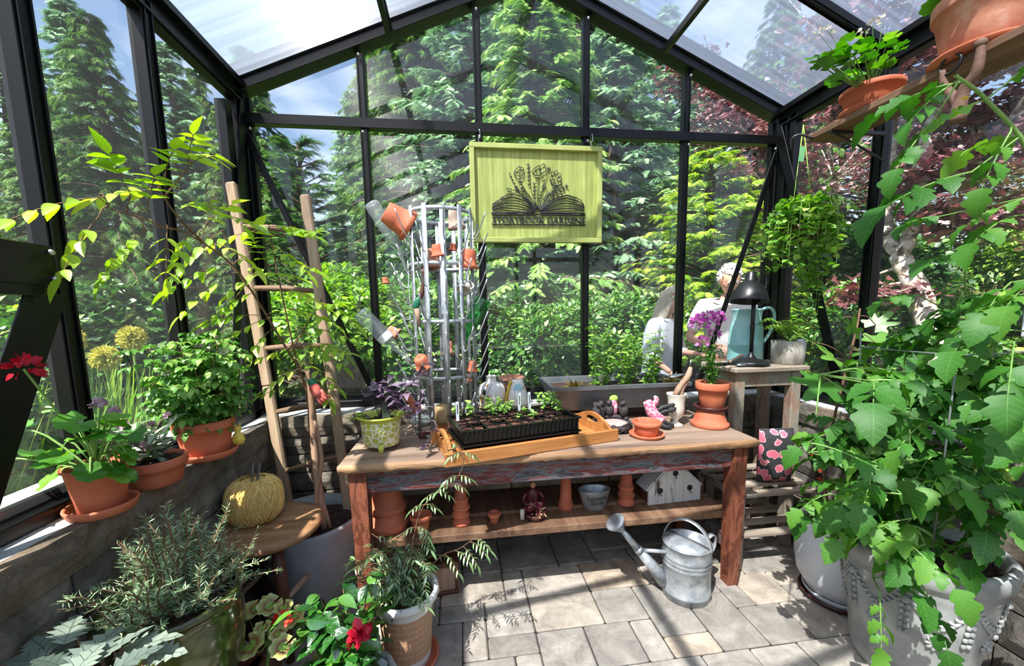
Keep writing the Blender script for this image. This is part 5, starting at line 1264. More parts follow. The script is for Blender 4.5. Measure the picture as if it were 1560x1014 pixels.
for j, z in enumerate((.128, .115, .100, .092)):
    for i in range(13):
        u = (i / 12 - .5) * (.02, .045, .058, .060)[j]; zz = z - (.004 * abs(math.sin(i * PI / 3)) if j == 3 else 0); V.append(on_cone(u, zz))
for j in range(3):
    for i in range(12): F.append((j * 13 + i, (j + 1) * 13 + i, (j + 1) * 13 + i + 1, j * 13 + i + 1))
part('painted_umbrella', t, [(np.array(V), F, 0), (*tube([on_cone(0, .095), on_cone(0, .03)], .0012, 5), 1), (*tube([on_cone(-.022, .09), on_cone(-.014, .03)], .001, 5), 1), (*tube([on_cone(.022, .09), on_cone(.014, .03)], .001, 5), 1)], ['paleblue', 'browng'])
p = on_y(741, 622, 2.235); one('wooden_spool', [(*lathe([(0, 0), (.034, 0), (.034, .006), (.029, .008), (.029, .062), (.034, .064), (.034, .07), (0, .07)], 26), 0)], ['twine2'], 'wooden spool of pale cord on the ledge in front of the white vase', 'spool', (p[0] - .012, 2.232, Z_CAP)); SPX = p[0] - .012
one('little_bird', [(V_, F_, 0) for V_, F_, _ in bird(A(0, 0, .014), -1.5, .42)], ['rubber'], 'tiny dark bird figure perched on the wooden spool', 'ornament', (SPX, 2.232, Z_CAP + .0725))
t = one('wire_hook_stand', [(*tube(spline([(-.02, 0, 0), (-.022, 0, .06), (-.012, 0, .075), (0, 0, .06), (.002, 0, .075), (.014, 0, .078), (.022, 0, .05)], 24), .0028, 6), 0)], ['black_iron'], 'small bent black wire hook standing between the spool and the pitcher', 'hook', (on_y(763, 605, 2.2)[0], 2.21, .75))
# round glass candle plate with wire base, left of the tray
t = thing('glass_dish', 'round clear glass dish on a black wire stand left of the seedling tray', 'dish', (*on_z(655, 657, BZ)[:2] + A(-.05, .06), BZ))
part('dish', t, [(*lathe([(0, .045), (.055, .046), (.066, .058), (.068, .058), (.057, .042), (0, .040)], 36), 0), (*lathe([(0, .060), (.05, .061), (.06, .066), (.05, .066), (0, .064)], 36), 0)], ['clearglass'])
g = [(*tube([(.05 * math.cos(a), .05 * math.sin(a), .038) for a in np.linspace(0, 2 * PI, 25)], .002, 6), 0)]
for k in range(3): a = k * 2.1 + .4; g.append((*tube(spline([(.05 * math.cos(a), .05 * math.sin(a), .045), (.062 * math.cos(a), .062 * math.sin(a), .02), (.05 * math.cos(a), .05 * math.sin(a), .002)], 10), .0022, 6), 0))
part('wire_stand', t, g, ['black_iron'])
c = on_z(663, 668, BZ); one('clay_saucer_shard', [(*box((0, 0, .021), (.07, .035, .042), .006), 0)], ['terra_dark'], 'dark red clay brick piece lying left of the tray handle', 'clay block', (c[0] - .045, c[1] + .02, BZ), .1, smooth=False)
one('upturned_pot', [(*lathe([(.044, 0), (.044, .012), (.040, .014), (.034, .05), (0, .05)], 28), 0)], ['terra'], 'small upturned terracotta pot under the pale twine ball', 'pot', (on_y(676, 620, 1.99)[0] - .0, 2.0, BZ))
p = on_y(676, 612, 1.985); twine_ball((p[0], 2.0, BZ + .0505), .055, .052, 'twine2', 'small pale jute twine ball beside the bottle drying rack', n=150)

# ------------------------------------------------------------------ galvanised bottle drying rack
RX, RY, RR, RH = on_y(676, 500, 2.03)[0], 2.03, .158, 1.105
t = thing('bottle_drying_rack', 'tall galvanised bottle drying rack with many upturned pegs on the bench', 'rack', (RX, RY, BZ))
for z in (.012, .30, .57, .84, RH - .02): part('hoop', t, [(*strap([(RR * math.cos(a), RR * math.sin(a), z) for a in np.linspace(0, 2 * PI, 41)], .018, .003, (0, 0, 1)), 0)], ['galv'])
for k in range(12):
    a = k * PI / 6 + .12; d = A(math.cos(a), math.sin(a), 0); up_ = A(-d[1], d[0], 0)
    part('upright', t, [(*strap([d * (RR + .003) + A(0, 0, z) for z in (0, RH * .5, RH - (.0 if k % 3 else .03))], .024, .003, up_), 0)], ['galv'])
    for j in range(6):
        z = .13 + .155 * j + (.07 if k % 2 else 0)
        if z > RH - .08: continue
        P = spline([d * (RR + .002) + A(0, 0, z + .012), d * (RR + .008) + A(0, 0, z - .012), d * (RR + .03) + A(0, 0, z - .006), d * (RR + .055) + A(0, 0, z + .045), d * (RR + .082) + A(0, 0, z + .105)], 12)
        if (k, j) in []: continue
        part('peg', t, [(*tube(P, .0032, 6), 0)], ['galv'])
part('centre_pole', t, [(*tube([(0, 0, 0), (0, 0, RH - .05)], .008, 8), 0)], ['galv'])
# things hooked on the pegs; axis = direction from rim towards base
def hung_pot(px, py, y, R, h, ax, label, m='terra'):
    R *= 1.22; h *= 1.2
    p = on_y(px, py, y); d = nrm(A(*ax)); Mx_ = frame(-d)[:, [1, 2, 0]]
    o = lone_pot(p + d * h * .5, R, h, label, m, Mx_, rim=h * .18); return o
hung_pot(606, 334, 1.97, .060, .108, (-.86, -.28, .52), 'large terracotta pot tipped sideways on the top left of the drying rack')
hung_pot(694, 335, 1.95, .036, .072, (-.12, -.1, 1), 'whitish limed pot upside down on top of the drying rack', 'terra_pale')
hung_pot(667, 381, 1.89, .030, .046, (-.15, -.12, 1), 'small terracotta pot upside down high on the front of the drying rack')
hung_pot(690, 376, 1.92, .017, .028, (.1, -.1, 1), 'tiny terracotta pot beside the small one high on the drying rack')
hung_pot(713, 394, 1.95, .042, .074, (.1, -.1, 1), 'terracotta pot with a thick rim on the upper right of the drying rack')
hung_pot(657, 394, 2.13, .044, .078, (.02, 0, 1), 'brown terracotta pot hanging at the back inside the drying rack', 'terra_old')
hung_pot(587, 427, 1.98, .016, .026, (-.1, 0, 1), 'tiny terracotta pot alone on the upper left peg of the drying rack')
hung_pot(599, 505, 2.06, .026, .046, (-.8, .1, .5), 'small weathered pot between the two clear bottles of the drying rack', 'terra_old')
hung_pot(683, 530, 2.10, .026, .060, (.05, .1, 1), 'slim weathered pot low inside the drying rack', 'terra_old')
hung_pot(643, 551, 1.90, .036, .05, (-.35, -.5, .8), 'broken terracotta pot low on the front of the drying rack')
hung_pot(720, 557, 1.98, .025, .044, (.12, -.1, 1), 'small terracotta pot on the lower right of the drying rack')
hung_pot(713, 575, 1.94, .017, .026, (-.05, -.1, 1), 'tiny terracotta pot lowest on the right of the drying rack')
hung_pot(626, 612, 1.90, .020, .085, (-.55, -.2, .8), 'slim terracotta pot tilted behind the purple leaves')
# bottles neck down on the pegs
def bottle(px, py, y, L_, R, ax, m, label, neck=.30):
    p = on_y(px, py, y); d = nrm(A(*ax)); Mx_ = frame(d)[:, [1, 2, 0]]; n1 = L_ * neck
    prof = [(R * .30, 0), (R * .38, 0), (R * .38, .012), (R * .32, .014), (R * .36, n1 * .8), (R * .75, n1 + R * .8), (R, n1 + R * 1.9), (R, L_ - .012), (R * .9, L_), (R * .55, L_ - .002), (0, L_ - .014)]
    t = thing('glass_bottle', label, 'bottle', p - d * L_ * .55); mb = MB(); V, F = lathe(prof, 28, M=Mx_); mb.add(V, F); mb.build('bottle_glass', [M[m]], t); return t, Mx_
bottle(588, 345, 2.02, .27, .036, (-.5, .0, .85), 'clearglass', 'clear glass bottle under the large tipped pot of the drying rack')
t, Mx_ = bottle(583, 510, 1.97, .33, .037, (-.62, -.1, .72), 'clearglass', 'clear glass bottle pointing down from the left side of the drying rack')
mb = MB(); V, F = lathe([(.0375, .15), (.0375, .185)], 24, M=Mx_); k = len(V); 
mb.add(V, F); mb.build('paper_label', [M['label']], t)
bottle(722, 487, 2.0, .26, .038, (.42, -.1, .85), 'greenglass', 'green glass bottle on the right side of the drying rack')
# porcelain shell cup, trowel with green handle, dried flower
p = on_y(706, 442, 1.93); t = one('porcelain_cup', [(*lathe([(.031, 0), (.034, -.002), (.03, .03), (.018, .05), (0, .054), (.0, .050), (.027, .028), (.031, 0)], 24, M=frame((.3, .6, .75))[:, [1, 2, 0]]), 0), (*tube(spline([(.03, 0, .0), (.05, 0, .02), (.03, .02, .05)], 10), .004, 8), 0)], ['cream'], 'cream porcelain cup hooked on the right of the drying rack', 'cup', p)
p = on_y(640, 440, 1.895); t = thing('hand_trowel', 'green handled trowel with a pointed wooden end hanging on the drying rack', 'trowel', p)
M['green_paint'] = mat('green_paint', S(26, 110, 78), rough=.4)
part('shaft', t, [(*tube(spline([(.018, 0, .09), (.016, 0, .03), (.006, 0, -.02), (-.008, 0, -.05)], 12), [.012, .012, .01, .009, .009, .01, .011, .012, .012, .011, .010, .008], 10), 0)], ['darkwood'])
part('grip', t, [(*ball((-.016, -.004, -.065), (.016, .010, .032), M=roty(.35)), 0)], ['green_paint'], 'green grip'); part('blade', t, [(*tube([(-.020, 0, -.09), (-.016, 0, -.13), (-.012, 0, -.175)], [.014, .011, .003], 8), 0)], ['drift'], 'wooden point')
# wooden picture frames leaning behind the jasmine pot
t = thing('small_crate', 'small dark wooden crate with a pale panel on the floor behind the jasmine pot', 'crate', (-.13, 1.83, 0), .1)
part('panel', t, [(*box((0, -.0, .075), (.13, .06, .12), .004), 0)], ['drift'], smooth=False)
for x in (-.07, .07): part('frame_side', t, [(*box((x, 0, .08), (.016, .08, .16), .003), 0)], ['darkwood'], smooth=False)
for z in (.01, .155): part('frame_rail', t, [(*box((0, 0, z), (.155, .09, .018), .003), 0)], ['darkwood'], smooth=False)

# ------------------------------------------------------------------ hanging sign
def sign():
    W_, H_ = .777, .545; cx, cz = .469, 2.037; y = 2.352
    M['sign'] = mat('lime_stained_boards', S(136, 148, 70), S(160, 172, 90), S(184, 194, 112), scale=3, rough=.6, stretch=(22, 22, 1.), bump=.15, bscale=30); M['sign_black'] = mat('matt_black_steel', S(22, 24, 30), S(40, 42, 50), scale=20, rough=.4)
    M['sign_frame'] = mat('lime_painted_frame', S(160, 170, 92), S(184, 192, 114), scale=5, rough=.5)
    t = thing('hanging_sign', 'lime green framed wooden sign with black open book, flowers and STORYBOOK GARDENS lettering', 'sign', (cx, y, cz), 0)
    part('board', t, [(*box((0, .012, 0), (W_ - .03, .012, H_ - .03), 0), 0)], ['sign'], smooth=False)
    for s in (-1, 1):
        part('frame_rail', t, [(*box((0, 0, s * (H_ / 2 - .014)), (W_, .034, .028), .003), 0)], ['sign_frame'], smooth=False)
        part('frame_stile', t, [(*box((s * (W_ / 2 - .014), 0, 0), (.028, .034, H_ - .056), .003), 0)], ['sign_frame'], smooth=False)
    # drawing read in the sign's own plane: photo crop coordinates to metres
    def q(u, v):
        X_ = 740 + u / 9.22; Y_ = 240 + v / 9.22; top = 219 + (X_ - 713) * 7 / 202; bot = 370; return ((X_ - 715) / 199 * W_ - W_ / 2, 0., H_ / 2 - (Y_ - top) / (bot - top) * H_)
    def line(pts, w=.0022, closed=False):
        P = [q(*p) for p in pts]; P = spline(P + ([P[0]] if closed else []), max(8, len(P) * 5)); P[:, 1] = -.001
        return tube(P, w, 5)
    g = []
    def add(*a, **k): g.append((*line(*a, **k), 0))
    for k in range(7):   # pages left and right
        f = k / 6
        add([(60 + 0 * f, 640 + 110 * f + (0 if k else -10)), (170, 600 + 130 * f - 40 * (1 - f)), (330, 520 + 225 * f), (480, 560 + 200 * f), (600, 660 + 95 * f), (668, 725 + 20 * f)][(1 if k == 0 else 0):], .0016 + .0016 * (k % 2))
        add([(1350, 640 + 110 * f), (1240, 575 + 165 * f), (1080, 530 + 215 * f), (920, 580 + 170 * f), (800, 670 + 80 * f), (725, 725 + 20 * f)][(1 if k == 0 else 0):], .0016 + .0016 * (k % 2))
    add([(95, 640), (280, 505)], .003); add([(280, 505), (390, 525), (560, 600), (690, 730)], .003); add([(1260, 565), (1105, 520)], .003); add([(1105, 520), (930, 570), (800, 640), (710, 730)], .003); add([(1260, 565), (1320, 610), (1360, 690)], .0024); add([(95, 640), (60, 720)], .0024)
    for a, b in (((50, 775), (640, 770)), ((740, 770), (1370, 780))): add([a, b], .0045)
    add([(50, 796), (1372, 804)], .0040); add([(50, 934), (1375, 942)], .0042); add([(630, 770), (690, 790), (750, 770), (690, 745)], .002, closed=True)
    # stems
    S0 = (690, 720)
    for tx, ty, m1 in ((430, 300, (560, 520)), (565, 90, (600, 450)), (720, 250, (690, 480)), (950, 370, (800, 540)), (300, 215, (430, 480)), (255, 425, (450, 500)), (480, 430, (600, 560)), (640, 340, (650, 540)), (780, 410, (730, 560)), (850, 160, (770, 420)), (1110, 390, (860, 530)), (400, 430, (540, 560)), (830, 470, (760, 600)), (1080, 490, (870, 570))):
        add([S0, m1, (tx, ty)], .0018)
    def leafs(a, b, n, l, w=.0034):
        a, b = A(*a), A(*b); d = (b - a) / np.linalg.norm(b - a); nn = A(-d[1], d[0])
        for i in range(n):
            c_ = lerp(a, b, (i + .5) / n)
            for s in (-1, 1):
                e = c_ + d * l * .8 + nn * s * l * .6; P = np.array([q(*c_), q(*lerp(c_, e, .5)), q(*e)]); P[:, 1] = -.001; g.append((*tube(P, [.0006, w, .0004], 5), 0))
    leafs((575, 420), (565, 90), 6, 38); leafs((640, 560), (650, 350), 4, 34, .0036); leafs((430, 480), (305, 215), 6, 26, .002); leafs((870, 530), (1110, 390), 5, 46, .0048); leafs((860, 540), (960, 400), 4, 44, .005); leafs((700, 600), (740, 470), 3, 34, .0036); leafs((560, 560), (480, 430), 4, 26, .0026); leafs((760, 600), (860, 500), 4, 34, .004); leafs((600, 620), (420, 470), 4, 24, .0024); leafs((800, 600), (1060, 500), 4, 26, .003)
    def bloom(cx_, cy2, rx, ry, n, rot=0.):
        for i in range(n):
            a = rot + i * 2 * PI / n; e = (cx_ + rx * math.cos(a), cy2 + ry * math.sin(a)); a2 = a + PI / n; a3 = a - PI / n
            add([(cx_ + rx * .25 * math.cos(a3), cy2 + ry * .25 * math.sin(a3)), (cx_ + rx * .8 * math.cos(a - .35), cy2 + ry * .8 * math.sin(a - .35)), e, (cx_ + rx * .8 * math.cos(a + .35), cy2 + ry * .8 * math.sin(a + .35)), (cx_ + rx * .25 * math.cos(a2), cy2 + ry * .25 * math.sin(a2))], .0018)
    add([(440, 130), (375, 190), (375, 250), (430, 300), (490, 280), (505, 200), (490, 150)], .0022, closed=True); add([(440, 130), (470, 190), (440, 215), (375, 200)], .0018); add([(470, 190), (500, 160)], .0018); add([(440, 215), (450, 300)], .0018); add([(440, 215), (495, 260)], .0016)
    add([(625, 175), (680, 130), (720, 125), (730, 235), (660, 245), (620, 200)], .0022, closed=True); add([(730, 235), (725, 130), (790, 95), (805, 180), (740, 230)], .0022); add([(650, 250), (720, 245), (810, 190)], .0024); add([(680, 130), (665, 180), (700, 235)], .0016)
    bloom(945, 285, 85, 105, 7, .4); add([(870, 320), (900, 380), (960, 395), (1020, 370), (1020, 300)], .003)
    for c_, r2 in (((850, 160), 32), ((480, 440), 36), ((780, 410), 42), ((400, 425), 34)):
        for i in range(6):
            a = i * PI / 3 + .3; P = np.array([q(*c_), q(c_[0] + r2 * .6 * math.cos(a), c_[1] + r2 * .6 * math.sin(a)), q(c_[0] + r2 * math.cos(a), c_[1] + r2 * math.sin(a))]); P[:, 1] = -.001; g.append((*tube(P, [.0008, .003, .0006], 5), 0))
    for c_ in ((450, 355), (685, 300), (765, 305), (300, 455)): add([(c_[0] - 22, c_[1] - 22), (c_[0] + 16, c_[1] - 14), (c_[0] + 22, c_[1] + 24), (c_[0] - 14, c_[1] + 14)], .0016, closed=True)
    part('book_and_flowers', t, g, ['sign_black'])
    l = text_mesh('STORYBOOK GARDENS', .062, 'sign_black', t, (0, 0, 0), (0, 0, 0), extrude=.002, offset=.0009)
    me = l.data; co_ = np.empty(len(me.vertices) * 3, np.float32); me.vertices.foreach_get('co', co_); co_ = co_.reshape(-1, 3)
    a, b = q(60, 820), q(1365, 925); mn, mxx = co_.min(0), co_.max(0); X_ = (co_[:, 0] - mn[0]) / (mxx[0] - mn[0]); Z_ = (co_[:, 1] - mn[1]) / (mxx[1] - mn[1])
    new = np.stack([a[0] + X_ * (b[0] - a[0]), -.001 - co_[:, 2], b[2] + (Z_ - 0.) * (a[2] - b[2])], 1); me.vertices.foreach_set('co', np.ascontiguousarray(new, np.float32).ravel()); me.update()
    for x in (-W_ / 2 + .06, W_ / 2 - .06):
        part('hook', t, [(*tube(spline([(x, 0, H_ / 2 - .003), (x - .006, 0, H_ / 2 + .02), (x + .004, 0, H_ / 2 + .04), (x, .0, H_ / 2 + .075)], 14), .0025, 6), 0)], ['steel'])
sign()

# ================================================================== INDOOR PLANTS
M['l_elder'] = leaf_mat('elder_leaves', S(104, 154, 34), S(152, 194, 52), S(206, 228, 90), trans=.5, gloss=.05, vein=.25, veinc=S(206, 228, 120))
M['l_tom'] = leaf_mat('tomato_leaves', S(36, 90, 22), S(66, 126, 36), S(124, 174, 62), trans=.35, gloss=.03, vein=.28, veinc=S(120, 178, 84), rough=.55)
M['l_fig'] = leaf_mat('fig_leaves', S(54, 116, 36), S(84, 146, 52), S(136, 184, 74), trans=.4, gloss=.06)
M['l_rose'] = leaf_mat('rosemary_needles', S(92, 132, 84), S(146, 180, 130), S(212, 226, 192), trans=.2, gloss=.06)
M['l_jas'] = leaf_mat('jasmine_leaves', S(30, 62, 28), S(70, 112, 56), S(150, 186, 118), trans=.3, gloss=.08)
M['l_gloss'] = leaf_mat('glossy_leaves', S(18, 66, 22), S(42, 104, 34), S(112, 168, 62), trans=.25, gloss=.14, rough=.22, vein=.3, veinc=S(110, 160, 80), nside=4)
M['l_ger'] = leaf_mat('geranium_leaves', S(50, 112, 30), S(84, 148, 44), S(140, 190, 70), trans=.4, gloss=.04)
M['l_lacy'] = leaf_mat('lacy_scented_leaves', S(50, 100, 34), S(92, 146, 56), S(150, 192, 92), trans=.35, gloss=.03)
M['l_purple'] = leaf_mat('purple_leaves', S(42, 24, 42), S(84, 60, 84), S(150, 130, 148), trans=.2, gloss=.10, rough=.35)
M['l_silver'] = leaf_mat('silver_begonia_leaves', S(70, 84, 76), S(118, 134, 122), S(176, 188, 170), trans=.15, gloss=.12, rough=.3, vein=.8, veinc=S(34, 56, 42), nside=5)
M['l_zonal'] = leaf_mat('zonal_leaves', S(120, 160, 50), S(150, 180, 60), trans=.3, gloss=.04, edge=[(0., S(138, 182, 70)), (.3, S(150, 188, 80)), (.42, S(146, 90, 66)), (.58, S(186, 160, 106)), (.68, S(176, 190, 96)), (.86, S(206, 210, 140)), (1., S(232, 228, 176))])
M['l_fern'] = leaf_mat('fern_fronds', S(70, 116, 30), S(120, 160, 52), S(176, 200, 84), trans=.45, gloss=.02)
M['l_ivy'] = leaf_mat('hanging_vine_leaves', S(70, 132, 36), S(128, 182, 60), S(200, 226, 120), trans=.4, gloss=.06)
M['l_mint'] = leaf_mat('mint_leaves', S(70, 122, 34), S(120, 166, 58), S(176, 206, 98), trans=.4, gloss=.04)
M['l_bronze'] = leaf_mat('bronze_rosette_leaves', S(90, 60, 30), S(130, 120, 50), S(170, 176, 90), trans=.3)
M['l_grey'] = leaf_mat('woolly_grey_leaves', S(120, 140, 112), S(160, 176, 150), S(206, 214, 196), trans=.2, gloss=.02)
M['f_lilac'] = leaf_mat('lilac_flowers', S(150, 118, 140), S(186, 156, 172), S(226, 206, 212), trans=.2, gloss=0)
M['f_purple'] = leaf_mat('magenta_flowers', S(176, 70, 160), S(212, 120, 200), S(238, 184, 228), trans=.3, gloss=0)
M['f_red'] = leaf_mat('crimson_flowers', S(140, 8, 30), S(196, 24, 52), S(224, 70, 90), trans=.25, gloss=.02)
M['f_scarlet'] = leaf_mat('scarlet_flowers', S(196, 30, 20), S(226, 56, 36), S(240, 96, 70), trans=.25, gloss=.02)
M['f_allium'] = leaf_mat('allium_florets', S(150, 156, 60), S(200, 196, 96), S(230, 224, 150), trans=.3, gloss=0)
M['f_white'] = leaf_mat('dry_white_flowers', S(190, 180, 160), S(220, 214, 200), trans=.3, gloss=0)
M['f_yellow'] = leaf_mat('yellow_flowers', S(226, 190, 30), S(244, 214, 60), trans=.3, gloss=0)
M['stem_g'] = mat('green_stem', S(98, 140, 62), S(130, 168, 86), scale=20, rough=.6)
M['stem_b'] = mat('brown_stem', S(92, 66, 48), S(136, 108, 82), scale=20, rough=.9, bump=.2)
M['tomato_fruit'] = mat('unripe_tomato', S(112, 150, 50), S(150, 178, 74), scale=8, rough=.3)
M['stone_pot'] = mat('mottled_pale_cement', S(120, 110, 96), S(182, 176, 164), S(206, 202, 192), scale=16, rough=.8, bump=.2, stretch=(1, 1, .3))
M['yel_strip'] = mat('striped_yellow_glaze', S(120, 90, 30), S(222, 196, 70), S(232, 210, 90), scale=3, rough=.4, stretch=(60, 4, 4), pos=(.38, .45))
M['tag'] = mat('dark_printed_tag', S(30, 44, 34), S(60, 76, 56), scale=30, rough=.4)
M['tag_green'] = mat('pale_green_card', S(120, 190, 130), rough=.6)
M['branch_brown'] = mat('brown_branch', S(88, 62, 50), S(128, 98, 82), scale=20, rough=.8, bump=.3)
G['grassb'] = leaf_geo([(0, .0035), (.5, .004), (.9, .003), (1, 0)], .3, .25)
M['wire'] = mat('galvanised_wire', S(120, 126, 124), rough=.45, metal=.6)

class Plant:
    """collects stems and leaves in the thing's own coordinates, then builds them as parts"""
    def __init__(s, root, stem='stem_g'): s.root = root; s.o = A(*root.location); s.st = MB(); s.lf = {}; s.stem = stem; s.ns = 0
    def stick(s, path, r0, r1=None, n=6):
        P = np.asarray(path, float); m = len(P); V, F = tube(P, np.linspace(r0, r0 * .4 if r1 is None else r1, m), n, False); s.st.add(V, F); s.ns += 1
    def leaves(s, geo, m, pos, D, size, up=None, roll=.3, tint=None, part='leaves'):
        pos = np.atleast_2d(pos); D = np.atleast_2d(D); n = len(pos)
        size = np.full(n, size) if np.isscalar(size) else size
        s.lf.setdefault(part, (MB(), m))[0].inst(G[geo], orient(D, up, rng.normal(0, roll, n)) * size[:, None, None], pos, 0, np.clip(rng.normal(.5, .25, n), 0, 1) if tint is None else tint)
    def done(s):
        if s.ns: s.st.build('stems', [M[s.stem]], s.root)
        for k, (mb, m) in s.lf.items(): mb.build(k.split('#')[0], [M[m]], s.root)
def pinnate(P, base, d, L_, k, geo, m, ls, droop=.5, up=(0, 0, 1), part='leaves', term=1.2, stem=.0012, tint=None):
    """a compound leaf: rachis with k pairs and a terminal leaflet"""
    d = nrm(d); s = np.linspace(0, 1, 7); R_ = base + d[None] * (s * L_)[:, None] + A(0, 0, -1)[None] * (droop * L_ * s ** 2)[:, None]
    P.stick(R_, stem * 1.3, stem, 4); side = nrm(np.cross(A(*up), d)); pos = []; D = []; S_ = []
    tl = rng.uniform(.25, .85) if tint is None else tint
    for i in range(k):
        t = .28 + .62 * i / max(1, k - 1); q = A(*[np.interp(t, s, R_[:, c]) for c in range(3)]); tg = nrm(d + A(0, 0, -1) * 2 * droop * t)
        for sd in (-1, 1): pos.append(q); D.append(tg * .55 + side * sd + rng.normal(0, .12, 3) + A(0, 0, -.25)); S_.append(ls * (1 - .25 * abs(t - .55) * 2) * rng.uniform(.85, 1.15))
    pos.append(R_[-1]); D.append(nrm(R_[-1] - R_[-2]) + rng.normal(0, .1, 3)); S_.append(ls * term)
    P.leaves(geo, m, np.array(pos), np.array(D), np.array(S_), part=part, roll=.25, tint=np.clip(tl + rng.normal(0, .1, len(pos)), 0, 1))
def reset(s):
    global rng
    rng = np.random.default_rng(s)

# ---- pots on the left ledge
def ledge_at(px, py): c = on_z(px, py, Z_CAP); return c
reset(40)
saucer((-1.022, 1.20, Z_CAP + .0), .079, 'terracotta saucer under the large geranium pot nearest on the left ledge')
t = thing('potted_geranium', 'terracotta pot of round leaved geranium with a red flower head, nearest on the left ledge', 'potted plant', (-1.022, 1.20, Z_CAP + .009))
pot_part(t, .072, .128, rb=.050, rim=.001, lip=.0005); soil_part(t, .062, .108); P = Plant(t)
for i in range(17):
    a = rng.uniform(0, 6.28); d = A(math.cos(a) - .35, math.sin(a) - .25, 0); l = rng.uniform(.08, .2); e = A(d[0] * l, d[1] * l, .15 + rng.uniform(.03, .17)); e = e * A(.8, .9, .85); P.stick(spline([(0, 0, .10), e * A(.6, .6, .9), e], 7), .003, .002)
    P.leaves('scallop', 'l_ger', e, rdir(1, (-.2, .3)) * .6 + d * .8, rng.uniform(.06, .085), roll=.4)
for _ in range(12):
    a = rng.uniform(0, 6.28); e = A(math.cos(a) * .085, math.sin(a) * .085, rng.uniform(.08, .16)); P.stick(spline([(0, 0, .11), e * A(.6, .6, 1.25), e], 6), .0025, .002); P.leaves('scallop', 'l_ger', e, e * A(1, 1, 0) * 8 + A(0, 0, -.5), rng.uniform(.05, .075), roll=.3)
for j in range(1):
    e = on_x(36, 562, -1.04) - P.o; P.stick(spline([(0, 0, .14), e * A(.4, .4, .6), e], 9), .0035, .0025); n = 26; D = rdir(n, (-.6, 1.5)); P.leaves('ovate', 'f_red', e + D * .018, D, .026, part='flower_head', roll=1.)
for dx, dy, z in ((-.02, -.02, .26), (.02, .0, .30), (.05, .02, .27), (.0, .04, .29)):
    e = A(dx, dy, z); P.stick(spline([(0, 0, .14), e * A(.4, .4, .7), e], 7), .0025, .0015); n = 18; D = rdir(n, (-.6, 1.5)); P.leaves('round', 'f_lilac', e + D * .010, D, .015, part='bud_cluster#%.3f' % dx, roll=1.)
P.done()
t = thing('potted_groundsel', 'wide shallow terracotta bowl of grey woolly plant with lilac flower tufts on the left ledge', 'potted plant', (-1.012, 1.385, Z_CAP))
pot_part(t, .088, .088, rb=.068, rim=.03); soil_part(t, .074, .075); P = Plant(t)
for i in range(16):
    a = rng.uniform(0, 6.28); d = A(math.cos(a), math.sin(a), 0); l = rng.uniform(.03, .11); e = A(d[0] * l, d[1] * l, rng.uniform(.13, .21)); P.stick(spline([(0, 0, .07), e * A(.4, .4, .7), e], 7), .002, .0015)
    n = 16; D = rdir(n, (-.3, 1.5)); P.leaves('round', 'f_lilac', e + D * .009, D, .013, part='flower_tuft#%d' % i, roll=1.)
    n = 8; q = rng.random(n)[:, None]; P.leaves('lance', 'l_grey', A(0, 0, .08) + (e - A(0, 0, .08)) * q, rdir(n, (.0, 1.)), rng.uniform(.045, .085, n))
P.done()
reset(41)
saucer((-1.008, 1.645, Z_CAP), .105, 'terracotta saucer under the lacy leaved pot on the left ledge')
t = thing('potted_scented_geranium', 'terracotta pot of tall lacy green foliage third along the left ledge', 'potted plant', (-1.008, 1.645, Z_CAP + .009))
pot_part(t, .100, .138, rb=.075, rim=.034); soil_part(t, .09, .115); P = Plant(t, 'stem_b')
for i in range(26):
    a = rng.uniform(0, 6.28); l = rng.uniform(.03, .15); e = A(math.cos(a) * l, math.sin(a) * l, rng.uniform(.2, .48)); sp_ = spline([(0, 0, .11), e * A(.4, .4, .55), e], 9); P.stick(sp_, .0035, .0015)
    for q in sp_[3:]:
        for _ in range(3): dd = rdir(1, (-.1, .7))[0]; pinnate(P, q, dd, rng.uniform(.05, .09), 3, 'lobed', 'l_lacy', .032, .3, term=1.1, stem=.0008)
P.done()
one('yellow_figurine', [(*lathe([(0, 0), (.018, 0), (.024, .02), (.018, .04), (.010, .048), (.014, .06), (.012, .072), (0, .078)], 16, sy=.7), 0), (*tube([(-.008, 0, .07), (-.012, 0, .09)], [.005, .001], 6), 0), (*tube([(.008, 0, .07), (.012, 0, .09)], [.005, .001], 6), 0)], ['yel_strip'], 'small striped yellow cat figurine at the foot of the lacy leaved pot', 'figurine', (-.915, 1.690, Z_CAP + .026), .3)
# ---- outside left: alliums, tall grass, leafy clumps
reset(42)
for (px, py, x, lab) in ((200, 515, -1.62, 'yellow seeded allium head outside the left wall between two ledge pots'), (160, 545, -1.7, 'paler allium head just left of the tallest allium outside'), (104, 520, -1.66, 'allium head half hidden behind the second left post')):
    p = on_x(px, py, x); t = thing('allium', lab, 'flower', (p[0], p[1], float(ground_z(p[0], p[1])))); P = Plant(t); h = p[2] - t.location[2]; P.stick([(0, 0, 0), (.01, 0, h * .5), (0, 0, h)], .007, .005)
    n = 420; D = rdir(n, (-1.4, 1.5)); P.leaves('blade', 'f_allium', A(0, 0, h) + D * .012, D, rng.uniform(.045, .058, n), part='flower_head', roll=1.)
    n = 200; D = rdir(n, (-1.4, 1.5)); P.leaves('round', 'f_allium', A(0, 0, h) + D * .055, D, .010, part='flower_head', roll=1.); P.done()
n = 1500; gb = MB(); xy = np.stack([rng.uniform(-2.45, -1.8, n), rng.uniform(1.3, 2.55, n)], 1)
gb.inst(G['grassb'], orient(np.stack([rng.normal(0, .14, n), rng.normal(0, .14, n), np.ones(n)], 1), np.tile(A(0, -1, 0), (n, 1)), rng.normal(0, 1, n)) * rng.uniform(.7, 1.22, n)[:, None, None], np.c_[xy, ground_z(xy[:, 0], xy[:, 1])])
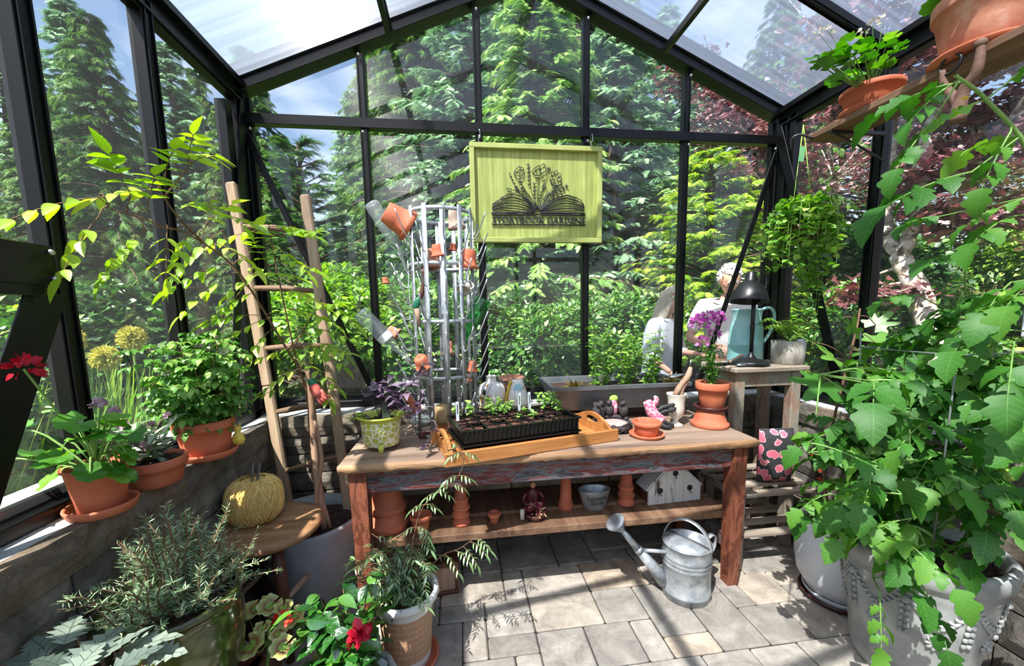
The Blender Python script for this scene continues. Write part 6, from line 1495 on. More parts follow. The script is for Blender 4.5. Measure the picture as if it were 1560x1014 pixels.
tag(gb.build('tall_grass', [M['s_lime']]), 'tall upright pale green grass stems outside the left wall', 'grass', kind='stuff')
for i, (x, y, s_, lab) in enumerate(((-2.08, .95, .6, 'low lime leafy clump outside the left wall nearest the camera'), (-1.98, 1.7, .45, 'low leafy clump outside the left wall behind the grey woolly plant'), (-2.0, .3, .7, 'low leafy clump outside the left wall beside the camera'))):
    plant_out('leafy_clump', 'plant', lab, (s2, s1, s2)[i], ST, (x, y, 0), s_, i * 2.)

# ---- rosemary
reset(43)
c = on_z(245, 905, .60); c[0] += .03; C1 = A(c[0] + .0, c[1], .262)
one('wooden_crate', [(*box((0, 0, .13), (.30, .28, .26), .006), 0)] + [(*box((0, 0, z), (.305, .285, .004), 0), 1) for z in (.06, .13, .2)], ['darkwood', 'ink'], 'dark wooden crate under the glazed rosemary pot', 'crate', (c[0] + .0, c[1], 0), 0., smooth=False)
M['green_glaze'] = mat('brown_green_glaze', S(50, 30, 18), S(58, 66, 26), S(110, 120, 50), scale=4, rough=.22, coat=.5, stretch=(1, 1, .5))
t = thing('potted_rosemary', 'bushy rosemary in a large glossy brown and green glazed pot on the floor left', 'potted plant', C1)
RPR, RPH = .165, .335
part('pot', t, [(*lathe([(0, 0), (.10, 0), (.112, .01), (.145, .10), (.160, .20), (.158, .28), (.152, .305), (.162, .315), (RPR, .326), (.160, RPH), (.148, RPH - .004), (.142, .30), (.146, .2), (.10, .02), (0, .02)], 48), 0)], ['green_glaze']); soil_part(t, .141, .300); P = Plant(t, 'stem_b')
def rosemary_stem(b, e, k=20):
    sp_ = spline([b, (A(*b) + A(*e)) / 2 + rng.normal(0, .02, 3), e], 10); P.stick(sp_, .003, .0015, 5)
    n = k * 4; q = rng.uniform(.15, 1., n); pos = np.stack([np.interp(q * 9, np.arange(10), sp_[:, c_]) for c_ in range(3)], 1); ax = nrm(A(*e) - A(*b)); D = rdir(n, (-.4, .5)) + ax * .75; P.leaves('needle', 'l_rose', pos, D, rng.uniform(.016, .030, n) * (1.15 - .4 * q), roll=1.)
for i in range(150):
    a = rng.uniform(0, 6.28); l = rng.uniform(0, 1) ** .6; b = A(math.cos(a) * .09 * l, math.sin(a) * .09 * l, .30)
    h_ = rng.uniform(.08, .25) * (1.25 - .75 * l); e = A(math.cos(a) * .22 * l, math.sin(a) * .22 * l, .30 + h_) + rng.normal(0, .016, 3); e[0] = max(e[0], -.12); rosemary_stem(b, e, 15)
for e in ((.25, .06, .34), (.24, .02, .40), (.12, .08, .54), (.10, .10, .50), (-.10, .06, .55), (.16, .02, .46)): rosemary_stem((.04, .02, .31), e, 22)
P.done()
# ---- silver begonia bottom left
reset(44)
one('wooden_crate', [(*box((0, 0, .13), (.26, .24, .26), .006), 0)], ['darkwood'], 'dark wooden crate under the silver begonia', 'crate', (-.70, .80, 0), 0., smooth=False)
t = thing('potted_begonia', 'silver leaved begonia with dark veins in the bottom left corner', 'potted plant', (-.70, .80, .262))
pot_part(t, .11, .20, 'terra_dark', rb=.09); soil_part(t, .095, .18); P = Plant(t, 'stem_b')
for px, py, z, s_, ang in ((60, 985, .40, .16, 2.6), (110, 960, .42, .17, 2.0), (150, 990, .45, .19, 1.5), (185, 985, .45, .18, 1.1), (225, 985, .43, .20, .3), (40, 1010, .42, .15, 3.), (130, 1010, .46, .15, 1.6), (205, 1008, .47, .14, .7), (95, 985, .36, .16, 2.3), (250, 1000, .40, .15, -.1), (170, 955, .36, .15, 1.2), (75, 1012, .44, .14, 2.8)):
    z += .22; s_ *= .6; e = on_z(px, py, z); e = A(e[0], e[1], z) - P.o; b = A(0, 0, .18); P.stick(spline([b, (b + e) / 2 + A(0, 0, .04), e], 7), .004, .003)
    P.leaves('silver', 'l_silver', e - A(math.cos(ang), math.sin(ang), 0) * s_ * .45, A(math.cos(ang), math.sin(ang), .25), s_, roll=.3)
P.done()
# dish
c = on_z(333, 985, .30); t = one('empty_pot', [(*lathe(pot_prof(.105, .10, .08, rim=.03), 36), 0)], ['terra_dark'], 'empty dark terracotta bowl on the floor right of the rosemary pot', 'pot', (c[0] + .045, c[1] - .01, .262)); one('wooden_crate', [(*box((0, 0, .13), (.20, .2, .26), .006), 0)], ['darkwood'], 'dark wooden crate under the empty terracotta bowl', 'crate', (c[0] + .045, c[1] - .01, 0), 0., smooth=False)
# ---- pale pot with the elder sapling and its driftwood stake
reset(45)
M['pale_pot'] = mat('pale_grey_enamel', S(150, 158, 164), S(178, 186, 190), scale=4, rough=.4)
BPX, BPY = -.745, 1.90
t = thing('potted_elder_sapling', 'lime leaved sapling with driftwood stakes in a wide pale grey pot behind the stool', 'potted plant', (BPX, BPY, 0))
part('pot', t, [(*lathe([(0, 0), (.15, 0), (.165, .015), (.205, .22), (.215, .30), (.232, .385), (.236, .40), (.232, .412), (.222, .412), (.205, .35), (.195, .22), (.15, .03), (0, .03)], 48), 0)], ['pale_pot']); soil_part(t, .20, .36)
P = Plant(t, 'stem_b'); o0 = P.o
W = lambda px, py, y: on_y(px, py, y) - o0
base = W(492, 788, 1.85); base[2] = .36
part('driftwood_stake', t, [(*tube(spline([base, W(483, 720, 1.86), W(478, 650, 1.87), W(474, 600, 1.87), W(468, 562, 1.87)], 24), np.r_[np.linspace(.018, .020, 8), np.linspace(.019, .015, 8), np.linspace(.015, .009, 8)], 9), 0)], ['drift'])
b2 = W(478, 795, 1.83); b2[2] = .36; part('driftwood_stake', t, [(*tube(spline([b2, W(483, 745, 1.84), W(490, 700, 1.85), W(480, 640, 1.86)], 16), np.linspace(.012, .008, 16), 8), 0), (*tube(spline([base + A(.03, .0, 0), W(487, 745, 1.86), W(484, 715, 1.855)], 10), .009, 7), 0)], ['drift'])
trunk = spline([base + A(-.02, .03, 0), W(474, 690, 1.92), W(470, 610, 1.93), W(455, 560, 1.92)], 20); P.stick(trunk, .009, .007, 7)
def branch(pts, r=.005): 
    q = spline([W(*p) for p in pts], 24); P.stick(q, r, r * .4, 6); return q
B = [branch([(455, 560, 1.92), (430, 520, 1.90), (400, 470, 1.85), (360, 410, 1.75), (310, 370, 1.62), (270, 350, 1.5), (235, 345, 1.42)], .006),
     branch([(462, 590, 1.92), (445, 520, 1.92), (430, 450, 1.9), (418, 390, 1.88), (410, 345, 1.86)], .005),
     branch([(310, 370, 1.62), (275, 335, 1.5), (250, 300, 1.42), (240, 270, 1.40)], .004), branch([(262, 350, 1.48), (210, 330, 1.38), (175, 320, 1.34), (150, 300, 1.30)], .003),
     branch([(440, 540, 1.9), (470, 490, 1.85), (490, 455, 1.82)], .004), branch([(380, 440, 1.8), (350, 400, 1.8), (345, 370, 1.8)], .003), branch([(250, 300, 1.42), (275, 270, 1.4), (292, 250, 1.42)], .003)]
def w2(px, py, y): return W(px, py, y)
def leafspray(px, py, y, dpx, dpy, L_=.20, k=4, ls=.064, droop=.28):
    e = W(px, py, y); e2 = W(px + dpx, py + dpy, y - .02); allq = np.concatenate(B); j = np.argmin(((allq - e) ** 2).sum(1)); P.stick(spline([allq[j], (allq[j] + e) / 2 + A(0, 0, .01), e], 6), .002, .0015, 4)
    pinnate(P, e, nrm(e2 - e) + A(0, -.25, .25), L_, k, 'serrate', 'l_elder', ls, droop)
for a in ((160, 300, 1.3, -30, 10), (150, 330, 1.3, -20, 60, .16), (200, 300, 1.34, -20, -60, .15), (225, 320, 1.36, 20, -50, .15), (240, 290, 1.4, -50, 10, .14), (250, 275, 1.4, 20, -40, .14), (285, 260, 1.42, 20, -60, .15, 4, .06), (290, 250, 1.42, 40, -10, .12), (220, 350, 1.38, -30, 50, .15), (255, 345, 1.45, 10, 60, .15), (275, 320, 1.5, 50, -10, .15),
          (310, 350, 1.6, 40, -30), (320, 330, 1.65, 60, 10), (330, 370, 1.7, 50, 30), (290, 350, 1.55, -10, 60, .16), (340, 350, 1.75, -40, 50), (355, 400, 1.75, -60, 30, .22), (350, 420, 1.75, -50, 50, .2), (385, 420, 1.8, 60, 0, .22), (400, 350, 1.85, -50, 20), (410, 345, 1.85, 50, 10, .22), (405, 370, 1.85, 60, 40, .22), (420, 400, 1.85, 60, 10, .2), (420, 400, 1.85, -50, 40),
          (400, 440, 1.82, -60, 40, .2), (430, 440, 1.82, 60, 20), (440, 470, 1.82, 70, 20, .22), (425, 480, 1.85, -60, 30, .22), (450, 500, 1.85, 80, 10, .26), (450, 520, 1.85, 70, 30, .24), (440, 530, 1.86, -60, 30, .22), (470, 480, 1.82, 50, -20, .2), (490, 460, 1.8, 50, 30, .18), (455, 550, 1.88, 70, 40, .2), (460, 560, 1.9, -50, 30, .16), (470, 540, 1.84, 80, -10, .2), (410, 410, 1.82, -20, -50, .16), (380, 390, 1.78, 20, -50, .18), (370, 440, 1.78, -30, 60, .18), (415, 500, 1.85, -40, 60, .18), (395, 480, 1.8, -70, 10, .2), (430, 360, 1.85, 70, -10, .18), (480, 520, 1.84, 50, 20, .15), (445, 590, 1.88, -50, 10, .12, 3, .05), (470, 570, 1.88, 40, 40, .14)): leafspray(*a)
P.done()
# faded red and green garden glove clipped on the stake
p = on_y(482, 600, 1.80); t = thing('red_glove', 'faded pink and green work glove hanging from the ladder beside the sapling stake', 'glove', p)
M['faded'] = mat('faded_red_cloth', S(176, 70, 66), S(214, 120, 106), scale=30, rough=.9)
part('cuff', t, [(*tube(spline([(-.02, 0, .07), (-.012, 0, .05), (-.004, 0, .03)], 8), [.012, .016, .018, .019, .019, .018, .018, .016], 10), 0)], ['green_paint'])
part('palm', t, [(*tube(spline([(-.012, 0, .045), (.0, -.004, .02), (.012, -.006, -.01)], 8), [.016, .02, .022, .023, .023, .022, .020, .014], 10), 0)], ['faded'])
for k in range(4): part('finger', t, [(*tube(spline([(.0 + k * .007, -.006, .0 + k * .006), (.012 + k * .010, -.008, -.025 + k * .006), (.022 + k * .013, -.008, -.045 + k * .010)], 8), [.008, .008, .0082, .008, .0078, .007, .006, .003], 8), 0)], ['faded'])

# ---- jasmine pot
reset(46)
JX, JY = -.245, 1.445; M['white_tan'] = mat('white_glaze_rim', S(206, 206, 204), S(224, 224, 220), scale=4, rough=.45)
def band_mat():
    m, nt, out = new_mat('combed_tan_clay'); b = N(nt, 'ShaderNodeBsdfPrincipled', Roughness=.75); L(nt, b.outputs[0], out.inputs[0])
    tc = N(nt, 'ShaderNodeTexCoord'); sp = N(nt, 'ShaderNodeSeparateXYZ'); L(nt, tc.outputs['Object'], sp.inputs[0]); at = N(nt, 'ShaderNodeMath', operation='ARCTAN2'); L(nt, sp.outputs[0], at.inputs[0]); L(nt, sp.outputs[1], at.inputs[1])
    m1 = N(nt, 'ShaderNodeMath', operation='MULTIPLY'); L(nt, at.outputs[0], m1.inputs[0]); m1.inputs[1].default_value = 62; s1 = N(nt, 'ShaderNodeMath', operation='SINE'); L(nt, m1.outputs[0], s1.inputs[0])
    m2 = N(nt, 'ShaderNodeMath', operation='MULTIPLY'); L(nt, sp.outputs[2], m2.inputs[0]); m2.inputs[1].default_value = 2 * PI / .026; s2 = N(nt, 'ShaderNodeMath', operation='SINE'); L(nt, m2.outputs[0], s2.inputs[0])
    mu = N(nt, 'ShaderNodeMath', operation='MULTIPLY'); r1 = N(nt, 'ShaderNodeMapRange'); r1.inputs[1].default_value = .3; L(nt, s1.outputs[0], r1.inputs[0]); r2 = N(nt, 'ShaderNodeMapRange'); r2.inputs[1].default_value = -.3; r2.inputs[2].default_value = .6; L(nt, s2.outputs[0], r2.inputs[0]); L(nt, r1.outputs[0], mu.inputs[0]); L(nt, r2.outputs[0], mu.inputs[1])
    L(nt, ramp(nt, mu.outputs[0], [(.2, S(176, 136, 104)), (.7, S(222, 196, 168))]), b.inputs['Base Color']); bp = N(nt, 'ShaderNodeBump', Strength=.7, Distance=.003); L(nt, mu.outputs[0], bp.inputs['Height']); L(nt, bp.outputs[0], b.inputs['Normal']); return m
M['combed'] = band_mat()
saucer((JX, JY, 0), .118, 'glazed terracotta saucer under the jasmine pot on the floor', h=.03)
t = thing('potted_jasmine', 'jasmine in a white pot with a combed tan band on the floor before the bench', 'potted plant', (JX, JY, .009))
part('pot', t, [(*lathe([(0, 0), (.078, 0), (.084, .006), (.089, .05)], 48), 0), (*lathe([(.104, .235), (.108, .26), (.116, .268), (.124, .272), (.128, .284), (.126, .298), (.118, .304), (.110, .298), (.104, .26), (.08, .02), (0, .02)], 48), 0)], ['white_tan'])
part('tan_band', t, [(*lathe([(.089, .05), (.0935, .10), (.098, .16), (.104, .235)], 48), 0)], ['combed'], 'combed tan clay band'); soil_part(t, .105, .272)
P = Plant(t, 'stem_b'); o0 = P.o
for i in range(70):
    a = rng.uniform(0, 6.28); l = rng.uniform(.02, .19); e = A(math.cos(a) * l - .05, math.sin(a) * l, .28 + rng.uniform(.04, .17)); e[0] = max(e[0], -.2); sp_ = spline([(-.02, 0, .27), e * A(.5, .5, .95), e], 8); P.stick(sp_, .0015, .001, 4)
    for q in sp_[2::2]: pinnate(P, q, rdir(1, (-.1, .6))[0], rng.uniform(.04, .07), 3, 'lance', 'l_jas', .030, .3, term=1.4, stem=.0006)
vine = spline([A(.0, .0, .28), on_y(640, 780, 1.47) - o0, on_y(690, 735, 1.46) - o0, on_y(706, 705, 1.47) - o0, on_y(700, 682, 1.50) - o0, on_y(690, 684, 1.52) - o0], 40)
P.stick(vine, .0022, .0015, 5)
for q, k in ((6, 6), (9, 6), (12, 6), (15, 5), (18, 4), (28, 4)):
    for s_ in (-1, 1): pinnate(P, vine[q], nrm(A(s_ * .8, -.3, .3)), .05, 3, 'lance', 'l_jas', .032, .5, term=1.4, tint=.8)
for n_ in range(9): dd = rdir(1, (.0, 1.))[0]; P.leaves('blade', 'l_ger', vine[-1], dd, .035)
v2 = spline([A(.02, .0, .28), on_y(668, 850, 1.44) - o0, on_y(700, 835, 1.42) - o0, on_y(722, 820, 1.40) - o0], 20); P.stick(v2, .0018, .001, 5)
for q in (8, 11, 14, 17, 19): pinnate(P, v2[q], nrm(A(.5, -.4, -.2 + .3 * (q % 2))), .07, 4, 'lance', 'l_jas', .032, .5, term=1.5, tint=.95)
v3 = spline([A(-.03, .0, .28), on_y(640, 830, 1.45) - o0, on_y(634, 800, 1.45) - o0], 12); P.stick(v3, .0015, .001, 5)
for q in (4, 6, 8, 10): pinnate(P, v3[q], nrm(A(.4 * (-1) ** q, -.4, .2)), .06, 4, 'lance', 'l_jas', .030, .5, term=1.5, tint=.75)
P.done()
# ---- glossy leaved plant with a crimson double flower
reset(47)
GX, GY = -.375, 1.19
M['lichen_pot'] = mat('lichened_grey_pot', S(96, 94, 84), S(170, 168, 156), S(210, 208, 198), scale=18, rough=.9, bump=.4)
t = thing('potted_camellia', 'dark glossy leaved shrub with one crimson double flower in a lichened pot at the front', 'potted plant', (GX, GY, 0))
part('pot', t, [(*lathe([(0, 0), (.08, 0), (.09, .01), (.115, .15), (.13, .16), (.132, .185), (.125, .19), (.11, .18), (.08, .02), (0, .02)], 36, wob=lambda a, z: .02 * np.sin(a * 9)), 0)], ['lichen_pot']); soil_part(t, .11, .165)
P = Plant(t, 'stem_b')
for i in range(34):
    a = rng.uniform(0, 6.28); l = rng.uniform(.02, .2); e = A(math.cos(a) * l * .9 - .03, math.sin(a) * l + .02, rng.uniform(.22, .50)); sp_ = spline([(0, 0, .16), e * A(.4, .4, .7), e], 8); P.stick(sp_, .004, .002, 5)
    for q in sp_[3:]:
        n = 2; P.leaves('ovate', 'l_gloss', np.tile(q, (n, 1)), rdir(n, (-.4, .5)), rng.uniform(.05, .085, n))
f = on_z(546, 966, .45); f = A(f[0], f[1], .45) - P.o
P.stick(spline([(0, 0, .2), (A(0, 0, .2) + f) / 2, f], 6), .003, .002)
for k, (n, sz, el) in enumerate(((7, .045, (-.3, .1)), (8, .036, (.1, .6)), (7, .026, (.6, 1.2)), (4, .016, (1.1, 1.5)))):
    D = rdir(n, el); Q = frame((.2, -.85, .5))[:, [1, 2, 0]]; P.leaves('round_lo', 'f_red', np.tile(f, (n, 1)), D @ Q.T, sz, part='flower', roll=.6)
P.done()
# ---- zonal geranium
reset(48)
t = thing('potted_zonal_geranium', 'geranium with cream edged red ringed leaves and small scarlet flowers at the front', 'potted plant', (-.60, 1.02, 0))
pot_part(t, .085, .13, rb=.06); soil_part(t, .07, .115); P = Plant(t); o0 = P.o
main = spline([(0, 0, .12), on_z(408, 1005, .26) - o0, on_z(408, 955, .36) - o0], 10); P.stick(main, .006, .004)
for px, py, z, sz in ((392, 925, .37, .085), (412, 922, .38, .08), (382, 983, .36, .085), (432, 985, .36, .075), (446, 940, .37, .085), (432, 925, .39, .06), (376, 935, .36, .06), (400, 955, .38, .05), (424, 965, .37, .05)):
    e = on_z(px, py, z) - o0; P.stick(spline([main[rng.integers(3, 9)], (main[5] + e) / 2 - A(0, 0, .01), e], 6), .0022, .0018)
    P.leaves('scallop', 'l_zonal', e, nrm(A(rng.normal(0, .5), -.7, -.1)), sz, up=np.array([[0., -.5, .85]]), roll=.1)
e = on_z(430, 943, .41) - o0; P.stick(spline([main[-1], e], 5), .002); n = 22; D = rdir(n, (-.3, 1.5)); P.leaves('round_lo', 'f_scarlet', e + D * A(.018, .014, .012), D, .017, part='flowers', roll=1.)
P.done()
# ---- footed planter with purple leaves on the bench
reset(49)
M['lime_glaze'] = mat('lime_glaze', S(170, 186, 60), S(196, 206, 92), scale=5, rough=.3, coat=.3)
def petal_mat():
    m, nt, out = new_mat('white_petal_relief'); b = N(nt, 'ShaderNodeBsdfPrincipled', Roughness=.4); L(nt, b.outputs[0], out.inputs[0])
    tc = N(nt, 'ShaderNodeTexCoord'); v = N(nt, 'ShaderNodeTexVoronoi', Scale=42.); v.feature = 'DISTANCE_TO_EDGE'; L(nt, tc.outputs['Object'], v.inputs['Vector'])
    L(nt, ramp(nt, v.outputs['Distance'], [(.03, S(228, 226, 208)), (.09, S(236, 234, 216)), (.12, S(176, 188, 84))]), b.inputs['Base Color']); bp = N(nt, 'ShaderNodeBump', Strength=.8, Distance=.004); bp.invert = True; L(nt, v.outputs['Distance'], bp.inputs['Height']); L(nt, bp.outputs[0], b.inputs['Normal']); return m
M['relief'] = petal_mat()
c = on_z(581, 682, BZ); t = thing('footed_planter', 'lime and white footed relief planter with purple leaved plant on the bench', 'potted plant', (c[0] + .005, c[1], BZ))
part('pot', t, [(*lathe([(0, .022), (.072, .022), (.080, .03), (.088, .135)], 40), 1), (*lathe([(.088, .135), (.096, .147), (.104, .152), (.105, .158), (.099, .160), (.088, .150), (.075, .04), (0, .035)], 40), 0)], ['lime_glaze', 'relief'])
for k in range(3):
    a = -1.45 + k * 2.1; part('foot', t, [(*tube([(.06 * math.cos(a), .06 * math.sin(a), .045), (.072 * math.cos(a), .072 * math.sin(a), .025), (.075 * math.cos(a), .075 * math.sin(a), 0)], [.016, .014, .009], 10), 0)], ['lime_glaze'])
soil_part(t, .08, .13); P = Plant(t, 'l_purple'); o0 = P.o
for px, py, y in ((560, 590, 1.75), (575, 583, 1.75), (590, 590, 1.72), (605, 592, 1.72), (548, 600, 1.75), (620, 605, 1.7), (600, 610, 1.68), (585, 605, 1.7), (632, 580, 1.74), (645, 600, 1.7), (650, 630, 1.68), (632, 635, 1.66), (615, 625, 1.66), (640, 572, 1.8), (655, 560, 1.82), (610, 575, 1.75), (660, 620, 1.7), (625, 588, 1.7)):
    e = on_y(px, py, y) - o0; sp_ = spline([(0, 0, .13), (A(0, 0, .13) + e) / 2 + A(0, 0, .05), e], 9); P.stick(sp_, .002, .0015, 5); n = 6; k = rng.integers(3, 9, n); P.leaves('arrow', 'l_purple', sp_[k] + rng.normal(0, .012, (n, 3)), rdir(n, (-.5, .4)) + A(0, -.4, 0), rng.uniform(.030, .05, n))
sp_ = spline([(.02, 0, .14), on_y(660, 640, 1.7) - o0, on_y(655, 665, 1.68) - o0, on_y(648, 678, 1.66) - o0], 12); P.stick(sp_, .002, .0015, 5); P.leaves('arrow', 'l_purple', sp_[[6, 9, 11, 11]], rdir(4, (-.6, .1)), .045)
for _ in range(3): pinnate(P, A(-.04, -.02, .15), nrm(A(-.9, -.1, .35 + .2 * _)), .09, 4, 'serrate', 'l_elder', .026, .3, part='fern_leaflets')
P.done()
one('plant_tag', [(*box((0, 0, .06), (.035, .001, .10), 0, rotx(-.12)), 0), (*box((0, -.003, .022), (.03, .001, .014), 0, rotx(-.12)), 1)], ['tag', 'label'], 'dark printed plant tag stuck in the footed planter', 'plant tag', (c[0] + .04, c[1] - .05, BZ + .12), smooth=False)
# ---- verbena pot on the stacked pots
reset(50)
t = thing('potted_verbena', 'terracotta pot with magenta flowers on the dark saucer at the bench right end', 'potted plant', VERB)
pot_part(t, .083, .135, rb=.056, rim=.038); soil_part(t, .066, .115); P = Plant(t); o0 = P.o
for i in range(22):
    a = rng.uniform(0, 6.28); l = rng.uniform(.0, .08); e = A(math.cos(a) * l - .01, math.sin(a) * l, rng.uniform(.16, .33)); sp_ = spline([(0, 0, .11), e * A(.5, .5, .7), e], 7); P.stick(sp_, .0018, .0012, 5); n = 18; k = rng.integers(2, 7, n); P.leaves('ovate', 'l_lacy', sp_[k], rdir(n, (-.2, .8)), rng.uniform(.018, .032, n))
for px, py in ((1062, 488), (1078, 482), (1087, 490), (1072, 494), (1088, 509), (1070, 521), (1060, 493), (1095, 484)):
    e = on_y(px, py, VERB[1] - .02) - o0; P.stick(spline([(0, 0, .15), e], 5), .0015, .001); n = 26; D = rdir(n, (-.6, 1.5)); P.leaves('round_lo', 'f_purple', e + D * .017, D, .022, part='flower_head#%d' % px, roll=1.)
P.done()
# ---- trough plants
reset(51)
TP = [on_y(px, 585, 2.17)[0] for px in (905, 925, 948, 965, 985, 1003, 870, 1025)]
for i, x in enumerate(TP[:6]):
    t = thing('mint_plant', 'upright leafy mint stems growing in the long zinc trough', 'plant', (x, 2.13 + .08 * (i % 2), TZ1 - .038), 0, 'mint growing in the trough'); P = Plant(t)
    for _ in range(7):
        h_ = rng.uniform(.14, .36); e = A(rng.normal(0, .045), rng.normal(0, .03), h_); sp_ = spline([(rng.normal(0, .012), rng.normal(0, .012), 0), e * A(.5, .5, .5), e], 9); P.stick(sp_, .0018, .001, 5)
        for q in sp_[1:]: dd = rdir(1, (-.1, .3))[0]; P.leaves('ovate', 'l_mint', np.array([q, q]), np.array([dd, -dd + A(0, 0, .2)]), rng.uniform(.028, .048, 2))
    P.done()
for x, m_, lab in ((TP[6], 'l_bronze', 'bronze tipped rosette plant at the left end of the zinc trough'), (TP[7] - .04, 'l_bronze', 'spiky bronze green rosette at the right end of the zinc trough')):
    t = thing('rosette_plant', lab, 'plant', (x, 2.10, TZ1 - .038)); P = Plant(t); n = 60; D = rdir(n, (.1, 1.4)); P.leaves('lance', m_, np.zeros((n, 3)) + D * .006, D, rng.uniform(.05, .09, n)); P.done()
# pot outside seen between vase and trough
lone_pot((on_y(778, 572, 2.55)[0], 2.52, Z_CAP), .085, .13, 'large terracotta pot outside on the wall top behind the white vase', 'terra_old', hole=False)
# ---- fern in the mottled pot
reset(52)
t = thing('potted_fern', 'small fern in a mottled cement cylinder pot on the tall table', 'potted plant', (FERN_AT[0], 1.99, TZ)); 
part('pot', t, [(*lathe([(0, 0), (.074, 0), (.080, .006), (.082, .06), (.083, .125), (.080, .130), (.073, .128), (.070, .02), (0, .02)], 40), 0)], ['stone_pot']); soil_part(t, .072, .11); P = Plant(t)
for i in range(34):
    a = rng.uniform(0, 6.28); l = rng.uniform(.07, .20); d = A(math.cos(a), math.sin(a) * (.5 if math.sin(a) > 0 else 1), 0); sp_ = spline([(0, 0, .11), d * l * .5 + A(0, 0, .11 + l * .75), d * l + A(0, 0, .13 + l * .5)], 10); P.stick(sp_, .0012, .0008, 4); sd = np.cross(A(0, 0, 1), d)
    for k in range(1, 10):
        for s_ in (-1, 1): P.leaves('blade', 'l_fern', sp_[k], sd * s_ + d * .4 + A(0, 0, -.1), .042 * math.sin(PI * (k + 1) / 12), roll=.1)
P.done()
one('white_cup', [(*lathe([(0, 0), (.014, 0), (.019, .03), (.017, .03), (.0, .004)], 16), 0), (*lathe([(.021, .031), (.021, .035), (0, .035)], 16), 1)], ['label', 'black_plastic'], 'tiny white cup with a black lid standing in the fern pot', 'cup', (FERN_AT[0] + .022, 1.935, TZ + .113))
# ---- hanging vine at the right corner
reset(53)
HX, HY = on_y(1222, 345, 1.93)[0], 1.93
t = thing('hanging_vine', 'hanging basket of trailing heart leaved vine in the right corner under the plank shelf', 'hanging plant', (HX, HY, on_y(1222, 345, 1.93)[2])); P = Plant(t, 'stem_g'); o0 = P.o
part('basket', t, [(*lathe([(0, -.09), (.05, -.088), (.085, -.04), (.095, .0), (.09, .0), (.08, -.04), (.045, -.08), (0, -.08)], 24), 0)], ['darkwood'])
hk = on_y(1224, 190, 1.90) - o0
for dx in (-.07, .07): part('string', t, [(*tube([A(dx, 0, .0), hk], .0018, 5), 0)], ['lime_cloth'])
part('green_tag', t, [(*box(lerp(A(0, 0, 0), hk, .72) + A(-.01, -.004, 0), (.028, .003, .075), 0, roty(.1)), 0)], ['tag_green'], 'pale green hang tag', smooth=False)
for i in range(120):
    a = rng.uniform(0, 6.28); d = A(math.cos(a), math.sin(a), 0); l = rng.uniform(.08, .19); dr = rng.uniform(.02, .22); sp_ = spline([(0, 0, 0), d * l * .6 + A(0, 0, rng.uniform(.04, .16)), d * l * .95 + A(0, 0, .02), d * l + A(0, 0, -dr)], 10)
    if (sp_[:, 0] + o0[0]).max() > 2.0: continue
    P.stick(sp_, .0012, .0008, 4); n = 11; k = rng.integers(2, 10, n); P.leaves('round_lo', 'l_ivy', sp_[k] + rng.normal(0, .01, (n, 3)), rdir(n, (-.6, .3)) + A(0, 0, -.1), rng.uniform(.028, .045, n))
for i in range(16):
    sx_ = rng.uniform(.0, .12); sp_ = spline([(sx_, 0, -.03), (sx_ + rng.normal(0.02, .02), rng.normal(0, .03), -.2), (sx_ + rng.normal(.03, .03), rng.normal(0, .04), -rng.uniform(.3, .46))], 16); P.stick(sp_, .0012, .0008, 4); n = 22; k = rng.integers(1, 16, n); P.leaves('round_lo', 'l_ivy', sp_[k], rdir(n, (-.6, .3)), rng.uniform(.022, .036, n))
P.done()

# ------------------------------------------------------------------ plank shelf high on the right and what stands on it
t = thing('plank_shelf', 'rough wooden plank shelf held high along the right wall', 'shelf', (1.815, 1.0, 2.180))
part('plank', t, [(*box((0, -.275, 0), (.19, 2.25, .030), .004), 0)], ['shelfwood'], smooth=False)
for y in (.72, -.05): part('bracket', t, [(*bar((-.095, y, -.020), (.20, y, -.020), .02, .008, .001, (0, 1, 0)), 0), (*tube(spline([(-.09, y, -.02), (.02, y, -.06), (.20, y, -.14)], 10), .005, 6), 0)], ['black_iron'])
part('hook', t, [(*tube(spline([(-.10, .80, -.02), (-.14, .83, .01), (-.17, .85, .0), (-.165, .86, -.05)], 14), .006, 8), 0)], ['black_iron'])
def shelf_geranium(px, py, y0, R, h, m, lab, seed, fl=True):
    reset(seed); c = on_z(px, py, 2.2); x = 1.82; y = y0
    saucer((x, y, 2.195), R * 1.0, 'terracotta saucer under the ' + lab[1] + ' on the plank shelf', h=.02)
    t = thing('potted_geranium', lab[0], 'potted plant', (x, y, 2.204)); pot_part(t, R, h, m, rb=R * .72, rim=h * .22); soil_part(t, R * .84, h * .85); return t, Plant(t, 'stem_g')
t, P = shelf_geranium(1310, 155, 1.63, .112, .095, 'terra', ('shallow terracotta bowl of geranium at the far end of the plank shelf', 'shallow geranium bowl'), 54); o0 = P.o
for px, py in ((1245, 105), (1262, 95), (1280, 85), (1300, 82), (1318, 90), (1290, 100), (1335, 78), (1352, 66), (1368, 68), (1272, 115), (1256, 118), (1325, 102), (1305, 110), (1310, 70), (1340, 95), (1285, 75), (1250, 90)):
    e = on_y(px, py, 1.58 + rng.uniform(-.08, .05)) - o0; e[2] = max(e[2], .11); P.stick(spline([(0, 0, .08), e * A(.5, .5, .75), e], 7), .003, .002); n = 2; P.leaves('scallop', 'l_ger', e + rng.normal(0, .015, (n, 3)), rdir(n, (-.3, .3)), rng.uniform(.055, .075, n))
for px, py in ((1248, 52), (1262, 48), (1330, 38), (1345, 32), (1318, 45)):
    e = on_y(px, py, 1.6) - o0; P.stick(spline([(0, 0, .1), e * A(.6, .6, .7), e], 7), .0015, .001, 4); n = 9; D = rdir(n, (-.5, 1.5)); P.leaves('ovate_lo', 'f_white', e + D * .012, D, .02, part='dry_flower_head#%d' % px, roll=1.)
P.done()
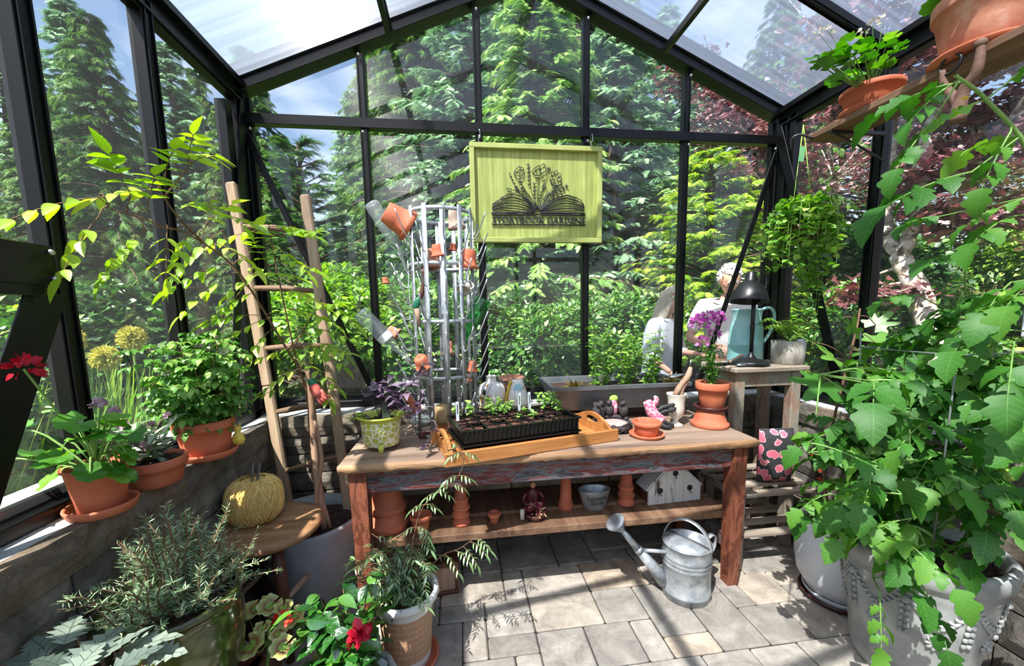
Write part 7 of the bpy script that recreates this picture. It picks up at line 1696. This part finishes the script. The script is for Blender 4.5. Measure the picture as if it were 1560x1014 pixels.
t, P = shelf_geranium(1440, 110, 1.25, .138, .20, 'terra_old', ('big weathered terracotta pot of geranium near the camera on the plank shelf', 'big weathered pot'), 55); o0 = P.o
for i in range(26):
    a = rng.uniform(0, 6.28); l = rng.uniform(.03, .15); e = A(math.cos(a) * l - .04, math.sin(a) * l, rng.uniform(.21, .36)); P.stick(spline([(0, 0, .17), e * A(.4, .4, .8), e], 7), .003, .002); P.leaves('scallop', 'l_ger', np.array([e]), rdir(1, (-.2, .4)), rng.uniform(.06, .085))
P.done()
# forked driftwood handle hung under the shelf
X_ = 1.70; q = lambda px, py: on_x(px, py, X_); o0 = q(1462, 150); t = thing('forked_branch_hook', 'forked brown branch hook hanging from the edge of the plank shelf', 'hook', o0)
part('branch', t, [(*tube(spline([q(1459, 186) - o0, q(1462, 160) - o0, q(1470, 135) - o0, q(1487, 110) - o0, q(1493, 85) - o0, q(1494, 66) - o0], 20), np.linspace(.022, .011, 20), 10), 0), (*tube(spline([q(1462, 160) - o0, q(1450, 145) - o0, q(1438, 128) - o0, q(1436, 108) - o0], 14), np.linspace(.018, .008, 14), 9), 0), (*ball(q(1494, 66) - o0, .016), 0)], ['branch_brown'])
a = np.linspace(0, 2 * PI, 20); cc = q(1448, 98) - o0; part('ring', t, [(*tube([cc + A(0, math.cos(u) * .03, math.sin(u) * .03) for u in a], .005, 8), 0)], ['black_iron'])
# thermometer on the right post
p = on_x(1522, 470, 1.99); t = thing('thermometer', 'white plastic garden thermometer with small windows on the right wall post', 'thermometer', (1.985, 1.125, p[2]), 0)
g = [(*box((0, 0, 0), (.022, .062, .17), .004), 0), (*box((-.004, 0, .09), (.034, .072, .02), .003), 0), (*box((-.004, 0, -.085), (.03, .05, .03), .003), 0)]
part('case', t, g, ['label'], smooth=False); 
for s_ in (-1, 1): part('scale_window', t, [(*box((-.0115, s_ * .014, .03), (.002, .014, .075), 0), 0)], ['galv_dark'], smooth=False)
for k in range(5): part('scale_mark', t, [(*box((-.0128, 0, .06 - k * .018), (.001, .044, .002), 0), 0)], ['ink'], smooth=False)

# ================================================================== TOMATO, FIG AND THEIR POTS
reset(60)
WX, WY = 1.715, 1.50
saucer((WX, WY, 0), .150, 'wide brown saucer on the floor under the round white pot', 'terra_dark', .028); saucer((WX, WY, .0095), .135, 'white glazed saucer nested in the brown one under the round white pot', 'white_glaze', .034)
t = thing('potted_fig', 'large lobed fig leaves rising from a round white pot on the floor at the right', 'potted plant', (WX, WY, .020))
part('pot', t, [(*lathe([(0, 0), (.09, 0), (.115, .012), (.160, .09), (.175, .18), (.172, .28), (.164, .34), (.160, .352), (.150, .353), (.148, .34), (.156, .27), (.158, .18), (.1, .03), (0, .03)], 52), 0)], ['white_glaze']); soil_part(t, .150, .315); P = Plant(t, 'stem_b'); o0 = P.o
st_ = spline([(-.04, 0, .31), on_y(1255, 720, 1.46) - o0, on_y(1270, 640, 1.47) - o0, on_y(1290, 560, 1.48) - o0, on_y(1305, 500, 1.50) - o0, on_y(1310, 470, 1.52) - o0], 26); P.stick(st_, .006, .004, 8)
for px, py, y, sz, ax in ((1248, 588, 1.42, .17, (-.8, -.4, -.25)), (1268, 545, 1.45, .12, (-.6, -.3, .1)), (1230, 517, 1.48, .10, (-.7, -.2, .3)), (1345, 520, 1.45, .13, (.7, -.4, .15)), (1370, 545, 1.43, .12, (.8, -.3, -.1)), (1320, 535, 1.5, .12, (.2, -.6, .1)), (1300, 500, 1.5, .09, (-.2, -.3, .6)), (1340, 490, 1.52, .10, (.5, -.1, .5)), (1390, 565, 1.46, .12, (.7, -.4, -.2)), (1280, 480, 1.52, .08, (-.5, -.1, .5)), (1290, 610, 1.40, .14, (-.3, -.6, -.3)), (1335, 590, 1.38, .13, (.3, -.6, -.3))):
    e = on_y(px, py, y) - o0; d = nrm(A(*ax)); b = e - d * sz * .2; j = np.argmin(((st_ - b) ** 2).sum(1)); P.stick(spline([st_[j], (st_[j] + b) / 2 + A(0, 0, .015), b], 8), .0025, .002, 5)
    P.leaves('fig', 'l_fig', b, d, sz * .92, up=np.array([nrm(A(0, -.55, .85))]), roll=.15)
P.done()
QX, QY = 1.655, 1.16
M['planter_stone'] = mat('aged_grey_planter', S(120, 122, 120), S(158, 160, 156), S(186, 188, 184), scale=6, rough=.8, bump=.12, bscale=50)
t = thing('tomato_planter', 'big grey garlanded planter of tomato plants at the right front', 'potted plant', (QX, QY, .0)); PL = t; KZ = 1.39
body = [(0, 0), (.16, 0), (.165, .02), (.185, .12), (.205, .22), (.212, .275), (.219, .285), (.217, .295), (.224, .305), (.236, .315), (.240, .335), (.238, .352), (.228, .360), (.214, .358), (.205, .33), (.19, .2), (.15, .03), (0, .03)]
part('planter', t, [(*lathe([(r, z * KZ) for r, z in body], 72), 0)], ['planter_stone'])
soil_part(t, .20, .455)
def on_wall(a, z, off=.004):
    r = np.interp(z, [.02, .12, .22, .275], [.165, .185, .205, .212]) + off; return A(r * math.cos(a), r * math.sin(a), z * KZ)
reset(61)
for k in range(8):
    a0 = -PI / 2 + k * PI / 4 + .15; g = []
    # swag of leaves
    for i in range(13):
        u = i / 12; a = a0 + (u - .5) * PI / 4 * .9; z = .262 - .05 * math.sin(PI * u); p = on_wall(a, z); rad = A(math.cos(a), math.sin(a), 0)
        for s_ in (-1, 1): d = nrm(np.cross(rad, A(0, 0, 1)) * (1 if u < .5 else -1) * -.8 + A(0, 0, s_ * .7)); g.append((*ball(p + d * .010, (.013, .0055, .0045), 8, 5, np.stack([d, np.cross(rad, d), rad], 1)), 0))
    part('garland', t, g, ['planter_stone'], 'leaf garland in relief')
    a = a0 + PI / 8; g = []; rad = A(math.cos(a), math.sin(a), 0); sd = np.cross(rad, A(0, 0, 1))
    for j in range(5):
        for s_ in (-1, 1): g.append((*ball(on_wall(a, .245 - j * .018) + sd * s_ * .008, (.011, .006, .010), 8, 5), 0))
    g.append((*ball(on_wall(a, .262), .014, 10, 6), 0)); part('tassel', t, g, ['planter_stone'])
    p = on_wall(a0, .165); rad = A(math.cos(a0), math.sin(a0), 0); sd = np.cross(rad, A(0, 0, 1)); g = [(*ball(p + rad * .004, .009, 10, 6), 0)]
    for j in range(9): th = j * 2 * PI / 9; d = sd * math.cos(th) + A(0, 0, 1) * math.sin(th); g.append((*ball(p + d * .018, (.011, .006, .005), 8, 5, np.stack([d, np.cross(rad, d), rad], 1)), 0))
    part('rosette', t, g, ['planter_stone'])
P = Plant(t, 'stem_g'); o0 = P.o
reset(62)
def tleaf(e, d, s_=1., m='l_tom', droop=.35):
    w_ = e + o0 + nrm(d) * .2 * s_
    if w_[2] < .95 and max(w_[0], (e + o0)[0]) > 1.70: return
    v_ = w_ - EYE; u_ = 780 + F_PX * (v_ @ RGT) / (v_ @ FWD); vv = 507 + CY - F_PX * (v_ @ UPV) / (v_ @ FWD)
    if u_ < 1205 or (u_ < 1330 and vv > 800) or (u_ < 1290 and vv < 600): return
    tl = rng.uniform(.15, .85); L_ = .20 * s_; d = nrm(d); sd = nrm(np.cross(A(0, 0, 1), d)); s = np.linspace(0, 1, 8); R_ = e + d[None] * (s * L_)[:, None] - A(0, 0, 1)[None] * (droop * L_ * s ** 2)[:, None]; P.stick(R_, .0028, .0012, 5)
    pos, D, S_ = [], [], []
    for t_, z_ in ((.32, .62), (.6, .85), (.82, .6)):
        q = A(*[np.interp(t_, s, R_[:, c]) for c in range(3)])
        for k in (-1, 1): pos.append(q); D.append(sd * k + d * .5 + A(0, 0, -.35) + rng.normal(0, .15, 3)); S_.append(.105 * z_ * s_ * rng.uniform(.85, 1.15))
    pos.append(R_[-1]); D.append(nrm(R_[-1] - R_[-2]) + A(0, 0, -.15)); S_.append(.125 * s_)
    P.leaves('lobed', m, np.array(pos), np.array(D), np.array(S_), roll=.3, tint=np.clip(tl + rng.normal(0, .08, 7), 0, 1))
STEMS = []
def tstem(pts, r=.007):
    q = spline([A(*p) - o0 if len(p) == 3 and abs(p[0]) < 10 else on_y(*p) - o0 for p in pts], 30); P.stick(q, r, r * .5, 7); STEMS.append(q); return q
b0 = (QX - .05, QY, .46)
tstem([b0, (1470, 760, 1.14), (1440, 660, 1.16), (1400, 590, 1.2), (1330, 560, 1.25), (1250, 570, 1.28)]); tstem([(QX, QY + .03, .46), (1480, 700, 1.16), (1450, 600, 1.17), (1440, 520, 1.2), (1470, 450, 1.2)]); tstem([(QX + .03, QY, .46), (1520, 700, 1.14), (1510, 600, 1.12), (1500, 560, 1.1), (1545, 450, 1.08)])
tstem([(QX - .08, QY + .04, .46), (1400, 720, 1.2), (1350, 660, 1.25), (1300, 650, 1.28), (1230, 690, 1.28)]); tstem([(QX - .1, QY - .02, .46), (1420, 820, 1.05), (1380, 800, 1.08), (1340, 830, 1.1), (1330, 880, 1.08)]); tstem([(QX, QY, .46), (1450, 720, 1.1), (1390, 700, 1.1), (1330, 720, 1.15), (1290, 780, 1.18)])
tstem([(QX + .1, QY - .05, .46), (1560, 640, 1.0), (1590, 400, .95), (1570, 240, .95), (1500, 150, .97), (1455, 115, .98)], .008)
tstem([(QX, QY - .05, .46), (1500, 800, 1.02), (1480, 740, 1.0), (1500, 690, .98)])
for q in STEMS:
    for j in range(7, 30, 4 if q is STEMS[6] else 2):
        for _ in range(1 if q is STEMS[6] else 2):
            d = rdir(1, (-.15, .5))[0]; 
            if (q[j] + o0 + d * .32)[0] > 1.98: d[0] = -abs(d[0])
            if np.linalg.norm((q[j] + o0 + d * .3)[:2] - EYE[:2]) < .72: continue
            tleaf(q[j], d, rng.uniform(.6, .95))
FILL = [(rng.uniform(1215, 1560), rng.uniform(570, 900), rng.uniform(.98, 1.30)) for _ in range(95)]
allq = np.concatenate(STEMS[:6])
for px, py, y in FILL:
    if px < 1310 and (py > 770 or py < 620): continue
    if py > 850 and px > 1460: continue
    e = on_y(px, py, y) - o0
    if (e + o0)[0] > 1.93 or (e + o0)[2] < .52 or ((e + o0)[0] > 1.72 and (e + o0)[2] < .95): continue
    j = np.argmin(((allq - e) ** 2).sum(1)); P.stick(spline([allq[j], (allq[j] + e) / 2, e], 5), .003, .002, 5); d = rdir(1, (-.3, .4))[0] + A(-.3, -.4, 0); tleaf(e, d, rng.uniform(.65, 1.))
for px, py, y, ax, s_ in ((1480, 262, .97, (-.9, .1, -.15), 1.15), (1440, 135, 1.0, (-.8, 0, -.5), .6), (1420, 185, 1.0, (-.6, 0, -.6), .7), (1530, 130, .95, (.3, -.2, .4), .6), (1430, 330, 1.15, (-.9, 0, 0), .6), (1470, 390, 1.15, (-.9, 0, .1), .7), (1400, 450, 1.2, (-1, 0, .1), .7), (1540, 330, 1.0, (-.7, -.1, -.2), .8), (1540, 430, 1.0, (-.6, -.2, -.2), .9), (1500, 500, 1.02, (-.7, -.2, -.1), .9), (1545, 520, .95, (-.5, -.3, -.3), 1.), (1340, 900, 1.0, (-.2, -.3, -.9), .7), (1400, 880, .98, (-.1, -.5, -.6), .8), (1540, 200, .95, (-.3, 0, -.5), .7)):
    e = on_y(px, py, y) - o0; q = np.concatenate(STEMS); j = np.argmin(((q - e) ** 2).sum(1)); P.stick(spline([q[j], e], 4), .0028, .002, 5); tleaf(e, A(*ax), s_, droop=.2)
for px, py, y in ((1465, 150, .97), (1508, 735, 1.0), (1360, 625, 1.2), (1340, 705, 1.15), (1480, 540, 1.1)):
    e = on_y(px, py, y) - o0; D = rdir(6, (-.2, .4)); P.leaves('blade', 'f_yellow', np.tile(e, (6, 1)), D, .016, part='blossom#%d' % px, roll=.5)
for px, py, y, r_ in ((1470, 715, 1.06, .024), (1533, 722, 1.0, .026), (1448, 800, 1.04, .013), (1330, 690, 1.18, .009), (1440, 905, .99, .011)):
    e = on_y(px, py, y) - o0; part('tomato', t, [(*ball(e, (r_, r_, r_ * .88), 16, 10), 0), (*tube([e + A(0, 0, r_ * .85), e + A(.004, 0, r_ * 1.6)], .002, 5), 0)], ['tomato_fruit'], 'green unripe tomato')
P.done()
# wire cage
t = thing('tomato_cage', 'galvanised square wire tomato cage standing in the grey planter', 'plant cage', (QX, QY, .46)); h_ = .15; zs = (.28, .50, .74)
for sx in (-1, 1):
    for sy in (-1, 1): part('upright_wire', t, [(*tube([(sx * h_ * .85, sy * h_ * .85, .0), (sx * h_, sy * h_, .80)], .0028, 6), 0)], ['wire'])
for z in zs:
    w_ = h_ * (.85 + .15 * z / .8); part('ring_wire', t, [(*tube([(-w_, -w_, z), (w_, -w_, z), (w_, w_, z), (-w_, w_, z), (-w_, -w_, z)][i:i + 2], .0022, 6), 0) for i in range(4)], ['wire'])
p = A(QX + .0, QY - h_ * .97, .46 + .50); t = thing('plant_tag', 'white hand marked tag hanging from the tomato cage wire', 'plant tag', p); part('tag_strip', t, [(*box((0, -.003, -.045), (.020, .001, .09), 0, roty(.12)), 0)], ['label'], smooth=False)
for k in range(4): part('pen_mark', t, [(*tube([(-.004 - .0, -.0045, -.02 - k * .012), (.003, -.0045, -.024 - k * .012), (-.003, -.0045, -.029 - k * .012)], .0007, 4), 0)], ['ink'])

# ================================================================== TWO PEOPLE OUTSIDE
M['skin'] = mat('warm_skin', S(206, 150, 126), S(224, 172, 148), scale=8, rough=.55); M['hair_white'] = mat('white_hair', S(206, 204, 200), S(236, 234, 230), scale=60, rough=.7, bump=.5, bscale=120, stretch=(1, 1, .2)); M['hair_blond'] = mat('silver_blond_hair', S(188, 172, 146), S(236, 228, 210), scale=50, rough=.6, bump=.6, bscale=110, stretch=(3, 3, .15))
M['tee'] = mat('white_cotton', S(222, 222, 218), S(234, 234, 230), scale=6, rough=.9, bump=.15, bscale=30); M['blouse'] = mat('white_blue_patterned_blouse', S(226, 230, 236), S(206, 214, 228), S(236, 238, 240), scale=55, rough=.9, bump=.2, bscale=20, stretch=(3, 3, .5), pos=(.4, .6)); M['jeans'] = mat('blue_denim', S(52, 70, 104), S(80, 100, 136), scale=30, rough=.9); M['khaki'] = mat('khaki_cotton', S(150, 138, 116), rough=.9)
M['shoe'] = mat('dark_shoe', S(40, 38, 38), rough=.6); M['eye'] = mat('eye_white', S(236, 234, 230), rough=.2); M['lip'] = mat('lip', S(178, 100, 92), rough=.5); M['specs'] = M['black_iron']
def skin_mesh(chains, sub=2):
    """chains: lists of (x, y, z, radius); joints at the same place are shared; returns V, F of the evaluated skin"""
    V = []; R_ = []; E = []; key = {}
    for ch in chains:
        last = None
        for x, y, z, r in ch:
            k = (round(x, 4), round(y, 4), round(z, 4))
            if k not in key: key[k] = len(V); V.append((x, y, z)); R_.append(r)
            i = key[k]
            if last is not None and last != i: E.append((last, i))
            last = i
    me = bpy.data.meshes.new('skeleton'); me.from_pydata(V, E, []); o = bpy.data.objects.new('skeleton', me); C.objects.link(o)
    md = o.modifiers.new('skin', 'SKIN'); md.use_smooth_shade = True
    for i, sv in enumerate(me.skin_vertices[0].data): sv.radius = (R_[i], R_[i]); sv.use_root = (i == 0)
    o.modifiers.new('sub', 'SUBSURF').levels = sub
    bpy.context.view_layer.update(); ev = o.evaluated_get(bpy.context.evaluated_depsgraph_get()); m2 = ev.to_mesh()
    W_ = np.empty(len(m2.vertices) * 3, np.float32); m2.vertices.foreach_get('co', W_); F = [tuple(p.vertices) for p in m2.polygons]; W_ = W_.reshape(-1, 3).astype(float); ev.to_mesh_clear(); bpy.data.objects.remove(o); return W_, F
def head_geo():
    """face towards -y; centre of the head at 0; about 23 cm tall"""
    nu, nv = 44, 32; V = []; F = []
    for j in range(nv + 1):
        ph = -PI / 2 + PI * j / nv; zz = math.sin(ph)
        for i in range(nu):
            a = 2 * PI * i / nu; x = math.cos(ph) * math.cos(a); y = math.cos(ph) * math.sin(a)
            X, Y, Z = x * .074, y * .094, zz * .117
            if Z < -.01: X *= 1 - .30 * min(1, (-Z - .01) / .10); Y = Y * (1 - .10 * min(1, (-Z - .01) / .10)) - .012 * min(1, (-Z) / .1) * (1 if y < 0 else -.6)
            if y < 0:
                f = -y
                g = lambda cx, cz, sx, sz: math.exp(-((X - cx) / sx) ** 2 - ((Z - cz) / sz) ** 2)
                Y -= f * (.020 * g(0, -.016, .010, .016) + .012 * g(0, .002, .008, .022) + .006 * g(0, .034, .05, .010) + .008 * g(0, -.095, .022, .016) + .005 * g(0, -.052, .022, .012)) 
                Y += f * (.011 * g(-.030, .012, .015, .011) + .011 * g(.030, .012, .015, .011) + .004 * g(0, -.050, .02, .003))
            V.append((X, Y, Z))
    for j in range(nv):
        for i in range(nu): k = (i + 1) % nu; F.append((j * nu + i, j * nu + k, (j + 1) * nu + k, (j + 1) * nu + i))
    V = np.array(V); g = [(V, F, 0)]
    for s in (-1, 1):
        g.append((*ball((s * .030, -.0795, .012), (.0115, .008, .0075), 10, 7), 1)); g.append((*ball((s * .030, -.0872, .011), (.0048, .002, .0048), 8, 5), 2)); g.append((*tube([(s * .016, -.094, .030), (s * .030, -.097, .034), (s * .044, -.088, .029)], [.002, .003, .002], 5), 3))
        g.append((*ball((s * .075, .006, -.002), (.008, .018, .030), 10, 7), 0))
    g.append((*ball((0, -.0935, -.052), (.022, .006, .0045), 12, 6), 4)); return g
def hand_chains(w, d, up, s=1.):
    """palm and five bent fingers from wrist w in direction d; up = back of the hand"""
    d = nrm(d); u = nrm(up - d * (np.asarray(up) @ d)); sd = np.cross(d, u); w = A(*w); ch = [[(*w, .026 * s), (*(w + d * .045 * s), .030 * s), (*(w + d * .08 * s), .026 * s)]]
    for k, (o, l) in enumerate(((-.030, .070), (-.010, .080), (.010, .075), (.028, .058))):
        a = w + d * .075 * s + sd * o * s; b = a + d * l * .45 * s - u * .008; c = b + d * l * .3 * s - u * .022; e = c + d * l * .12 * s - u * .022
        ch.append([(*(w + d * .045 * s), .030 * s), (*a, .010), (*b, .0088), (*c, .008), (*e, .0065)])
    a = w + d * .02 * s - sd * .030 * s; b = a + d * .028 * s - sd * .020 * s - u * .006; c = b + d * .028 * s - u * .010; ch.append([(*(w + d * .045 * s), .030 * s), (*a, .012), (*b, .010), (*c, .008)])
    return ch
def person(name, label, loc, rz, H, lean, head_pitch, arms, top, top_m, bottom_m, hair, woman=False, head_yaw=0.):
    t = thing(name, label, 'person', loc, rz); k = H / 1.75; S_ = lambda x, y, z: A(x, y, z) * k
    L_ = rotx(-lean); Y0 = A(0, 0, .95 * k)
    up_ = lambda p: Y0 + rotx(lean) @ (p - Y0)     # bend forward (-y) at the hips
    hips = S_(0, 0, .95); sp1 = up_(S_(0, .01, 1.12)); ch_ = up_(S_(0, .015, 1.32)); nk = up_(S_(0, .0, 1.47)); hd0 = up_(S_(0, -.015, 1.53)); sh = [up_(S_(s * (.165 if woman else .185), .01, 1.415)) for s in (-1, 1)]
    ra = .9 if woman else 1.
    C_ = [[(*hips, .125 * k), (*sp1, .115 * k * ra), (*ch_, .125 * k * ra), (*nk, .052 * k), (*hd0, .050 * k)]]
    legs = []; armc = []; hands = []
    for s in (-1, 1):
        hp = S_(s * .085, 0, .88); kn = S_(s * .10, -.02, .49); an = S_(s * .10, .02, .09); toe = S_(s * .11, -.13, .035)
        legs.append([(*hips, .125 * k), (*hp, .092 * k), (*((hp + kn) / 2), .078 * k), (*kn, .056 * k), (*((kn * .6 + an * .4)), .055 * k), (*an, .036 * k)]); C_.append(legs[-1] + [(*S_(s * .105, -.05, .05), .036 * k), (*toe, .028 * k)])
    for s, (el, wr, hup) in zip((-1, 1), arms):
        shp = sh[0] if s < 0 else sh[1]; el = A(*el) * k; wr = A(*wr) * k
        armc.append((shp, el, wr)); C_.append([(*ch_, .125 * k * ra), (*shp, .062 * k * ra), (*((shp + el) / 2), .046 * k * ra), (*el, .038 * k * ra), (*((el + wr) / 2), .034 * k * ra), (*wr, .024 * k)])
        hands.append(hand_chains(wr, wr - el, A(*hup), k * (.9 if woman else 1.)))
    mb = MB(); V, F = skin_mesh(C_); mb.add(V, F, 0)
    for h_ in hands: V, F = skin_mesh(h_); mb.add(V, F, 0)
    hc = up_(S_(0, -.03, 1.53 + .10)); Rh = rotz(head_yaw) @ rotx(lean * .6 + head_pitch) * k
    for V, F, m_ in head_geo(): mb.add(np.asarray(V) @ Rh.T + hc, F, m_)
    mb.build('body', [M['skin'], M['eye'], M['ink'], M[hair], M['lip']], t)
    # clothes: the same skeleton, looser
    lo = .016 if not woman else .03; T_ = [[(*(hips + A(0, 0, -.02)), (.135 + lo) * k), (*sp1, (.118 * ra + lo + (.02 if not woman else .03)) * k), (*ch_, (.128 * ra + lo) * k), (*lerp(ch_, nk, .75), .075 * k)]]
    for shp, el, wr in armc: e_ = lerp(shp, el, .85) if not woman else lerp(el, wr, .35); T_.append([(*ch_, (.128 * ra + lo) * k), (*shp, .075 * k * ra), (*lerp(shp, el, .5), (.062 + lo * .3) * k), (*(e_ if not woman else el), (.058 + lo * .4) * k)] + ([(*e_, .062 * k)] if woman else []))
    if woman: T_.append([(*(hips + A(0, 0, -.02)), (.135 + lo) * k), (*S_(0, 0, .78), .19 * k)])
    V, F = skin_mesh(T_); mb = MB(); mb.add(V, F); mb.build(top, [M[top_m]], t)
    V, F = skin_mesh([[(*S_(0, 0, 1.0), .135 * k), (*hips, .14 * k)]] + [[(*hips, .14 * k)] + [(x, y, z, r * 1.18 + .006) for x, y, z, r in l[1:]] for l in legs]); mb = MB(); mb.add(V, F); mb.build('trousers', [M[bottom_m]], t)
    for s in (-1, 1): part('shoe', t, [(*ball(S_(s * .108, -.055, .045), (.048 * k, .135 * k, .045 * k), 16, 9), 0)], ['shoe'])
    return t, hc, Rh
def hair_part(t, hc, Rh, m, long):
    mb = MB(); V, F = ball((0, 0, 0), (1, 1, 1), 40, 30); r = np.random.default_rng(2)
    keep = V.copy(); X, Y, Z = V[:, 0], V[:, 1], V[:, 2]
    V = V * A(.084, .102, .124) + A(0, .010, .010); V += (r.normal(0, 1, V.shape) * .0025)
    # open the face: pull front-lower vertices back inside the skull
    face = (Y < -.18) & (Z < .50); V[face] = keep[face] * A(.06, .07, .09) + A(0, .02, .01)
    low = (Z < -.35) & ~face; V[low] = keep[low] * A(.070, .07, .085) + A(0, .030, .0)
    mb.add(V @ Rh.T + hc, F)
    if long:
        for i in range(200):
            a = r.uniform(-.75, PI + .75); s0 = A(.080 * math.cos(a), .02 + .085 * math.sin(a), r.uniform(-.02, .06)); l = r.uniform(.22, .34)
            p = [s0, s0 * A(1.12, 1.1, 0) + A(0, .0, s0[2] - l * .4), s0 * A(1.05, 1.05, 0) + A(0, -.005, s0[2] - l)]; P_ = spline(p, 8) @ Rh.T + hc; V2, F2 = tube(P_, np.linspace(.012, .004, 8), 5); mb.add(V2, F2)
    else:
        for i in range(160):
            d = rdir(1, (-.2, 1.4))[0]
            if d[1] < -.5 and d[2] < .45: continue
            s0 = d * A(.084, .104, .122) + A(0, .01, .01); e = s0 + (d * .4 + rdir(1)[0]) * .018; V2, F2 = tube(np.array([s0, (s0 + e) / 2 + d * .006, e]) @ Rh.T + hc, [.006, .005, .002], 5); mb.add(V2, F2)
    mb.build('hair', [M[m]], t)
reset(70)
gz = lambda x, y: float(ground_z(x, y)) + .02
t, hc, Rh = person('person', 'person with white hair and a white t-shirt outside behind the desk lamp, head bent down', (2.30, 3.22, gz(2.3, 3.22)), -.35, 1.73, .16, .35,
                   (((-.30, -.10, 1.13), (-.14, -.36, 1.08), (0, 0, 1)), ((.30, -.10, 1.12), (.12, -.36, 1.10), (0, 0, 1))), 'shirt', 'tee', 'khaki', 'hair_white')
hair_part(t, hc, Rh, 'hair_white', False)
t, hc, Rh = person('person', 'person with long silver blond hair in a pale blouse outside behind the bench', (1.70, 3.22, gz(1.70, 3.22)), .55, 1.57, .14, .3,
                   (((-.26, -.06, 1.12), (-.22, -.26, .98), (0, 0, 1)), ((.26, -.08, 1.12), (.16, -.32, 1.12), (0, 0, 1))), 'blouse', 'blouse', 'jeans', 'hair_blond', True)
hair_part(t, hc, Rh, 'hair_blond', True)
# glasses pushed by both readers
# wire chair on the patio behind the left corner
M['chair_metal'] = mat('grey_wire_chair', S(120, 122, 122), S(150, 152, 150), scale=10, rough=.5, metal=.4)
p = on_y(372, 560, 3.05); t = thing('wire_garden_chair', 'grey wire garden chair on the patio outside the back left corner', 'chair', (p[0] - .25, 3.3, .03), .6)
def rod(*pts, r=.006): return (*tube(spline(pts, 12), r, 6), 0)
for s in (-1, 1):
    part('frame_side', t, [rod((s * .22, -.22, 0), (s * .22, -.22, .44), (s * .22, .18, .42), (s * .20, .26, .85))], ['chair_metal']); part('leg', t, [rod((s * .22, .22, 0), (s * .22, .14, .42))], ['chair_metal'])
part('seat', t, [rod((x, -.22, .44), (x, .0, .425), (x, .18, .42), r=.003) for x in np.linspace(-.2, .2, 11)] + [rod((-.22, -.22, .44), (.22, -.22, .44)), rod((-.22, .18, .42), (.22, .18, .42))], ['chair_metal'])
part('backrest', t, [rod((x, .18, .43), (x, .22, .62), (x * .95, .26, .85), r=.003) for x in np.linspace(-.2, .2, 11)] + [rod((-.2, .26, .85), (0, .27, .89), (.2, .26, .85))], ['chair_metal'])

# ================================================================== CAMERA AND LIGHT
cam = bpy.data.cameras.new('camera'); co = bpy.data.objects.new('camera', cam); C.objects.link(co)
cam.sensor_width = 36; cam.sensor_fit = 'HORIZONTAL'; cam.lens = F_PX * 36 / 1560; cam.shift_y = CY / 1560; cam.clip_start = .02; cam.clip_end = 200
Mx = Matrix(np.stack([RGT, UPV, -FWD], 1).tolist()).to_4x4(); Mx.translation = Vector(EYE); co.matrix_world = Mx
bpy.context.scene.camera = co

SUN = nrm(A(-.41, -.46, 1.))
sl = bpy.data.lights.new('sun', 'SUN'); sl.energy = 10.5; sl.angle = math.radians(.6); sl.color = (1, .955, .88)
so = bpy.data.objects.new('sun', sl); C.objects.link(so); so.rotation_euler = Vector(-SUN).to_track_quat('-Z', 'Y').to_euler(); so.location = (-4, -4, 9)

w = bpy.data.worlds.new('sky'); bpy.context.scene.world = w; w.use_nodes = True; nt = w.node_tree; nt.nodes.clear()
out = nt.nodes.new('ShaderNodeOutputWorld'); bg = nt.nodes.new('ShaderNodeBackground')
sk = nt.nodes.new('ShaderNodeTexSky'); sk.sky_type = 'NISHITA'; sk.sun_disc = False
sk.sun_elevation = math.asin(SUN[2]); sk.sun_rotation = math.atan2(SUN[0], SUN[1]); sk.air_density = 1.2; sk.dust_density = 1.5; sk.ozone_density = 1.5
tc = nt.nodes.new('ShaderNodeTexCoord'); mp = nt.nodes.new('ShaderNodeMapping'); mp.inputs['Scale'].default_value = (1.5, 1.5, 4); nt.links.new(tc.outputs['Generated'], mp.inputs[0])
no = nt.nodes.new('ShaderNodeTexNoise'); no.inputs['Scale'].default_value = 2.2; no.inputs['Detail'].default_value = 7; nt.links.new(mp.outputs[0], no.inputs['Vector'])
cl = ramp(nt, no.outputs[0], [(.46, (0, 0, 0)), (.8, (.7, .7, .7))])
mx = N(nt, 'ShaderNodeMix', data_type='RGBA'); L(nt, cl, mx.inputs[0]); L(nt, sk.outputs[0], mx.inputs[6]); mx.inputs[7].default_value = (8.5, 9, 9.8, 1)
L(nt, mx.outputs[2], bg.inputs[0]); bg.inputs[1].default_value = .16
L(nt, bg.outputs[0], out.inputs[0])

sc = bpy.context.scene
sc.view_settings.view_transform = 'Standard'; sc.view_settings.look = 'None'; sc.view_settings.gamma = 1; sc.view_settings.use_curve_mapping = False
sc.view_settings.exposure = .5
cy = sc.cycles
cy.max_bounces = 10; cy.diffuse_bounces = 4; cy.glossy_bounces = 4; cy.transmission_bounces = 6; cy.transparent_max_bounces = 24
cy.caustics_reflective = False; cy.caustics_refractive = False; cy.use_denoising = True; cy.sample_clamp_indirect = 6.
